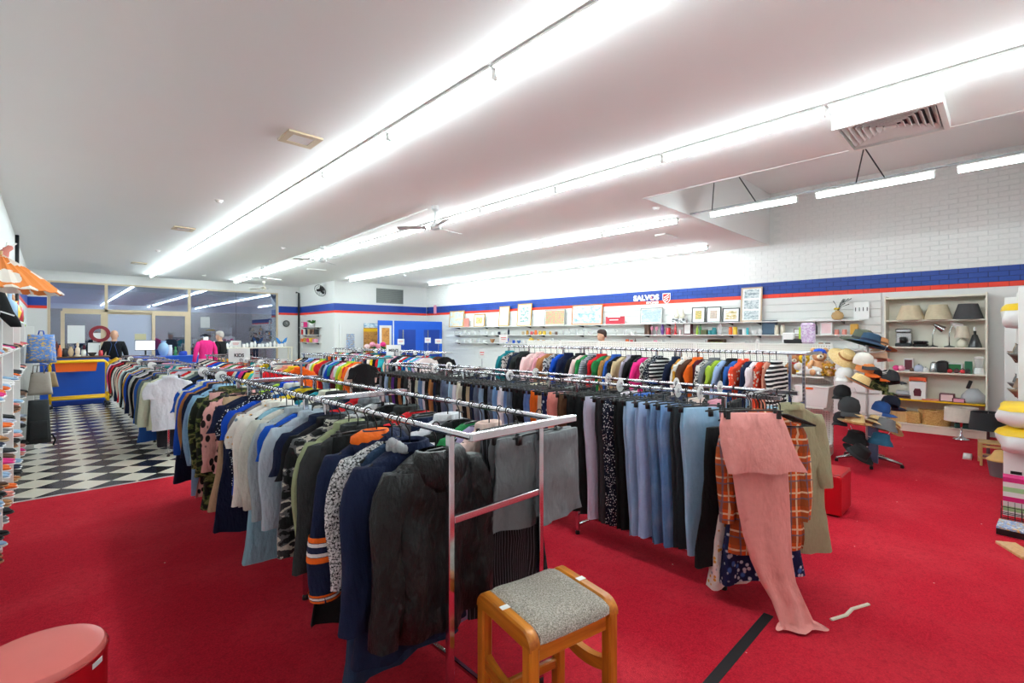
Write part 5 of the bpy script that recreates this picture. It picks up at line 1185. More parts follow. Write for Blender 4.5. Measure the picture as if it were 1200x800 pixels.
# ---- pegboard gondola
plain('shelf_grey', '#eceae4', .4, var=.02)
t = NT('pegboard'); o_ = t.obj(); mp = t.n('Mapping', {'Vector': o_}); mp.inputs['Scale'].default_value = (1, 32, 32)
fx_ = [t.math('ABSOLUTE', t.math('SUBTRACT', t.math('FRACT', t.sep(mp.outputs[0])[i]), .5)) for i in (1, 2)]
t.p(Base_Color=t.mix(hexc('#efece4'), hexc('#8f8a80'), t.math('LESS_THAN', t.math('ADD', t.math('POWER', fx_[0], 2.0), t.math('POWER', fx_[1], 2.0)), .05)), Roughness=.5)
GX0, GX1, GZ = 7.44, 7.92, 1.55
gl = ['holding plush toys beside the hat stand', 'second from the hat stand', 'third from the hat stand', 'fourth from the hat stand', 'fifth from the hat stand', 'at the far end']
for i in range(6):
    y0 = 1.70 + i * 1.0
    o = thing('gondola_shelf', f'white pegboard gondola bay {gl[i]}', 'shelving', (GX1, y0 + .5, 0), 0, 'white pegboard gondola bays')
    MB().rbox((0, 0, GZ / 2 + .06), (.03, .95, GZ - .14), .003).build('pegboard', 'pegboard', o)
    MB().rbox((0, 0, GZ - .01), (.04, .99, .02), .003).build('top_cap', 'shelf_grey', o)
    for s in (-1, 1):
        u = MB().rbox((0, s * .485, GZ / 2), (.045, .024, GZ - .02), .003).build('upright', 'shelf_grey', o)
        for k in range(30 if i == 0 and s < 0 else 0): MB().box((.0, -.0125, -.66 + k * .045), (.012, .002, .02)).build('slot', 'dark_metal', u).location = (0, s * .485, GZ / 2)
        MB().rbox((-.24, s * .485, .06), (.46, .024, .12), .003).build('foot', 'shelf_grey', o)
    MB().rbox((-.25, 0, .135), (.46, .98, .025), .003).build('base_deck', 'shelf_grey', o); MB().rbox((-.475, 0, .07), (.012, .94, .1), .002).build('kick_plate', 'shelf_grey', o)
    for z in (.69, 1.11):
        sh = MB().rbox((-.21, 0, z - .012), (.4, .96, .024), .003).build('shelf', 'shelf_grey', o)
        for s in (-1, 1): MB().prism([(-.4, z - .03), (-.02, z - .03), (-.02, z - .1)], s * .478 - .003, s * .478 + .003).build('bracket', 'shelf_grey', sh)
def plush(lab, x, y, z, s, body, extra=None, rz=-1.2):
    o = thing('plush_toy', lab, 'plush toy', (x, y, z), rz)
    MB().ball((0, 0, .11 * s), (.09 * s, .08 * s, .11 * s), 14, 9).build('body', 'matte', o, True, C(body)); hd = MB().ball((0, -.015 * s, .265 * s), (.085 * s, .08 * s, .08 * s), 14, 9).build('head', 'matte', o, True, C(body))
    MB().ball((0, -.09 * s, .25 * s), (.04 * s, .035 * s, .032 * s), 10, 7).build('muzzle', 'matte', hd, True, C('cream')); MB().ball((0, -.12 * s, .26 * s), .012 * s, 7, 5).build('nose', 'black_plastic', hd, True)
    for q in (-1, 1):
        MB().ball((q * .07 * s, 0, .335 * s), (.035 * s, .02 * s, .035 * s), 9, 6).build('ear', 'matte', hd, True, C(body)); MB().ball((q * .032 * s, -.083 * s, .285 * s), .009 * s, 6, 5).build('eye', 'black_plastic', hd, True)
        MB().tube([(q * .075 * s, -.02 * s, .19 * s), (q * .12 * s, -.06 * s, .13 * s), (q * .11 * s, -.1 * s, .09 * s)], .03 * s, 8, rs=[.026 * s, .032 * s, .028 * s]).build('arm', 'matte', o, True, C(body)); MB().tube([(q * .05 * s, -.03 * s, .05 * s), (q * .09 * s, -.12 * s, .04 * s), (q * .095 * s, -.15 * s, .06 * s)], .035 * s, 8).build('leg', 'matte', o, True, C(body))
    return o, hd
gx = 7.66; G1 = 1.112
gy = lambda px, X=gx: atX(px, 392, X).y
o, hd = plush('brown reindeer plush with red scarf on the gondola shelf', gx, gy(930), G1, .8, 'tan')
MB().lathe([(.06, .19 * .8), (.075, .2 * .8), (.06, .22 * .8)], 14).build('scarf', 'matte', o, True, C('red'))
for q in (-1, 1): MB().tube([(q * .03, 0, .26), (q * .05, 0, .31), (q * .08, 0, .33)], .008, 5).build('antler', 'matte', hd, True, C('brown'))
plush('yellow and red plush bear behind the white dog plush', gx + .05, gy(942, gx + .05), G1, .85, 'yellow')
o, hd = plush('tan plush bear wearing a bright blue cap', gx + .02, gy(960, gx + .02), G1, 1.05, '#e2a878'); MB().lathe([(.088, .285), (.09, .32), (.07, .36), (.02, .375)], 16).build('cap', 'matte', hd, True, C('royal blue'))
dg = thing('plush_dog', 'white plush dog lying along the shelf edge', 'plush toy', (gx - .08, gy(950, gx - .08), G1), PI / 2)
MB().ball((0, 0, .07), (.15, .06, .065), 14, 8).build('body', 'matte', dg, True, C('white')); h_ = MB().ball((.15, 0, .12), (.06, .055, .055), 12, 8).build('head', 'matte', dg, True, C('white'))
for s in (-1, 1): MB().ball((.13, s * .05, .13), (.03, .015, .04), 8, 6).build('ear', 'matte', h_, True, C('cream')); MB().tube([(.09, s * .045, .05), (.16, s * .05, .02)], .02, 7).build('leg', 'matte', dg, True, C('white')); MB().tube([(-.09, s * .045, .05), (-.13, s * .05, .02)], .02, 7).build('leg', 'matte', dg, True, C('white'))
for px, lab in ((968, 'small golden teddy at the shelf end'), (974, 'small golden teddy leaning on the upright')): plush(lab, gx - .04, gy(px, gx - .04), G1, .5, 'mustard')
o = thing('storage_tub', 'large white plastic storage tub on the gondola shelf', 'tub', (gx, gy(955), .692)); MB().loft([[Vector((sx * a, sy * b, z)) for sx, sy in ((-1, -1), (1, -1), (1, 1), (-1, 1))] for a, b, z in ((.14, .17, 0), (.165, .2, .27), (.155, .19, .27), (.13, .16, .01))], True, True).build('tub', 'white_plastic', o); MB().rbox((0, 0, .275), (.35, .42, .02), .005).build('rim', 'white_plastic', o); MB().box((-.171, .03, .25), (.006, .1, .025)).build('orange_label', 'paint', o, False, C('orange'))
tag(MB().loft([[Vector((math.cos(2 * PI * k / 12) * r * (1 + .1 * math.sin(3 * k + i)), math.sin(2 * PI * k / 12) * r, z)) for k in range(12)] for i, (r, z) in enumerate(((.09, 0), (.11, .06), (.08, .14), (.02, .2)))]).build('plastic_bag', 'paint', None, True, C('white'), (gx - .05, gy(938, gx - .05), .692)), 'crumpled white plastic bag beside the storage tub', 'bag')
# on top of the gondola
gt = lambda px: atX(px, 392, GX1).y
for px, lab, cn, d in ((924, 'white crumpled bag on top of the gondola', 'white', (.05, .16, .16)), (931, 'black tray on top of the gondola', 'black', (.06, .3, .07)), (938, 'upright yellow-green folder on top of the gondola', 'lime', (.03, .04, .24)), (947, 'floral wrapped parcel on top of the gondola', 'lilac', (.08, .18, .3))):
    y = gt(px)
    o = MB().rbox((0, 0, d[2] / 2), d, min(d) * .3).build('parcel', 'print_floral' if 'floral' in lab else 'paint', None, False, C(cn), (GX1, y, GZ + .001)); tag(o, lab, 'parcel')

# ---- hat stand
hb = Vector((7.72, 1.28, 0))
hs = thing('hat_stand', 'white rotating hat stand on a grey five-star base', 'hat stand', hb)
MB().tube([(0, 0, .08), (0, 0, 1.62)], .018, 10).build('pole', 'white_metal', hs, True); MB().lathe([(.05, .06), (.05, .13), (.03, .16)], 14).build('hub', 'dark_metal', hs, 40)
for k in range(5):
    a = -.35 + 2 * PI * k / 5; u = Vector((math.cos(a), math.sin(a), 0))
    l = MB().tube([u * .03 + Vector((0, 0, .1)), u * .2 + Vector((0, 0, .085)), u * .36 + Vector((0, 0, .045))], .02, 8, rs=[.026, .022, .016], flat=1.2).build('base_leg', 'steel', hs, True); MB().lathe([(.02, 0), (.022, .02), (.016, .04)], 10, tuple(u * .36)).build('foot', 'black_plastic', l, 40)
for z in (.35, .62, .9, 1.18, 1.45):
    for k in range(5):
        a = z * 3 + 2 * PI * k / 5; u = Vector((math.cos(a), math.sin(a), 0)); MB().tube([Vector((0, 0, z)), u * .2 + Vector((0, 0, z + .02)), u * .24 + Vector((0, 0, z + .09))], .005, 5).build('prong', 'white_metal', hs, True)
    MB().lathe([(.2, z - .003), (.205, z), (.2, z + .003)], 20, cap0=False, cap1=False).build('ring', 'white_metal', hs, True)
def hat(kind, px, py, d, cn, lab, tilt=(0, 0, 0), s=1.0, mat='matte', band=None):
    c = atD(px, py, d)
    o = thing(kind, lab, 'hat' if kind != 'cap' else 'cap', c, tilt)
    o.rotation_euler = tilt; m = 'straw' if mat == 'straw' else mat; cc = C(cn)
    if kind == 'cap':
        MB().lathe([(.088 * s, -.05 * s), (.09 * s, -.01 * s), (.075 * s, .045 * s), (.04 * s, .068 * s), (.005, .072 * s)], 18, cap0=False).build('crown', m, o, True, cc)
        rings = []
        for i in range(9):
            a = -PI / 2 - .95 + 1.9 * i / 8; t = 1 - ((i - 4) / 4) ** 2
            r0, r1 = .086 * s, (.092 + .085 * t) * s
            rings.append([Vector((math.cos(a) * r0, math.sin(a) * r0, -.048 * s)), Vector((math.cos(a) * (r0 + r1) / 2, math.sin(a) * (r0 + r1) / 2, -.04 * s - .01 * abs(i - 4) * s * .5)), Vector((math.cos(a) * r1, math.sin(a) * r1, -.05 * s - .016 * s * abs(i - 4) / 2)), Vector((math.cos(a) * r1, math.sin(a) * r1, -.055 * s - .016 * s * abs(i - 4) / 2)), Vector((math.cos(a) * r0, math.sin(a) * r0, -.053 * s))])
        MB().loft(rings).build('visor', m, o, 40, C(band) if band else cc); MB().ball((0, 0, .073 * s), .008 * s, 6, 4).build('button', m, o, True, cc)
    else:
        br, ch, top_, curl = {'fedora': (.15, .11, .075, .02), 'sun_hat': (.2, .1, .08, -.035), 'bucket_hat': (.13, .085, .08, -.06), 'cowboy_hat': (.19, .12, .075, .06)}[kind]
        br *= s; ch *= s; top_ *= s
        n = 28; rings = []
        for r, z in ((top_ * .2, ch * .93), (top_ * .85, ch), (top_, ch * .9), (.092 * s, .012), (.1 * s, 0), ((.1 * s + br) / 2, curl * .3), (br, curl)):
            rings.append([Vector((math.cos(2 * PI * k / n) * r * .92, math.sin(2 * PI * k / n) * r * 1.05, z + (curl * .8 * abs(math.cos(2 * PI * k / n)) if r == br and kind == 'cowboy_hat' else 0) - (ch * .1 if r == top_ * .85 and abs(math.cos(2 * PI * k / n)) < .5 else 0))) for k in range(n)])
        MB().loft(rings, True, False).build('crown', m, o, True, cc)
        if kind != 'bucket_hat': MB().loft([[Vector((math.cos(2 * PI * k / n) * r * .92, math.sin(2 * PI * k / n) * r * 1.05, z)) for k in range(n)] for r, z in ((.096 * s, .008), (.0935 * s, .014), (.09 * s, .034))], False, False).build('hat_band', 'matte', o, True, C(band or 'black'))
    return o
hats = [('sun_hat', 1010, 397, 6.3, '#565a4a', 'large grey-green brimmed hat topmost on the stand', (.25, -.1, 0), 1.2, 'matte', 'charcoal'), ('sun_hat', 1019, 401, 6.15, '#2b4a66', 'dark blue wide-brimmed hat near the top of the stand', (.3, .1, .3), 1.15, 'matte', 'navy'), ('sun_hat', 1031, 404, 6.4, '#b9794a', 'tan leather brimmed hat behind the blue one', (.2, .3, 0), .95, 'matte', 'brown'),
        ('sun_hat', 991, 418, 6.25, '#d8a050', 'floppy tan sun hat drooping at the side of the stand', (.5, -.7, .2), .95, 'straw', 'tan'), ('cap', 1012, 421, 6.0, '#f0e8dc', 'white cap with orange and black print', (0.25, 0, -0.5), 1.2, 'matte', 'charcoal'), ('cap', 1014, 430, 5.98, '#e88a4a', 'orange and white cap under the printed cap', (0.3, 0, -0.3), 1.1, 'matte', 'orange'), ('cap', 1029, 415, 6.3, '#e8b89a', 'peach cap at the inner side of the stand', (0.1, 0.1, 0.9), 1.1, 'matte', 'salmon'),
        ('cap', 990, 437, 6.2, '#ecebe8', 'plain white cap hanging on the stand side', (0.15, 0.1, -1.4), 1.15, 'matte', None), ('cap', 1042, 441, 6.35, '#3a3c40', 'charcoal flat cap with long peak', (0.1, 0.15, 0.95), 1.25, 'matte', None), ('fedora', 1006, 450, 5.95, '#ead9bb', 'cream straw fedora with black band', (.5, -.1, .5), 1.15, 'straw', 'black'), ('cap', 1024, 437, 6.1, '#1c1e24', 'black and orange sports cap', (0.25, 0.1, 0.5), 1.05, 'matte', 'orange'),
        ('cap', 987, 458, 6.2, '#191a1d', 'black cap below the plain white one', (0.15, 0.1, -1.5), 1.1, 'matte', None), ('cap', 1030, 452, 6.1, 'camo_green', 'green camouflage cap on the hat stand', (0.2, 0.1, 0.3), 1.15, 'camo_green', None), ('cap', 1020, 447, 6.2, '#d88a88', 'salmon pink cap beside the camouflage cap', (0.1, 0, -0.6), 1.0, 'matte', None), ('cap', 995, 474, 6.05, '#3a3c3e', 'dark grey newsboy cap in the middle of the stand', (0.2, 0, -1.2), 1.35, 'matte', None),
        ('cap', 1033, 477, 6.1, '#24549a', 'blue cap on the inner side of the stand', (0.25, 0.1, -0.2), 1.1, 'matte', None), ('cap', 1044, 470, 6.3, '#151e36', 'navy cap on the inner side of the stand', (0.3, 0.2, 0.6), 1.15, 'matte', 'navy'), ('fedora', 1001, 496, 5.95, '#d09a4a', 'honey coloured straw fedora with narrow band', (.12, 0, .2), 1.15, 'straw', 'tan'), ('sun_hat', 1025, 495, 6.05, '#c09a64', 'brown straw sun hat beneath the blue cap', (.4, .3, .4), .85, 'straw', 'brown'),
        ('bucket_hat', 1038, 498, 5.95, '#6f7072', 'grey bucket hat hanging against the straw sun hat', (.2, .2, 0), 1.0, 'matte', None), ('sun_hat', 1047, 500, 6.25, '#c8a878', 'beige straw hat furthest out on the lower tier', (.5, .7, 0), .7, 'straw', 'tan'), ('cap', 986, 489, 6.25, '#1c1d20', 'black cap behind the newsboy cap', (0.1, 0, -1.6), 1.05, 'matte', None), ('bucket_hat', 1032, 515, 5.95, '#1c5a78', 'teal blue bucket hat low on the stand', (.1, .1, 0), 1.0, 'matte', None),
        ('bucket_hat', 1003, 513, 6.1, '#1b1c1e', 'black bucket hat under the honey straw fedora', (.1, -.1, 0), 1.05, 'matte', None), ('fedora', 1004, 533, 5.85, '#141416', 'black felt hat resting on the stand base', (.55, -.35, .4), 1.2, 'matte', 'charcoal')]
for h_ in hats: hat(h_[0], h_[1], h_[2], h_[3], h_[4] if h_[4] not in PAT else 'olive', h_[5], h_[6], h_[7], h_[8], h_[9])
bx = atD(1021, 527, 6.1); tag(MB().rbox((0, 0, 0), (.02, .14, .46), .004).build('header_card', 'paint', None, False, C('#5a6a8c'), (bx.x + .12, bx.y, .26), -.6), 'blue-grey printed card panel on the lower part of the hat stand', 'card')

# ---- crowded shelves along the back wall, seen end-on
en = thing('back_shelving', 'white shelving along the back wall crowded with homewares', 'shelving', (8.6, -.26, 0))
W_ = 2.0
for s in (-1, 0, 1): MB().rbox((s * W_ / 2, -.02, 1.1), (.03, .4, 2.2), .003).build('side_panel', 'white_metal', en)
MB().rbox((0, -.2, 1.1), (W_, .02, 2.2), .003).build('back_panel', 'white_metal', en)
ES = [.12, .55, .95, 1.35, 1.75]
for z in ES:
    for s in (-1, 1): MB().rbox((s * W_ / 4, -.02, z - .012), (W_ / 2 - .034, .36, .024), .003).build('shelf', 'white_metal', en)
MB().rbox((W_ / 2 + .02, .03, 1.1), (.02, .52, 2.2), .003).build('end_panel', 'white_metal', en)
def blob(name, lab, cat, c, r, cn, mat='paint', sub=None, seed=1):
    rr = random.Random(seed); o = thing(name, lab, cat, c); rings = []
    for i in range(9):
        a = -PI / 2 + PI * (i + .05) / 8.1; rings.append([Vector((sgn(math.cos(2 * PI * k / 16)) * abs(math.cos(2 * PI * k / 16)) ** .7 * max(0, math.cos(a)) ** .42 * r[0] * (1 + .12 * math.sin(k * 2.1 + i * 1.3 + seed)), sgn(math.sin(2 * PI * k / 16)) * abs(math.sin(2 * PI * k / 16)) ** .7 * max(0, math.cos(a)) ** .42 * r[1] * (1 + .1 * math.sin(k * 1.3 - i + seed)), r[2] + math.sin(a) * r[2])) for k in range(16)])
    MB().loft(rings).build('bag', mat, o, True, C(cn))
    if sub:
        rings = [[Vector((p_.x * 1.02, p_.y * 1.02, p_.z + .004)) for p_ in q] for q in rings[5:]]; MB().loft(rings, False, True).build('yellow_panel', mat, o, True, C(sub))
    return o
EY = -.1
ex = lambda px, Y: atY(px, 392, Y).x
blob('pillow_bag', 'white and yellow bagged pillow on the top back shelf', 'bag', (8.3, -.11, ES[4] + .001), (.3, .17, .15), 'white', 'paint', 'yellow', 3)
for i, (x, z, cn, lab) in enumerate(((7.85, ES[3], '#4a3a2c', 'dark carved bowl'), (8.75, ES[3], '#8a6a4a', 'brown wooden bowl'), (7.85, ES[2], '#7a5a3c', 'woven brown bowl'), (8.8, ES[2], '#3c3a38', 'charcoal bowl'))):
    tag(MB().lathe([(.05, 0), (.06, .01), (.12, .08), (.15, .12), (.14, .12)], 18).build('bowl', 'glaze', None, True, C(cn), (x, -.14, z + .001)), f'{lab} protruding from the back shelving', 'bowl')
    tag(MB().lathe([(.04, 0), (.07, .06), (.05, .15), (.03, .2), (.035, .22)], 14).build('jug', 'glaze', None, True, C(cn), (x + .28, -.1, z + .001)), f'{lab.replace("bowl", "jug")} beside its matching bowl on back shelving', 'jug')
for i, x in enumerate((7.85, 8.3, 8.8)):
    tag(MB().rbox((0, 0, .03), (.3, .34, .05), .01).build('tray', 'dark_metal', None, False, None, (x, -.16, ES[1] + .001)), 'dark metal baking tray jutting out of the back shelving', 'tray', 'baking trays on the back shelving')
# bagged blankets piled on the carton
blob('blanket_bag', 'white and yellow bagged blanket on top of the floor pile', 'bag', (6.95, -.12, .765), (.27, .2, .12), 'white', 'paint', 'yellow', 5)
blob('blanket_bag', 'white and yellow bagged blanket underneath another bag in the floor pile', 'bag', (6.95, -.12, .505), (.27, .2, .13), 'white', 'paint', 'yellow', 8)
o = thing('carton', 'tall white carton under the bagged blankets', 'carton', (7.1, -.14, 0)); MB().rbox((0, 0, .25), (.34, .34, .5), .004).build('body', 'paper', o); MB().box((-.171, .08, .3), (.002, .08, .03)).build('printed_mark', 'black_plastic', o)
# doll chair
dc = thing('doll_chair', 'small pale wooden doll chair standing at the end of the back shelving', 'chair', (8.75, .13, 0), .1)
for sx_ in (-1, 1):
    for sy_ in (-1, 1): MB().rbox((sx_ * .14, sy_ * .12, .14 if sy_ > 0 else .14), (.025, .025, .28), .004).build('leg', 'pale_wood', dc)
    MB().rbox((sx_ * .14, 0, .1), (.018, .22, .02), .003).build('stretcher', 'pale_wood', dc); MB().rbox((sx_ * .14, 0, .25), (.018, .22, .03), .003).build('seat_rail', 'pale_wood', dc)
MB().rbox((0, 0, .288), (.31, .27, .016), .004).build('seat', 'pale_wood', dc); MB().rbox((0, .12, .06), (.26, .02, .03), .003).build('front_rail', 'pale_wood', dc)
o = thing('bucket', 'grey bucket with tan lid beside the white carton', 'bucket', (8.1, .06, 0)); MB().lathe([(.09, 0), (.115, .18), (.12, .185)], 18).build('body', 'paint', o, 40, C('grey')); MB().lathe([(.122, .185), (.122, .2), (.08, .24), (.05, .3), (.03, .31)], 18).build('lid', 'paint', o, 40, C('#d8a860'))
sb = thing('striped_box', 'box with pink, green and white stripes leaning on the white carton', 'box', (6.45, -.12, .004), (0, -.12, 0))
for k in range(8): MB().rbox((0, 0, .023 + k * .046), (.1, .3, .046), .001).build('stripe', 'paint', sb, False, C(('white', '#a8d89a', 'white', '#d8287a')[k % 4]))
wb = thing('wire_basket', 'black wire basket below the striped box', 'basket', (6.16, -.11, .006)); 
for k in range(3): MB().tube([(-.12, -.15, .0 + k * .05), (.12, -.15, .0 + k * .05), (.12, .15, .0 + k * .05), (-.12, .15, .0 + k * .05), (-.12, -.15, .0 + k * .05)], .004, 4).build('wire', 'black_plastic', wb)
for k in range(8):
    y = -.15 + .3 * k / 7; MB().tube([(-.13, y, .15), (-.12, y, 0), (.12, y, 0), (.13, y, .15)], .003, 4).build('wire', 'black_plastic', wb)
gb = thing('game_box', 'flat board game box with white letters lying on the carpet', 'box', (5.85, -.15, 0), -.06)
MB().rbox((0, 0, .035), (.26, .42, .07), .003).build('body', 'pic_toys', gb); MB().box((-.131, 0, .028), (.002, .42, .05)).build('spine', 'black_plastic', gb); text('lettering', 'IN', .06, 'sign_white', gb, (-.134, -.08, .028), (PI / 2, 0, -PI / 2))
tag(MB().rbox((0, 0, .011), (.3, .13, .022), .003).build('wood_offcut', 'pale_wood', None, False, None, (5.38, -.06, 0), .5), 'pale wooden offcut board lying on the carpet at the shelving end', 'offcut')
tag(MB().loft([[Vector((x, w_, z)) for w_, z in ((-.045, 0), (.045, 0), (.04, .04 + h2), (-.04, .04 + h2))] for x, h2 in ((-.13, 0), (0, .02), (.13, .0))]).build('slipper', 'matte', None, True, C('white'), (9.0, .38, 0)), 'white slipper on the carpet beside the doll chair', 'slipper')
# ------------------------------------------------------------------ left wall: shoe shelves, bags, parasol
LX0, LX1 = -.49, -.27
divs = [3.0, 4.2, 5.4, 6.88, 8.3, 9.75]; LZ = [.18, .53, .88, 1.22, 1.53]
bayn = ['beneath the paper parasol', 'beside the round red pouf', 'at the carpet edge', 'at the start of the checkered floor', 'beside the hanging bags']
for i, (a, b) in enumerate(zip(divs, divs[1:])):
    o = thing('shoe_shelf', f'white shoe shelf bay {bayn[i]}', 'shelving', ((LX0 + LX1) / 2, (a + b) / 2, 0), 0, 'white shoe shelf bays')
    wd, dp = b - a, LX1 - LX0
    for s in ((-1, 1) if i == 0 else (1,)): MB().rbox((0, s * (wd / 2 - .012), .925), (dp, .022, 1.85), .003).build('divider', 'white_metal', o)
    MB().rbox((-dp / 2 + .006, 0, .925), (.01, wd - .05, 1.84), .002).build('back_panel', 'white_metal', o)
    for z in LZ + [1.85]: MB().rbox((.004, 0, z - .01), (dp - .016, wd - .05, .02), .002).build('shelf', 'white_metal', o)
def shoe(cn, sole='white', boot=0):
    o = thing('shoe', 'x', 'shoe')
    def ring(x, w_, z0_, z1_): return [Vector((x, math.cos(2 * PI * k / 10) * w_, (z0_ + z1_) / 2 + math.sin(2 * PI * k / 10) * (z1_ - z0_) / 2)) for k in range(10)]
    MB().loft([ring(-.13, .025, .015, .03), ring(-.12, .034, .01, .032), ring(0, .032, .008, .03), ring(.07, .042, .005, .026), ring(.12, .032, .006, .024), ring(.135, .015, .012, .022)]).build('sole', 'paint', o, True, C(sole))
    MB().loft([ring(-.125, .02, .025, .075), ring(-.115, .032, .024, .095 + boot), ring(-.06, .034, .024, .09 + boot * .8), ring(-.01, .034, .022, .075), ring(.06, .039, .02, .055), ring(.115, .028, .02, .042), ring(.13, .012, .022, .03)]).build('upper', 'matte', o, True, C(cn))
    MB().loft([ring(-.105, .022, .09 + boot, .093 + boot), ring(-.04, .024, .086 + boot * .8, .089 + boot * .8)]).build('collar', 'matte', o, True, C('black'))
    return o
sr = random.Random(9)
protos = {}
scol = [('black', 'black'), ('white', 'white'), ('tan', 'beige'), ('navy', 'white'), ('charcoal', 'white'), ('salmon', 'white'), ('light blue', 'white'), ('brown', 'tan'), ('grey', 'white'), ('orange', 'white'), ('hot pink', 'white'), ('lavender grey', 'white')]
lvn = ['lowest', 'second', 'third', 'fourth', 'fifth']
for bi, (a, b) in enumerate(zip(divs, divs[1:])):
    if bi == 0: continue
    for li, z in enumerate(LZ):
        y = a + .1
        while y < b - .2:
            cn, so = sr.choice(scol)
            if li == 0 and bi == 2 and y > b - .5: cn, so = 'orange', 'white'
            for k in range(2):
                if cn not in protos: protos[cn] = shoe(cn, so, .03 if cn in ('brown', 'black') else 0); o = protos[cn]
                else: o = copy_tree(protos[cn])
                o.location = (LX1 - .105 + sr.uniform(-.01, .02), y + k * .095, z + .0005 + .001); o.rotation_euler = (0, 0, sr.uniform(-.12, .12))
                tag(o, f'{cn} shoe on the {lvn[li]} shoe shelf {bayn[bi]}', 'shoe', f'{cn} shoes on the {lvn[li]} shelf {bayn[bi]}')
            y += sr.uniform(.24, .36)
# bag stand past the last divider
bs = thing('bag_rack', 'white hook panel carrying bags at the end of the shoe shelves', 'rack', (-.33, 9.95, 0)); MB().rbox((0, 0, .9), (.3, .03, 1.8), .003).build('panel', 'white_metal', bs)
for z in (1.68, 1.3, .82): MB().tube([(.05, .015, z), (.05, -.17, z), (.05, -.18, z + .02)], .006, 5).build('hook', 'chrome', bs); MB().tube([(.16, .0, z), (.3, -.02, z), (.32, -.02, z + .02)], .006, 5).build('hook', 'chrome', bs)
def bagmesh(o, w_, h_, d_, mat, cn, z0_, taper=.85, nm='body'):
    rings = []
    for i in range(8):
        t = i / 7; f = 1 - (1 - taper) * t; q = min(1, .72 + 3 * t, .55 + 3 * (1 - t)); rings.append([Vector((sgn(math.cos(a)) * abs(math.cos(a)) ** .5 * w_ / 2 * f, sgn(math.sin(a)) * abs(math.sin(a)) ** .6 * d_ / 2 * q, z0_ + h_ * t)) for a in [2 * PI * k / 18 for k in range(18)]])
    return MB().loft(rings).build(nm, mat, o, True, C(cn))
def P7(px, py, d): return atD(px, py, d)
p = atD(46, 425, 6.75); o = thing('backpack', 'blue childrens backpack printed with little cars', 'backpack', (p.x + .02, p.y, p.z)); bagmesh(o, .32, .4, .17, 'print_cars', 'blue', 0); bagmesh(o, .24, .2, .06, 'print_cars', 'blue', .03, .9, 'pocket').location = (0, -.1, 0); MB().tube([(-.03, 0, .39), (-.02, 0, .45), (.02, 0, .45), (.03, 0, .39)], .008, 6).build('handle', 'matte', o, True, C('royal blue'))
p = atD(45, 463, 6.75); o = thing('handbag', 'pale grey slouchy handbag on the bag rack', 'handbag', (p.x + .02, p.y + .06, p.z)); bagmesh(o, .26, .32, .1, 'matte', '#b5aca0', 0, .75)
for s in (-1, 1): MB().tube([(s * .02 - .06, s * .03, .3), (s * .02 - .05, s * .03, .42), (s * .02 + .05, s * .03, .42), (s * .02 + .06, s * .03, .3)], .007, 5).build('strap', 'matte', o, True, C('#8a8074'))
p = atD(58, 454, 6.9); MB().tube([(.14, 0, 1.3), (p.x + .33, p.y + .1 - 9.95, p.z + .33), (p.x + .33, p.y + .06 - 9.95, p.z + .36)], .006, 5).build('hook', 'chrome', bs); o = thing('handbag', 'tan shoulder bag hanging behind the grey handbag', 'handbag', (p.x, p.y + .1, p.z)); bagmesh(o, .2, .22, .07, 'matte', '#a08a68', 0, .6); MB().tube([(-.06, 0, .2), (0, 0, .36), (.06, 0, .2)], .006, 5).build('strap', 'matte', o, True, C('brown'))
p = atD(43, 519, 6.7); o = thing('backpack', 'large charcoal backpack with dangling straps near the floor', 'backpack', (p.x + .02, p.y, max(.1, p.z))); bagmesh(o, .26, .6, .18, 'matte', '#34383a', 0, .8); bagmesh(o, .2, .26, .06, 'matte', '#2b2e30', .06, .9, 'pocket').location = (0, -.1, 0)
MB().tube([(.08, -.02, .12), (.14, -.02, .1), (.17, -.02, .03), (.15, -.02, -.05)], .012, 5, flat=.4).build('strap', 'matte', o, True, C('black'))
# parasol lying open on top of the shelves
pc = atD(-14, 337, 2.38); pr_ = .25
pa_ = thing('paper_parasol', 'open orange paper parasol with white blossom on top of the shoe shelves', 'parasol', (pc.x + .03, pc.y, pc.z), (0.0, .07, 0))
t = NT('parasol_paper'); vv = t.n('TexVoronoi', {'Vector': t.obj(), 'Scale': 9.0}); nn = t.noise(5, None, 3)
bl_ = t.math('MULTIPLY', t.math('LESS_THAN', t.math('ADD', vv.outputs['Distance'], t.math('MULTIPLY', t.noise(30), .3)), .62), t.math('GREATER_THAN', nn, .46))
t.p(Base_Color=t.mix(hexc('#ee8a3a'), hexc('#f6ece2'), bl_), Roughness=.7)
n = 24
for k in range(n):
    a0, a1 = 2 * PI * k / n, 2 * PI * (k + 1) / n; rings = []
    for r, z in ((.012, .17), (.08, .13), (.16, .075), (pr_, .0)):
        am = (a0 + a1) / 2
        rings.append([Vector((math.cos(a) * r * q, math.sin(a) * r * q, z - s_)) for a, q, s_ in ((a0, 1, 0), (am, .985, .006), (a1, 1, 0), (a1, .995, .003), (am, .98, .009), (a0, .995, .003))])
    MB().loft(rings).build('paper_panel', 'parasol_paper', pa_)
MB().tube([(0, 0, .19), (0, 0, .0), (.0, 0, -.035)], .008, 6).build('handle', 'pale_wood', pa_, True)
for k in range(12):
    a = 2 * PI * k / 12; MB().tube([(0, 0, .155), (math.cos(a) * .22, math.sin(a) * .22, .018)], .003, 4).build('rib', 'pale_wood', pa_)
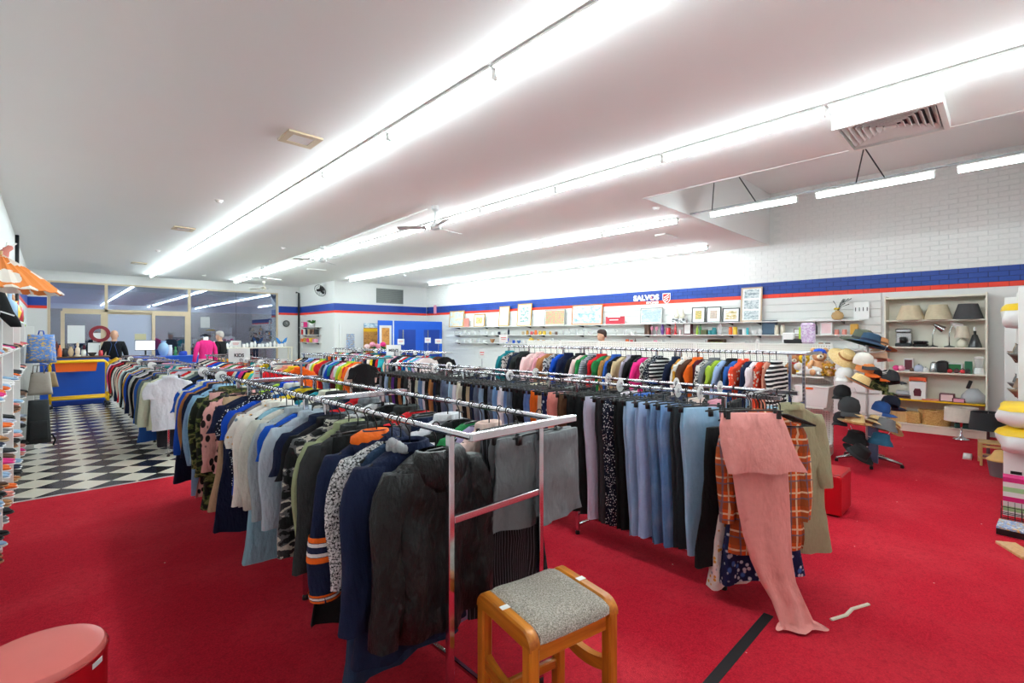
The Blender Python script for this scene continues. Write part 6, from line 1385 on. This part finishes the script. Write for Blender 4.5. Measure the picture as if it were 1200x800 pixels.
# oddments on the shelf top and hanging there
q = atD(9, 383, 3.6); o = thing('tights', 'black tights with white stripe hanging over the shelf top', 'tights', (q.x, q.y, q.z)); MB().loft([[Vector((x + math.cos(2 * PI * k / 12) * w_, math.sin(2 * PI * k / 12) * .02, z)) for k in range(12)] for x, w_, z in ((-.05, .03, .28), (-.04, .045, .2), (-.02, .05, .12), (.02, .045, .05), (.045, .03, .0))]).build('leg', 'matte', o, True, C('black')); MB().box((-.0, -.022, .1), (.08, .003, .01), Ry(.4)).build('stripe', 'paper', o)
for i, (px, py, d, kind, cn, lab) in enumerate(((14, 372, 4.6, 'figurine', 'cream', 'cream figurine on the shoe shelf top'), (18.5, 372, 5.2, 'bottle', 'light blue', 'pale blue bottle on the shoe shelf top'), (22.5, 374, 5.6, 'figurine', 'tan', 'tan figurine on the shoe shelf top'), (25, 376, 5.9, 'vase', 'yellow', 'yellow vase on the shoe shelf top'), (29.5, 377, 6.3, 'bottle', 'red', 'red bottle on the shoe shelf top'), (36, 385, 6.5, 'figurine', 'lime', 'lime green frog figurine beyond the shoe shelves'))):
    q = atD(px, py, d); zz = 1.851 if i < 5 else 1.801
    tag(MB().lathe([(r * .07, t_ * (.24 + .03 * (i % 3))) for r, t_ in PROF[kind]], 12).build(kind, 'glaze', None, True, C(cn), (max(-.42, min(q.x, -.33)), q.y if i < 5 else 9.95, zz)), lab, kind)
for i, (px, py) in enumerate(((9, 298), (27, 296))):
    q = atD(px, py, 6.4); o = thing('toy_bat', ('salmon foam bat leaning beside the dark pipe', 'salmon foam bat tilted forward on the wall')[i], 'toy', (-.44, q.y, q.z), (0, (.1, .75)[i], 0)); MB().tube([(0, 0, -.12), (0, 0, -.09), (0, 0, .08), (0, 0, .1)], .04, 10, rs=[.012, .035, .035, .01]).build('foam', 'matte', o, True, C('salmon')); MB().tube([(0, 0, .1), (0, 0, .16)], .01, 6).build('grip', 'white_plastic', o)
q = atX(20.5, 300, -.47); tag(MB().tube([(-.47, q.y, 1.9), (-.47, q.y, ZC - .01)], .02, 8).build('wall_pipe', 'dark_metal', None, True), 'dark vertical pipe on the left wall above the shoe shelves', 'pipe')
q = Vector((-.47, 13.2, 0)); tag(MB().tube([(-.47, q.y, .01), (-.47, q.y, ZC - .01)], .03, 8).build('wall_pipe', 'dark_metal', None, True), 'dark vertical pipe on the left wall close to the shopfront', 'pipe')

# ------------------------------------------------------------------ counters and trolley
ct = thing('sales_counter', 'bright blue sales counter behind the yellow trolley', 'counter', (.42, 15.78, 0))
MB().rbox((0, 0, .56), (1.22, .6, 1.12), .006).build('body', 'blue_vivid', ct); MB().rbox((0, 0, 1.135), (1.28, .66, .03), .006).build('worktop', 'counter_wood', ct); MB().rbox((0, -.29, .05), (1.2, .03, .1), .004).build('kick_plate', 'blue_dark', ct)
c2_ = thing('sales_counter', 'second blue counter with red end carrying the computer screen', 'counter', (2.4, 16.3, 0))
MB().rbox((0, 0, .53), (1.6, .6, 1.06), .006).build('body', 'blue_vivid', c2_); MB().rbox((.825, 0, .53), (.05, .62, 1.06), .004).build('end_panel', 'red_paint', c2_); MB().rbox((0, 0, 1.075), (1.64, .64, .03), .006).build('worktop', 'blue_vivid', c2_)
tr_ = thing('yellow_trolley', 'yellow tubular trolley holding an orange tub before the blue counter', 'trolley', (.5, 15.05, 0))
def fr_y(y): return [(-.52, y, .12), (-.52, y, 1.0), (-.48, y, 1.06), (.42, y, 1.06), (.47, y, 1.0), (.47, y, .12)]
for y in (-.22, .22):
    MB().tube(fr_y(y), .028, 8).build('side_frame', 'yellow_metal', tr_, True); MB().tube([(-.52, y, .22), (.47, y, .22)], .028, 8).build('lower_bar', 'yellow_metal', tr_, True)
MB().tube([(.47, -.22, .98), (.66, -.22, 1.1), (.66, .22, 1.1), (.47, .22, .98)], .022, 8).build('push_handle', 'yellow_metal', tr_, True)
for x in (-.52, .47): MB().tube([(x, -.22, .22), (x, .22, .22)], .024, 8).build('cross_bar', 'yellow_metal', tr_, True)
for x in (-.52, .47):
    for y in (-.22, .22):
        k_ = MB().rbox((x, y, .1), (.03, .05, .06), .004).build('castor_fork', 'steel', tr_); MB().tube([(x, y - .018, .05), (x, y + .018, .05)], .05, 14).build('wheel', 'black_plastic', k_)
tb = thing('plastic_tub', 'orange plastic tub resting in the yellow trolley', 'tub', (.42, 15.05, .83)); MB().loft([[Vector((sx * a, sy * b, z)) for sx, sy in ((-1, -1), (1, -1), (1, 1), (-1, 1))] for a, b, z in ((.34, .14, 0), (.37, .17, .23), (.36, .16, .23), (.33, .13, .012))]).build('tub', 'orange_plastic', tb); MB().rbox((0, -.175, .222), (.76, .012, .03), .003).build('rim', 'orange_plastic', tb)
def ycount(px, Y): return atY(px, 392, Y).x
for px, kind, cn, h, wd, Y in ((62, 'vase', 'brown', .25, .12, 15.7), (70, 'bottle', 'orange', .28, .08, 15.7), (76, 'jar', 'black', .2, .1, 15.75), (83, 'vase', 'beige', .24, .12, 15.7), (91, 'figurine', 'cream', .34, .14, 15.65), (98, 'jar', 'white', .16, .1, 15.75), (108, 'bowl', 'charcoal', .09, .18, 15.7), (118, 'jar', 'red', .14, .09, 15.75)):
    lathe_item(kind, cn, ycount(px, Y), Y, 1.151, h, wd, 'on the blue sales counter', f'{kind}s on the counter')
sc_ = thing('computer_screen', 'computer screen glowing white on the second counter', 'screen', (ycount(170, 16.3), 16.25, 1.091), -.35)
MB().rbox((0, 0, .3), (.46, .03, .28), .006).build('casing', 'black_plastic', sc_); MB().box((0, -.017, .3), (.43, .003, .25)).build('display', 'screen', sc_); MB().rbox((0, .02, .1), (.04, .02, .2), .004).build('stand', 'black_plastic', sc_); MB().lathe([(.1, 0), (.1, .012), (.02, .02)], 14).build('foot', 'black_plastic', sc_)
for px, kind, cn, h, wd in ((192, 'vase', 'light blue', .42, .28), (199, 'jar', 'white', .3, .14), (206, 'figurine', 'green', .25, .12), (215, 'jar', 'royal blue', .12, .2)):
    lathe_item(kind, cn, min(3.12, ycount(px, 16.35)), 16.4, 1.091, h, wd, 'on the second counter by the screen', f'{kind}s on the second counter')
# posters and red ring on the shopfront glass
def poster(x0, y0, x1, y1, lab, mat='paper', cn='white'):
    a, b = atY(x0, y0, YF + .014), atY(x1, y1, YF + .014); return tag(MB().box(((a.x + b.x) / 2, YF + (.034 if x0 > 230 else .066 if x0 > 150 else .016), (a.z + b.z) / 2), (b.x - a.x, .004, a.z - b.z)).build('window_poster', mat, None, False, C(cn)), lab, 'poster')
poster(79, 381, 99.5, 402, 'large blank white poster on the shopfront glass'); poster(109, 390, 118.5, 400.5, 'small white notice on the shopfront glass over the red ring'); poster(103, 401.5, 120.5, 416, 'wide white list pinned low on the shopfront glass'); poster(158, 391, 171.5, 398, 'beige plate on the lavender entrance panel', 'paint', '#cfc7a0'); poster(235, 371, 246, 384, 'pale framed notice on the tall dark shop window', 'paint', 'light grey')
rp = atY(117, 391, YF - .024); o = tag(MB().loft([[Vector((math.cos(2 * PI * k / 24) * r, y_, math.sin(2 * PI * k / 24) * r)) for k in range(24)] for r, y_ in ((.16, 0), (.26, 0), (.26, .012), (.16, .012), (.16, 0))], False, False).build('red_ring_sign', 'paint', None, 40, C('#8c1a2c'), rp), 'dark red ring-shaped sign on the shopfront glass', 'sign')
# white table with cups by the tall window, blue butterfly ornament
tp = atY(322, 404, 18.6)
tb = thing('display_table', 'long white display table under the tall shop window', 'table', (4.9, 18.4, 0)); MB().rbox((0, 0, 1.22), (3.0, .45, .04), .006).build('top', 'cream_metal', tb)
for sx in (-1, 1):
    for sy in (-1, 1): MB().rbox((sx * 1.45, sy * .18, .6), (.05, .05, 1.2), .004).build('leg', 'cream_metal', tb)
for i in range(22):
    x = 3.55 + i * .125; k = ('mug', 'teapot', 'jar', 'vase', 'mug')[i % 5]
    lathe_item(k, 'white', x, 18.35 + .08 * (i % 2), 1.241, (.12, .16, .18, .22, .11)[i % 5], .1, 'on the white display table by the window', f'white {k}s on the display table')
q = atY(330, 395, 18.5); o = thing('butterfly_ornament', 'bright blue butterfly ornament on the display table', 'ornament', (min(q.x, 6.3), 18.5, 1.241)); MB().tube([(0, 0, 0), (0, 0, .22)], .01, 6).build('body', 'dark_metal', o)
for s in (-1, 1): MB().prism([(0, .14), (s * .12, .3), (s * .2, .34), (s * .17, .2), (s * .1, .1), (0, .1)][::s], -.006, .006).build('wing', 'glaze', o, False, C('#1f86d8'))
# partition wall shelves, fan, pipe, clock
for z, nm in ((1.97, 'top'), (1.68, 'middle'), (1.39, 'lower')):
    o = thing('wall_shelf', f'{nm} small shelf on the partition wall beside the storeroom door', 'shelf', (XP - .1, 18.5, z)); MB().rbox((0, 0, -.01), (.2, 1.7, .02), .003).build('board', 'white_metal', o)
    for s in (-1, 1): MB().prism([(-.09, -.021), (.098, -.021), (.098, -.08)], s * .6 - .006, s * .6 + .006).build('bracket', 'dark_metal', o)
for i in range(7):
    box_item('book', f'{("red", "white", "navy", "beige", "brown", "brown", "charcoal")[i]} book on the middle partition shelf', 'book', ('red', 'white', 'navy', 'beige', 'brown', 'brown', 'charcoal')[i], (XP - .1, 19.2 - i * .22, 1.681), (.14, .05 + .06 * (i > 3), .2), grp='books on the partition shelf')
for i in range(5):
    box_item('boxed_game', f'{("orange", "mustard", "hot pink", "yellow", "pink")[i]} boxed game on the lower partition shelf', 'box', ('orange', 'mustard', 'hot pink', 'yellow', 'pink')[i], (XP - .1, 19.2 - i * .3, 1.391), (.14, .2, .14 + .03 * (i % 2)), grp='boxes on the lower partition shelf')
box_item('gift_box', 'pink and white box on the top partition shelf', 'box', 'hot pink', (XP - .1, 19.1, 1.971), (.14, .28, .2), face='white')
def plant(lab, loc, s, flowers=None):
    o = thing('potted_plant', lab, 'plant', loc); MB().lathe([(.05 * s, 0), (.07 * s, .1 * s), (.065 * s, .1 * s)], 12).build('pot', 'glaze', o, True, C('white')); r_ = random.Random(int(s * 100))
    for k in range(22):
        a = r_.uniform(0, 6.28); l = r_.uniform(.08, .16) * s; u = Vector((math.cos(a), math.sin(a), 0)); b_ = Vector((0, 0, .09 * s)); m_ = b_ + u * l * .5 + Vector((0, 0, l * .7)); e_ = b_ + u * l + Vector((0, 0, l * .55)); sd_ = Vector((-u.y, u.x, 0)) * .022 * s
        MB().add([b_, m_ - sd_, m_ + sd_ + Vector((0, 0, .004)), e_], [(0, 1, 3), (0, 3, 2), (0, 2, 1), (1, 2, 3)]).build('leaf', 'matte', o, False, C('#3a7a2c'))
    for k in range(flowers or 0):
        a = 2 * PI * k / flowers; MB().ball((math.cos(a) * .09 * s, math.sin(a) * .09 * s, .2 * s + .03 * (k % 2)), (.04 * s, .04 * s, .03 * s), 8, 5).build('flower', 'matte', o, True, C('pink'))
plant('leafy plant in white pot on the top partition shelf', (XP - .1, 18.3, 1.971), 1.3)
fp_ = atX(377, 340, XP - .12); wfan = thing('wall_fan', 'black wall fan mounted high on the partition wall', 'fan', (XP - .16, fp_.y, fp_.z), (0, -.5, .5))
MB().rbox((.12, 0, 0), (.05, .1, .14), .01).build('mount', 'dark_metal', wfan); MB().lathe([(.05, -.06), (.06, 0), (.05, .06)], 14).build('motor', 'black_plastic', wfan, True, None, (.06, 0, 0), (0, PI / 2, 0))
for r in (.08, .15, .22):
    MB().tube([(-.03, math.cos(2 * PI * k / 20) * r, math.sin(2 * PI * k / 20) * r) for k in range(21)], .006 if r < .2 else .012, 5).build('guard_ring', 'black_plastic', wfan, True)
for k in range(12):
    a = 2 * PI * k / 12; MB().tube([(-.035, 0, 0), (-.03, math.cos(a) * .22, math.sin(a) * .22)], .003, 4).build('guard_wire', 'black_plastic', wfan)
for k in range(3):
    a = 2 * PI * k / 3; MB().box((0, math.cos(a) * .1, math.sin(a) * .1), (.02, .13, .09), Rx(a)).build('blade', 'black_plastic', wfan)
tag(MB().tube([(XP - .05, YF - .06, .01), (XP - .05, YF - .06, 3.35), (XP - .16, YF - .06, 3.37)], .035, 8).build('wall_pipe', 'dark_metal', None, True), 'dark green-black pipe in the corner beside the partition shelves', 'pipe')
ck = atY(335.5, 379, YF - .03); o = thing('wall_clock', 'small round dark wall clock on the white pier', 'clock', ck, (PI / 2, 0, 0)); MB().lathe([(.13, -.012), (.13, .012), (.11, .016)], 24).build('case', 'dark_metal', o, 40); MB().lathe([(.1, .016), (.1, .018)], 24).build('dial', 'bronze_grille', o, 40); MB().box((0, .03, .02), (.008, .07, .002)).build('hand', 'paper', o); MB().box((.025, 0, .02), (.05, .008, .002)).build('hand', 'paper', o)
fl_ = thing('flower_bunch', 'pink artificial roses with leaves in front of the storeroom door', 'flowers', atD(440, 409, 13.2))
r_ = random.Random(2)
for k in range(4): MB().ball((-.25 + .16 * k, 0, .08 + .05 * (k % 2)), (.08, .08, .07), 10, 7).build('rose', 'matte', fl_, True, C(('pale pink', 'pink', 'pink', 'hot pink')[k]))
for k in range(16):
    a = r_.uniform(0, 6.28); c = Vector((-.35 + .7 * r_.random(), r_.uniform(-.05, .05), r_.uniform(-.04, .06))); u = Vector((math.cos(a), 0, math.sin(a))); v = Vector((-u.z, .2, u.x)) * .035
    MB().add([c - u * .08, c + v, c + u * .08, c - v], [(0, 1, 2, 3), (3, 2, 1, 0)]).build('leaf', 'matte', fl_, False, C('green'))

# ------------------------------------------------------------------ sign cards on the racks
def sign(px0, py0, px1, py1, X, lab, word=None, rail=1.22, size=None):
    r_ = ray((px0 + px1) / 2, 400); d = X / r_.x
    a, b = atD(px0, py0, d), atD(px1, py1, d); c = (a + b) / 2; wd = (RT.dot(b) - RT.dot(a)); h_ = a.z - b.z
    o = thing('sign_card', lab, 'sign', (c.x, c.y, c.z), -YAW)
    MB().box((0, -.02, 0), (wd, .004, h_)).build('card', 'paper', o)
    dz_ = rail - c.z
    MB().tube([(0, -.014, 0), (0, -.014, dz_ - (.0 if dz_ < 0 else -.012)), (0, .0, dz_ + .0135)], .004, 5).build('stem', 'chrome', o)
    if word: text('lettering', word, size or h_ * .34, 'black_plastic', o, (0, -.024, -.005), (PI / 2, 0, 0), bold=.003)
    else:
        MB().box((0, -.023, h_ * .1), (wd * .6, .001, h_ * .08)).build('printed_line', 'sign_red', o); MB().box((0, -.023, -h_ * .12), (wd * .5, .001, h_ * .05)).build('printed_line', 'sign_red', o)
sign(268.5, 408, 293.5, 424, 2.5, 'white card sign lettered KIDS standing on a rack', 'KIDS')
sign(453, 404, 470, 416.5, 5.55, 'white card sign lettered MENS standing near the fitting rooms', "MEN'S", rail=1.3)
sign(271, 399, 283, 406.5, 2.95, 'blank white card sign behind the kids sign')
sign(234, 430, 244.5, 450, 1.66, 'white price card with red print at the checkered floor rack', rail=1.19)
sign(298.5, 430, 306.5, 442, 1.70, 'white price card with red print on the jacket row end', rail=1.285)
sign(329, 420, 338.5, 430, 2.95, 'white price card with red print between kids racks'); sign(361.5, 420, 371.5, 427.5, 4.05, 'white price card with red print before the childrens tops', rail=1.25)
for k, (a, b, c, d_) in enumerate(((466, 397, 474, 403.5), (498, 395.5, 505, 401.5), (510, 397, 518, 402.5))): sign(a, b, c, d_, 6.05, ('white card standing before the fitting room post', 'white card standing before the first fitting room door', 'white card standing before the second fitting room door')[k], rail=1.3)
sign(585, 392, 595, 401, 5.6, 'white card standing at the far end of the tops row', rail=1.48); sign(561, 408, 569, 420, 3.62, 'white price card with red print above the jeans row', rail=1.285)
sign(184, 440, 194.5, 456, 1.165, 'white price card hanging beside the white shirt', rail=1.19)

# ------------------------------------------------------------------ people and mannequin
def head_mesh(mb, c, face=True):
    c = Vector(c); rings = []
    for z, hw, yf, yb in ((-.02, .05, .05, -.055), (.0, .052, .085, -.055), (.02, .06, .098, -.06), (.055, .068, .1, -.075), (.09, .074, .098, -.09), (.12, .077, .093, -.1), (.16, .078, .098, -.102), (.195, .07, .088, -.092), (.22, .052, .06, -.07), (.236, .025, .03, -.035), (.24, .004, .004, -.004)):
        rings.append([c + Vector((math.cos(2 * PI * k / 18) * hw, (yf + yb) / 2 + math.sin(2 * PI * k / 18) * (yf - yb) / 2, z)) for k in range(18)])
    mb.loft(rings)
    mb.add([c + Vector(v) for v in ((-.016, .092, .08), (.016, .092, .08), (0, .125, .085), (0, .095, .125), (0, .092, .075))], [(0, 4, 2), (4, 1, 2), (1, 3, 2), (3, 0, 2)])
    for s in (-1, 1):
        mb.ball(c + Vector((s * .08, -.005, .1)), (.012, .022, .034), 8, 6)
def person(label, loc, rz, hair, topc, legc, bald=False, coat=False, height=1.76):
    s = height / 1.76
    o = thing('person', label, 'person', loc, rz); o.scale = (s, s, s)
    J = {'pel': (0, 0, .95), 'sp': (0, 0, 1.15), 'ch': (0, .01, 1.36), 'nk': (0, 0, 1.49), 'hd': (0, .01, 1.56)}
    E = [('pel', 'sp'), ('sp', 'ch'), ('ch', 'nk'), ('nk', 'hd')]; R_ = {'pel': .15, 'sp': .14, 'ch': .15, 'nk': .055, 'hd': .055}
    for q, sn in ((-1, 'l'), (1, 'r')):
        J.update({'sh' + sn: (q * .17, 0, 1.42), 'el' + sn: (q * .25, -.02, 1.14), 'wr' + sn: (q * .24, .12, .95), 'pm' + sn: (q * .235, .18, .92), 'hp' + sn: (q * .09, 0, .88), 'kn' + sn: (q * .1, .01, .48), 'an' + sn: (q * .1, -.02, .08), 'to' + sn: (q * .11, .14, .035)})
        E += [('ch', 'sh' + sn), ('sh' + sn, 'el' + sn), ('el' + sn, 'wr' + sn), ('wr' + sn, 'pm' + sn), ('pel', 'hp' + sn), ('hp' + sn, 'kn' + sn), ('kn' + sn, 'an' + sn), ('an' + sn, 'to' + sn)]
        R_.update({'sh' + sn: .07, 'el' + sn: .046, 'wr' + sn: .03, 'pm' + sn: .036, 'hp' + sn: .095, 'kn' + sn: .062, 'an' + sn: .042, 'to' + sn: .04})
    def skin(names, grow, nm, mat, colr, extra=None):
        ks = [k for k in J if k in names]; ix = {k: i for i, k in enumerate(ks)}
        me = bpy.data.meshes.new(nm); me.from_pydata([J[k] for k in ks], [(ix[a], ix[b]) for a, b in E if a in ix and b in ix], [])
        ob = bpy.data.objects.new(nm, me); col.objects.link(ob)
        sk = ob.modifiers.new('s', 'SKIN'); sv = me.skin_vertices[0].data
        for k in ks: sv[ix[k]].radius = (R_[k] * grow, R_[k] * grow * (.72 if k in ('pel', 'sp', 'ch') else 1))
        sv[0].use_root = True; sb = ob.modifiers.new('d', 'SUBSURF'); sb.levels = 2; sb.render_levels = 2
        dg = bpy.context.evaluated_depsgraph_get(); m2 = bpy.data.meshes.new_from_object(ob.evaluated_get(dg)); bpy.data.objects.remove(ob)
        if extra:
            b2_ = bmesh.new(); b2_.from_mesh(m2); t_ = bpy.data.meshes.new('t'); t_.from_pydata(extra.v, [], extra.f); b2_.from_mesh(t_); b2_.to_mesh(m2); b2_.free()
        m2.materials.clear(); m2.materials.append(M[mat]); m2.polygons.foreach_set('use_smooth', [True] * len(m2.polygons)); return put(nm, m2, o, colr)
    ex = MB(); head_mesh(ex, (0, .015, 1.535))
    for q in (-1, 1):
        for f in range(4): ex.tube([(q * (.215 + .014 * f), .2, .915), (q * (.213 + .015 * f), .245, .9), (q * (.213 + .014 * f), .268 - .008 * abs(f - 1.5), .878)], .0085, 6)
        ex.tube([(q * .215, .17, .92), (q * .19, .2, .905), (q * .185, .225, .89)], .009, 6)
    skin(list(J), 1.0, 'body', 'skin', None, ex)
    skin([k for k in J if k[:2] in ('pe', 'sp', 'ch', 'nk', 'sh', 'el', 'wr')], 1.24, 'coat' if coat else 'top', 'cloth', C(topc))
    skin([k for k in J if k[:2] in ('pe', 'hp', 'kn', 'an')], 1.1, 'trousers', 'cloth', C(legc))
    for q in (-1, 1): MB().loft([[Vector((q * .105 + math.cos(2 * PI * k / 10) * w_, y, .045 + math.sin(2 * PI * k / 10) * .045)) for k in range(10)] for y, w_ in ((-.07, .03), (-.04, .05), (.08, .055), (.19, .045), (.215, .02))]).build('shoe', 'matte', o, True, C('black'))
    for q in (-1, 1): MB().ball((q * .03, .107, 1.645), (.012, .008, .008), 8, 5).build('eye', 'black_plastic', o, True)
    MB().ball((0, .107, 1.575), (.024, .008, .006), 8, 5).build('mouth', 'matte', o, True, C('#b0655c'))
    if not bald:
        rings = []
        for z, hw, yf, yb in ((1.60, .05, -.05, -.1), (1.63, .083, -.02, -.106), (1.66, .086, .035, -.112), (1.69, .088, .095, -.116), (1.73, .084, .112, -.112), (1.765, .066, .09, -.09), (1.79, .03, .04, -.05)):
            rings.append([Vector((math.cos(2 * PI * k / 18) * hw, .015 + (yf + yb) / 2 + math.sin(2 * PI * k / 18) * (yf - yb) / 2, z)) for k in range(18)])
        MB().loft(rings).build('hair', 'matte', o, True, C(hair))
    return o
pm_ = atY(133, 392, 16.85)
o = person('bald man in a black top with blue lanyard standing behind the counter', (1.2, 16.4, 0), -.2, 'brown', '#1d1e22', 'charcoal', bald=True, height=1.78)
for q in (-1, 1): MB().tube([(q * .07, -.06, 1.5), (q * .03, -.155, 1.4), (q * .1, -.14, 1.1)], .012, 5, flat=.4).build('lanyard', 'matte', o, True, C('#3a5a9a'))
pw_ = atY(258, 392, 15.9); person('grey-haired person in a black coat near the mannequin', (pw_.x, 15.9, 0), .9, '#c9c4bc', '#1a1a1d', 'charcoal', coat=True, height=1.76)
pb_ = atX(706, 392, 9.35); person('dark-haired person browsing the picture wall shelves, only the head showing', (9.35, pb_.y, 0), .85, '#3a2a22', 'charcoal', 'navy', height=1.78)
mq = atY(241, 392, 15.3); mn = thing('mannequin', 'headless mannequin in hot pink jacket and pale pink skirt', 'mannequin', (mq.x, 15.3, 0), .3)
MB().tube([(0, 0, .02), (0, 0, .8)], .015, 8).build('stand', 'steel', mn, True); MB().lathe([(.16, 0), (.16, .015), (.02, .03)], 20).build('base', 'steel', mn, 40)
MB().loft([[Vector((math.cos(2 * PI * k / 18) * a, math.sin(2 * PI * k / 18) * b, z)) for k in range(18)] for a, b, z in ((.14, .1, .78), (.17, .12, .92), (.13, .1, 1.12), (.17, .12, 1.32), (.18, .1, 1.46), (.06, .06, 1.53), (.055, .055, 1.62))]).build('torso', 'white_plastic', mn, True)
MB().loft([[Vector((math.cos(2 * PI * k / 18) * a, math.sin(2 * PI * k / 18) * b, z)) for k in range(18)] for a, b, z in ((.21, .15, .6), (.19, .135, .92), (.15, .11, 1.1))], False, False).build('skirt', 'cloth', mn, True, C('pale pink'))
MB().loft([[Vector((math.cos(2 * PI * k / 18) * a, math.sin(2 * PI * k / 18) * b, z)) for k in range(18)] for a, b, z in ((.18, .13, 1.02), (.16, .12, 1.15), (.19, .135, 1.32), (.2, .12, 1.47), (.1, .08, 1.53))], False, False).build('jacket', 'cloth', mn, True, C('hot pink'))
for q in (-1, 1): MB().tube([(q * .17, 0, 1.46), (q * .24, -.01, 1.3), (q * .27, .0, 1.1), (q * .28, .03, .95)], .05, 10, rs=[.06, .06, .05, .045]).build('sleeve', 'cloth', mn, True, C('hot pink'))
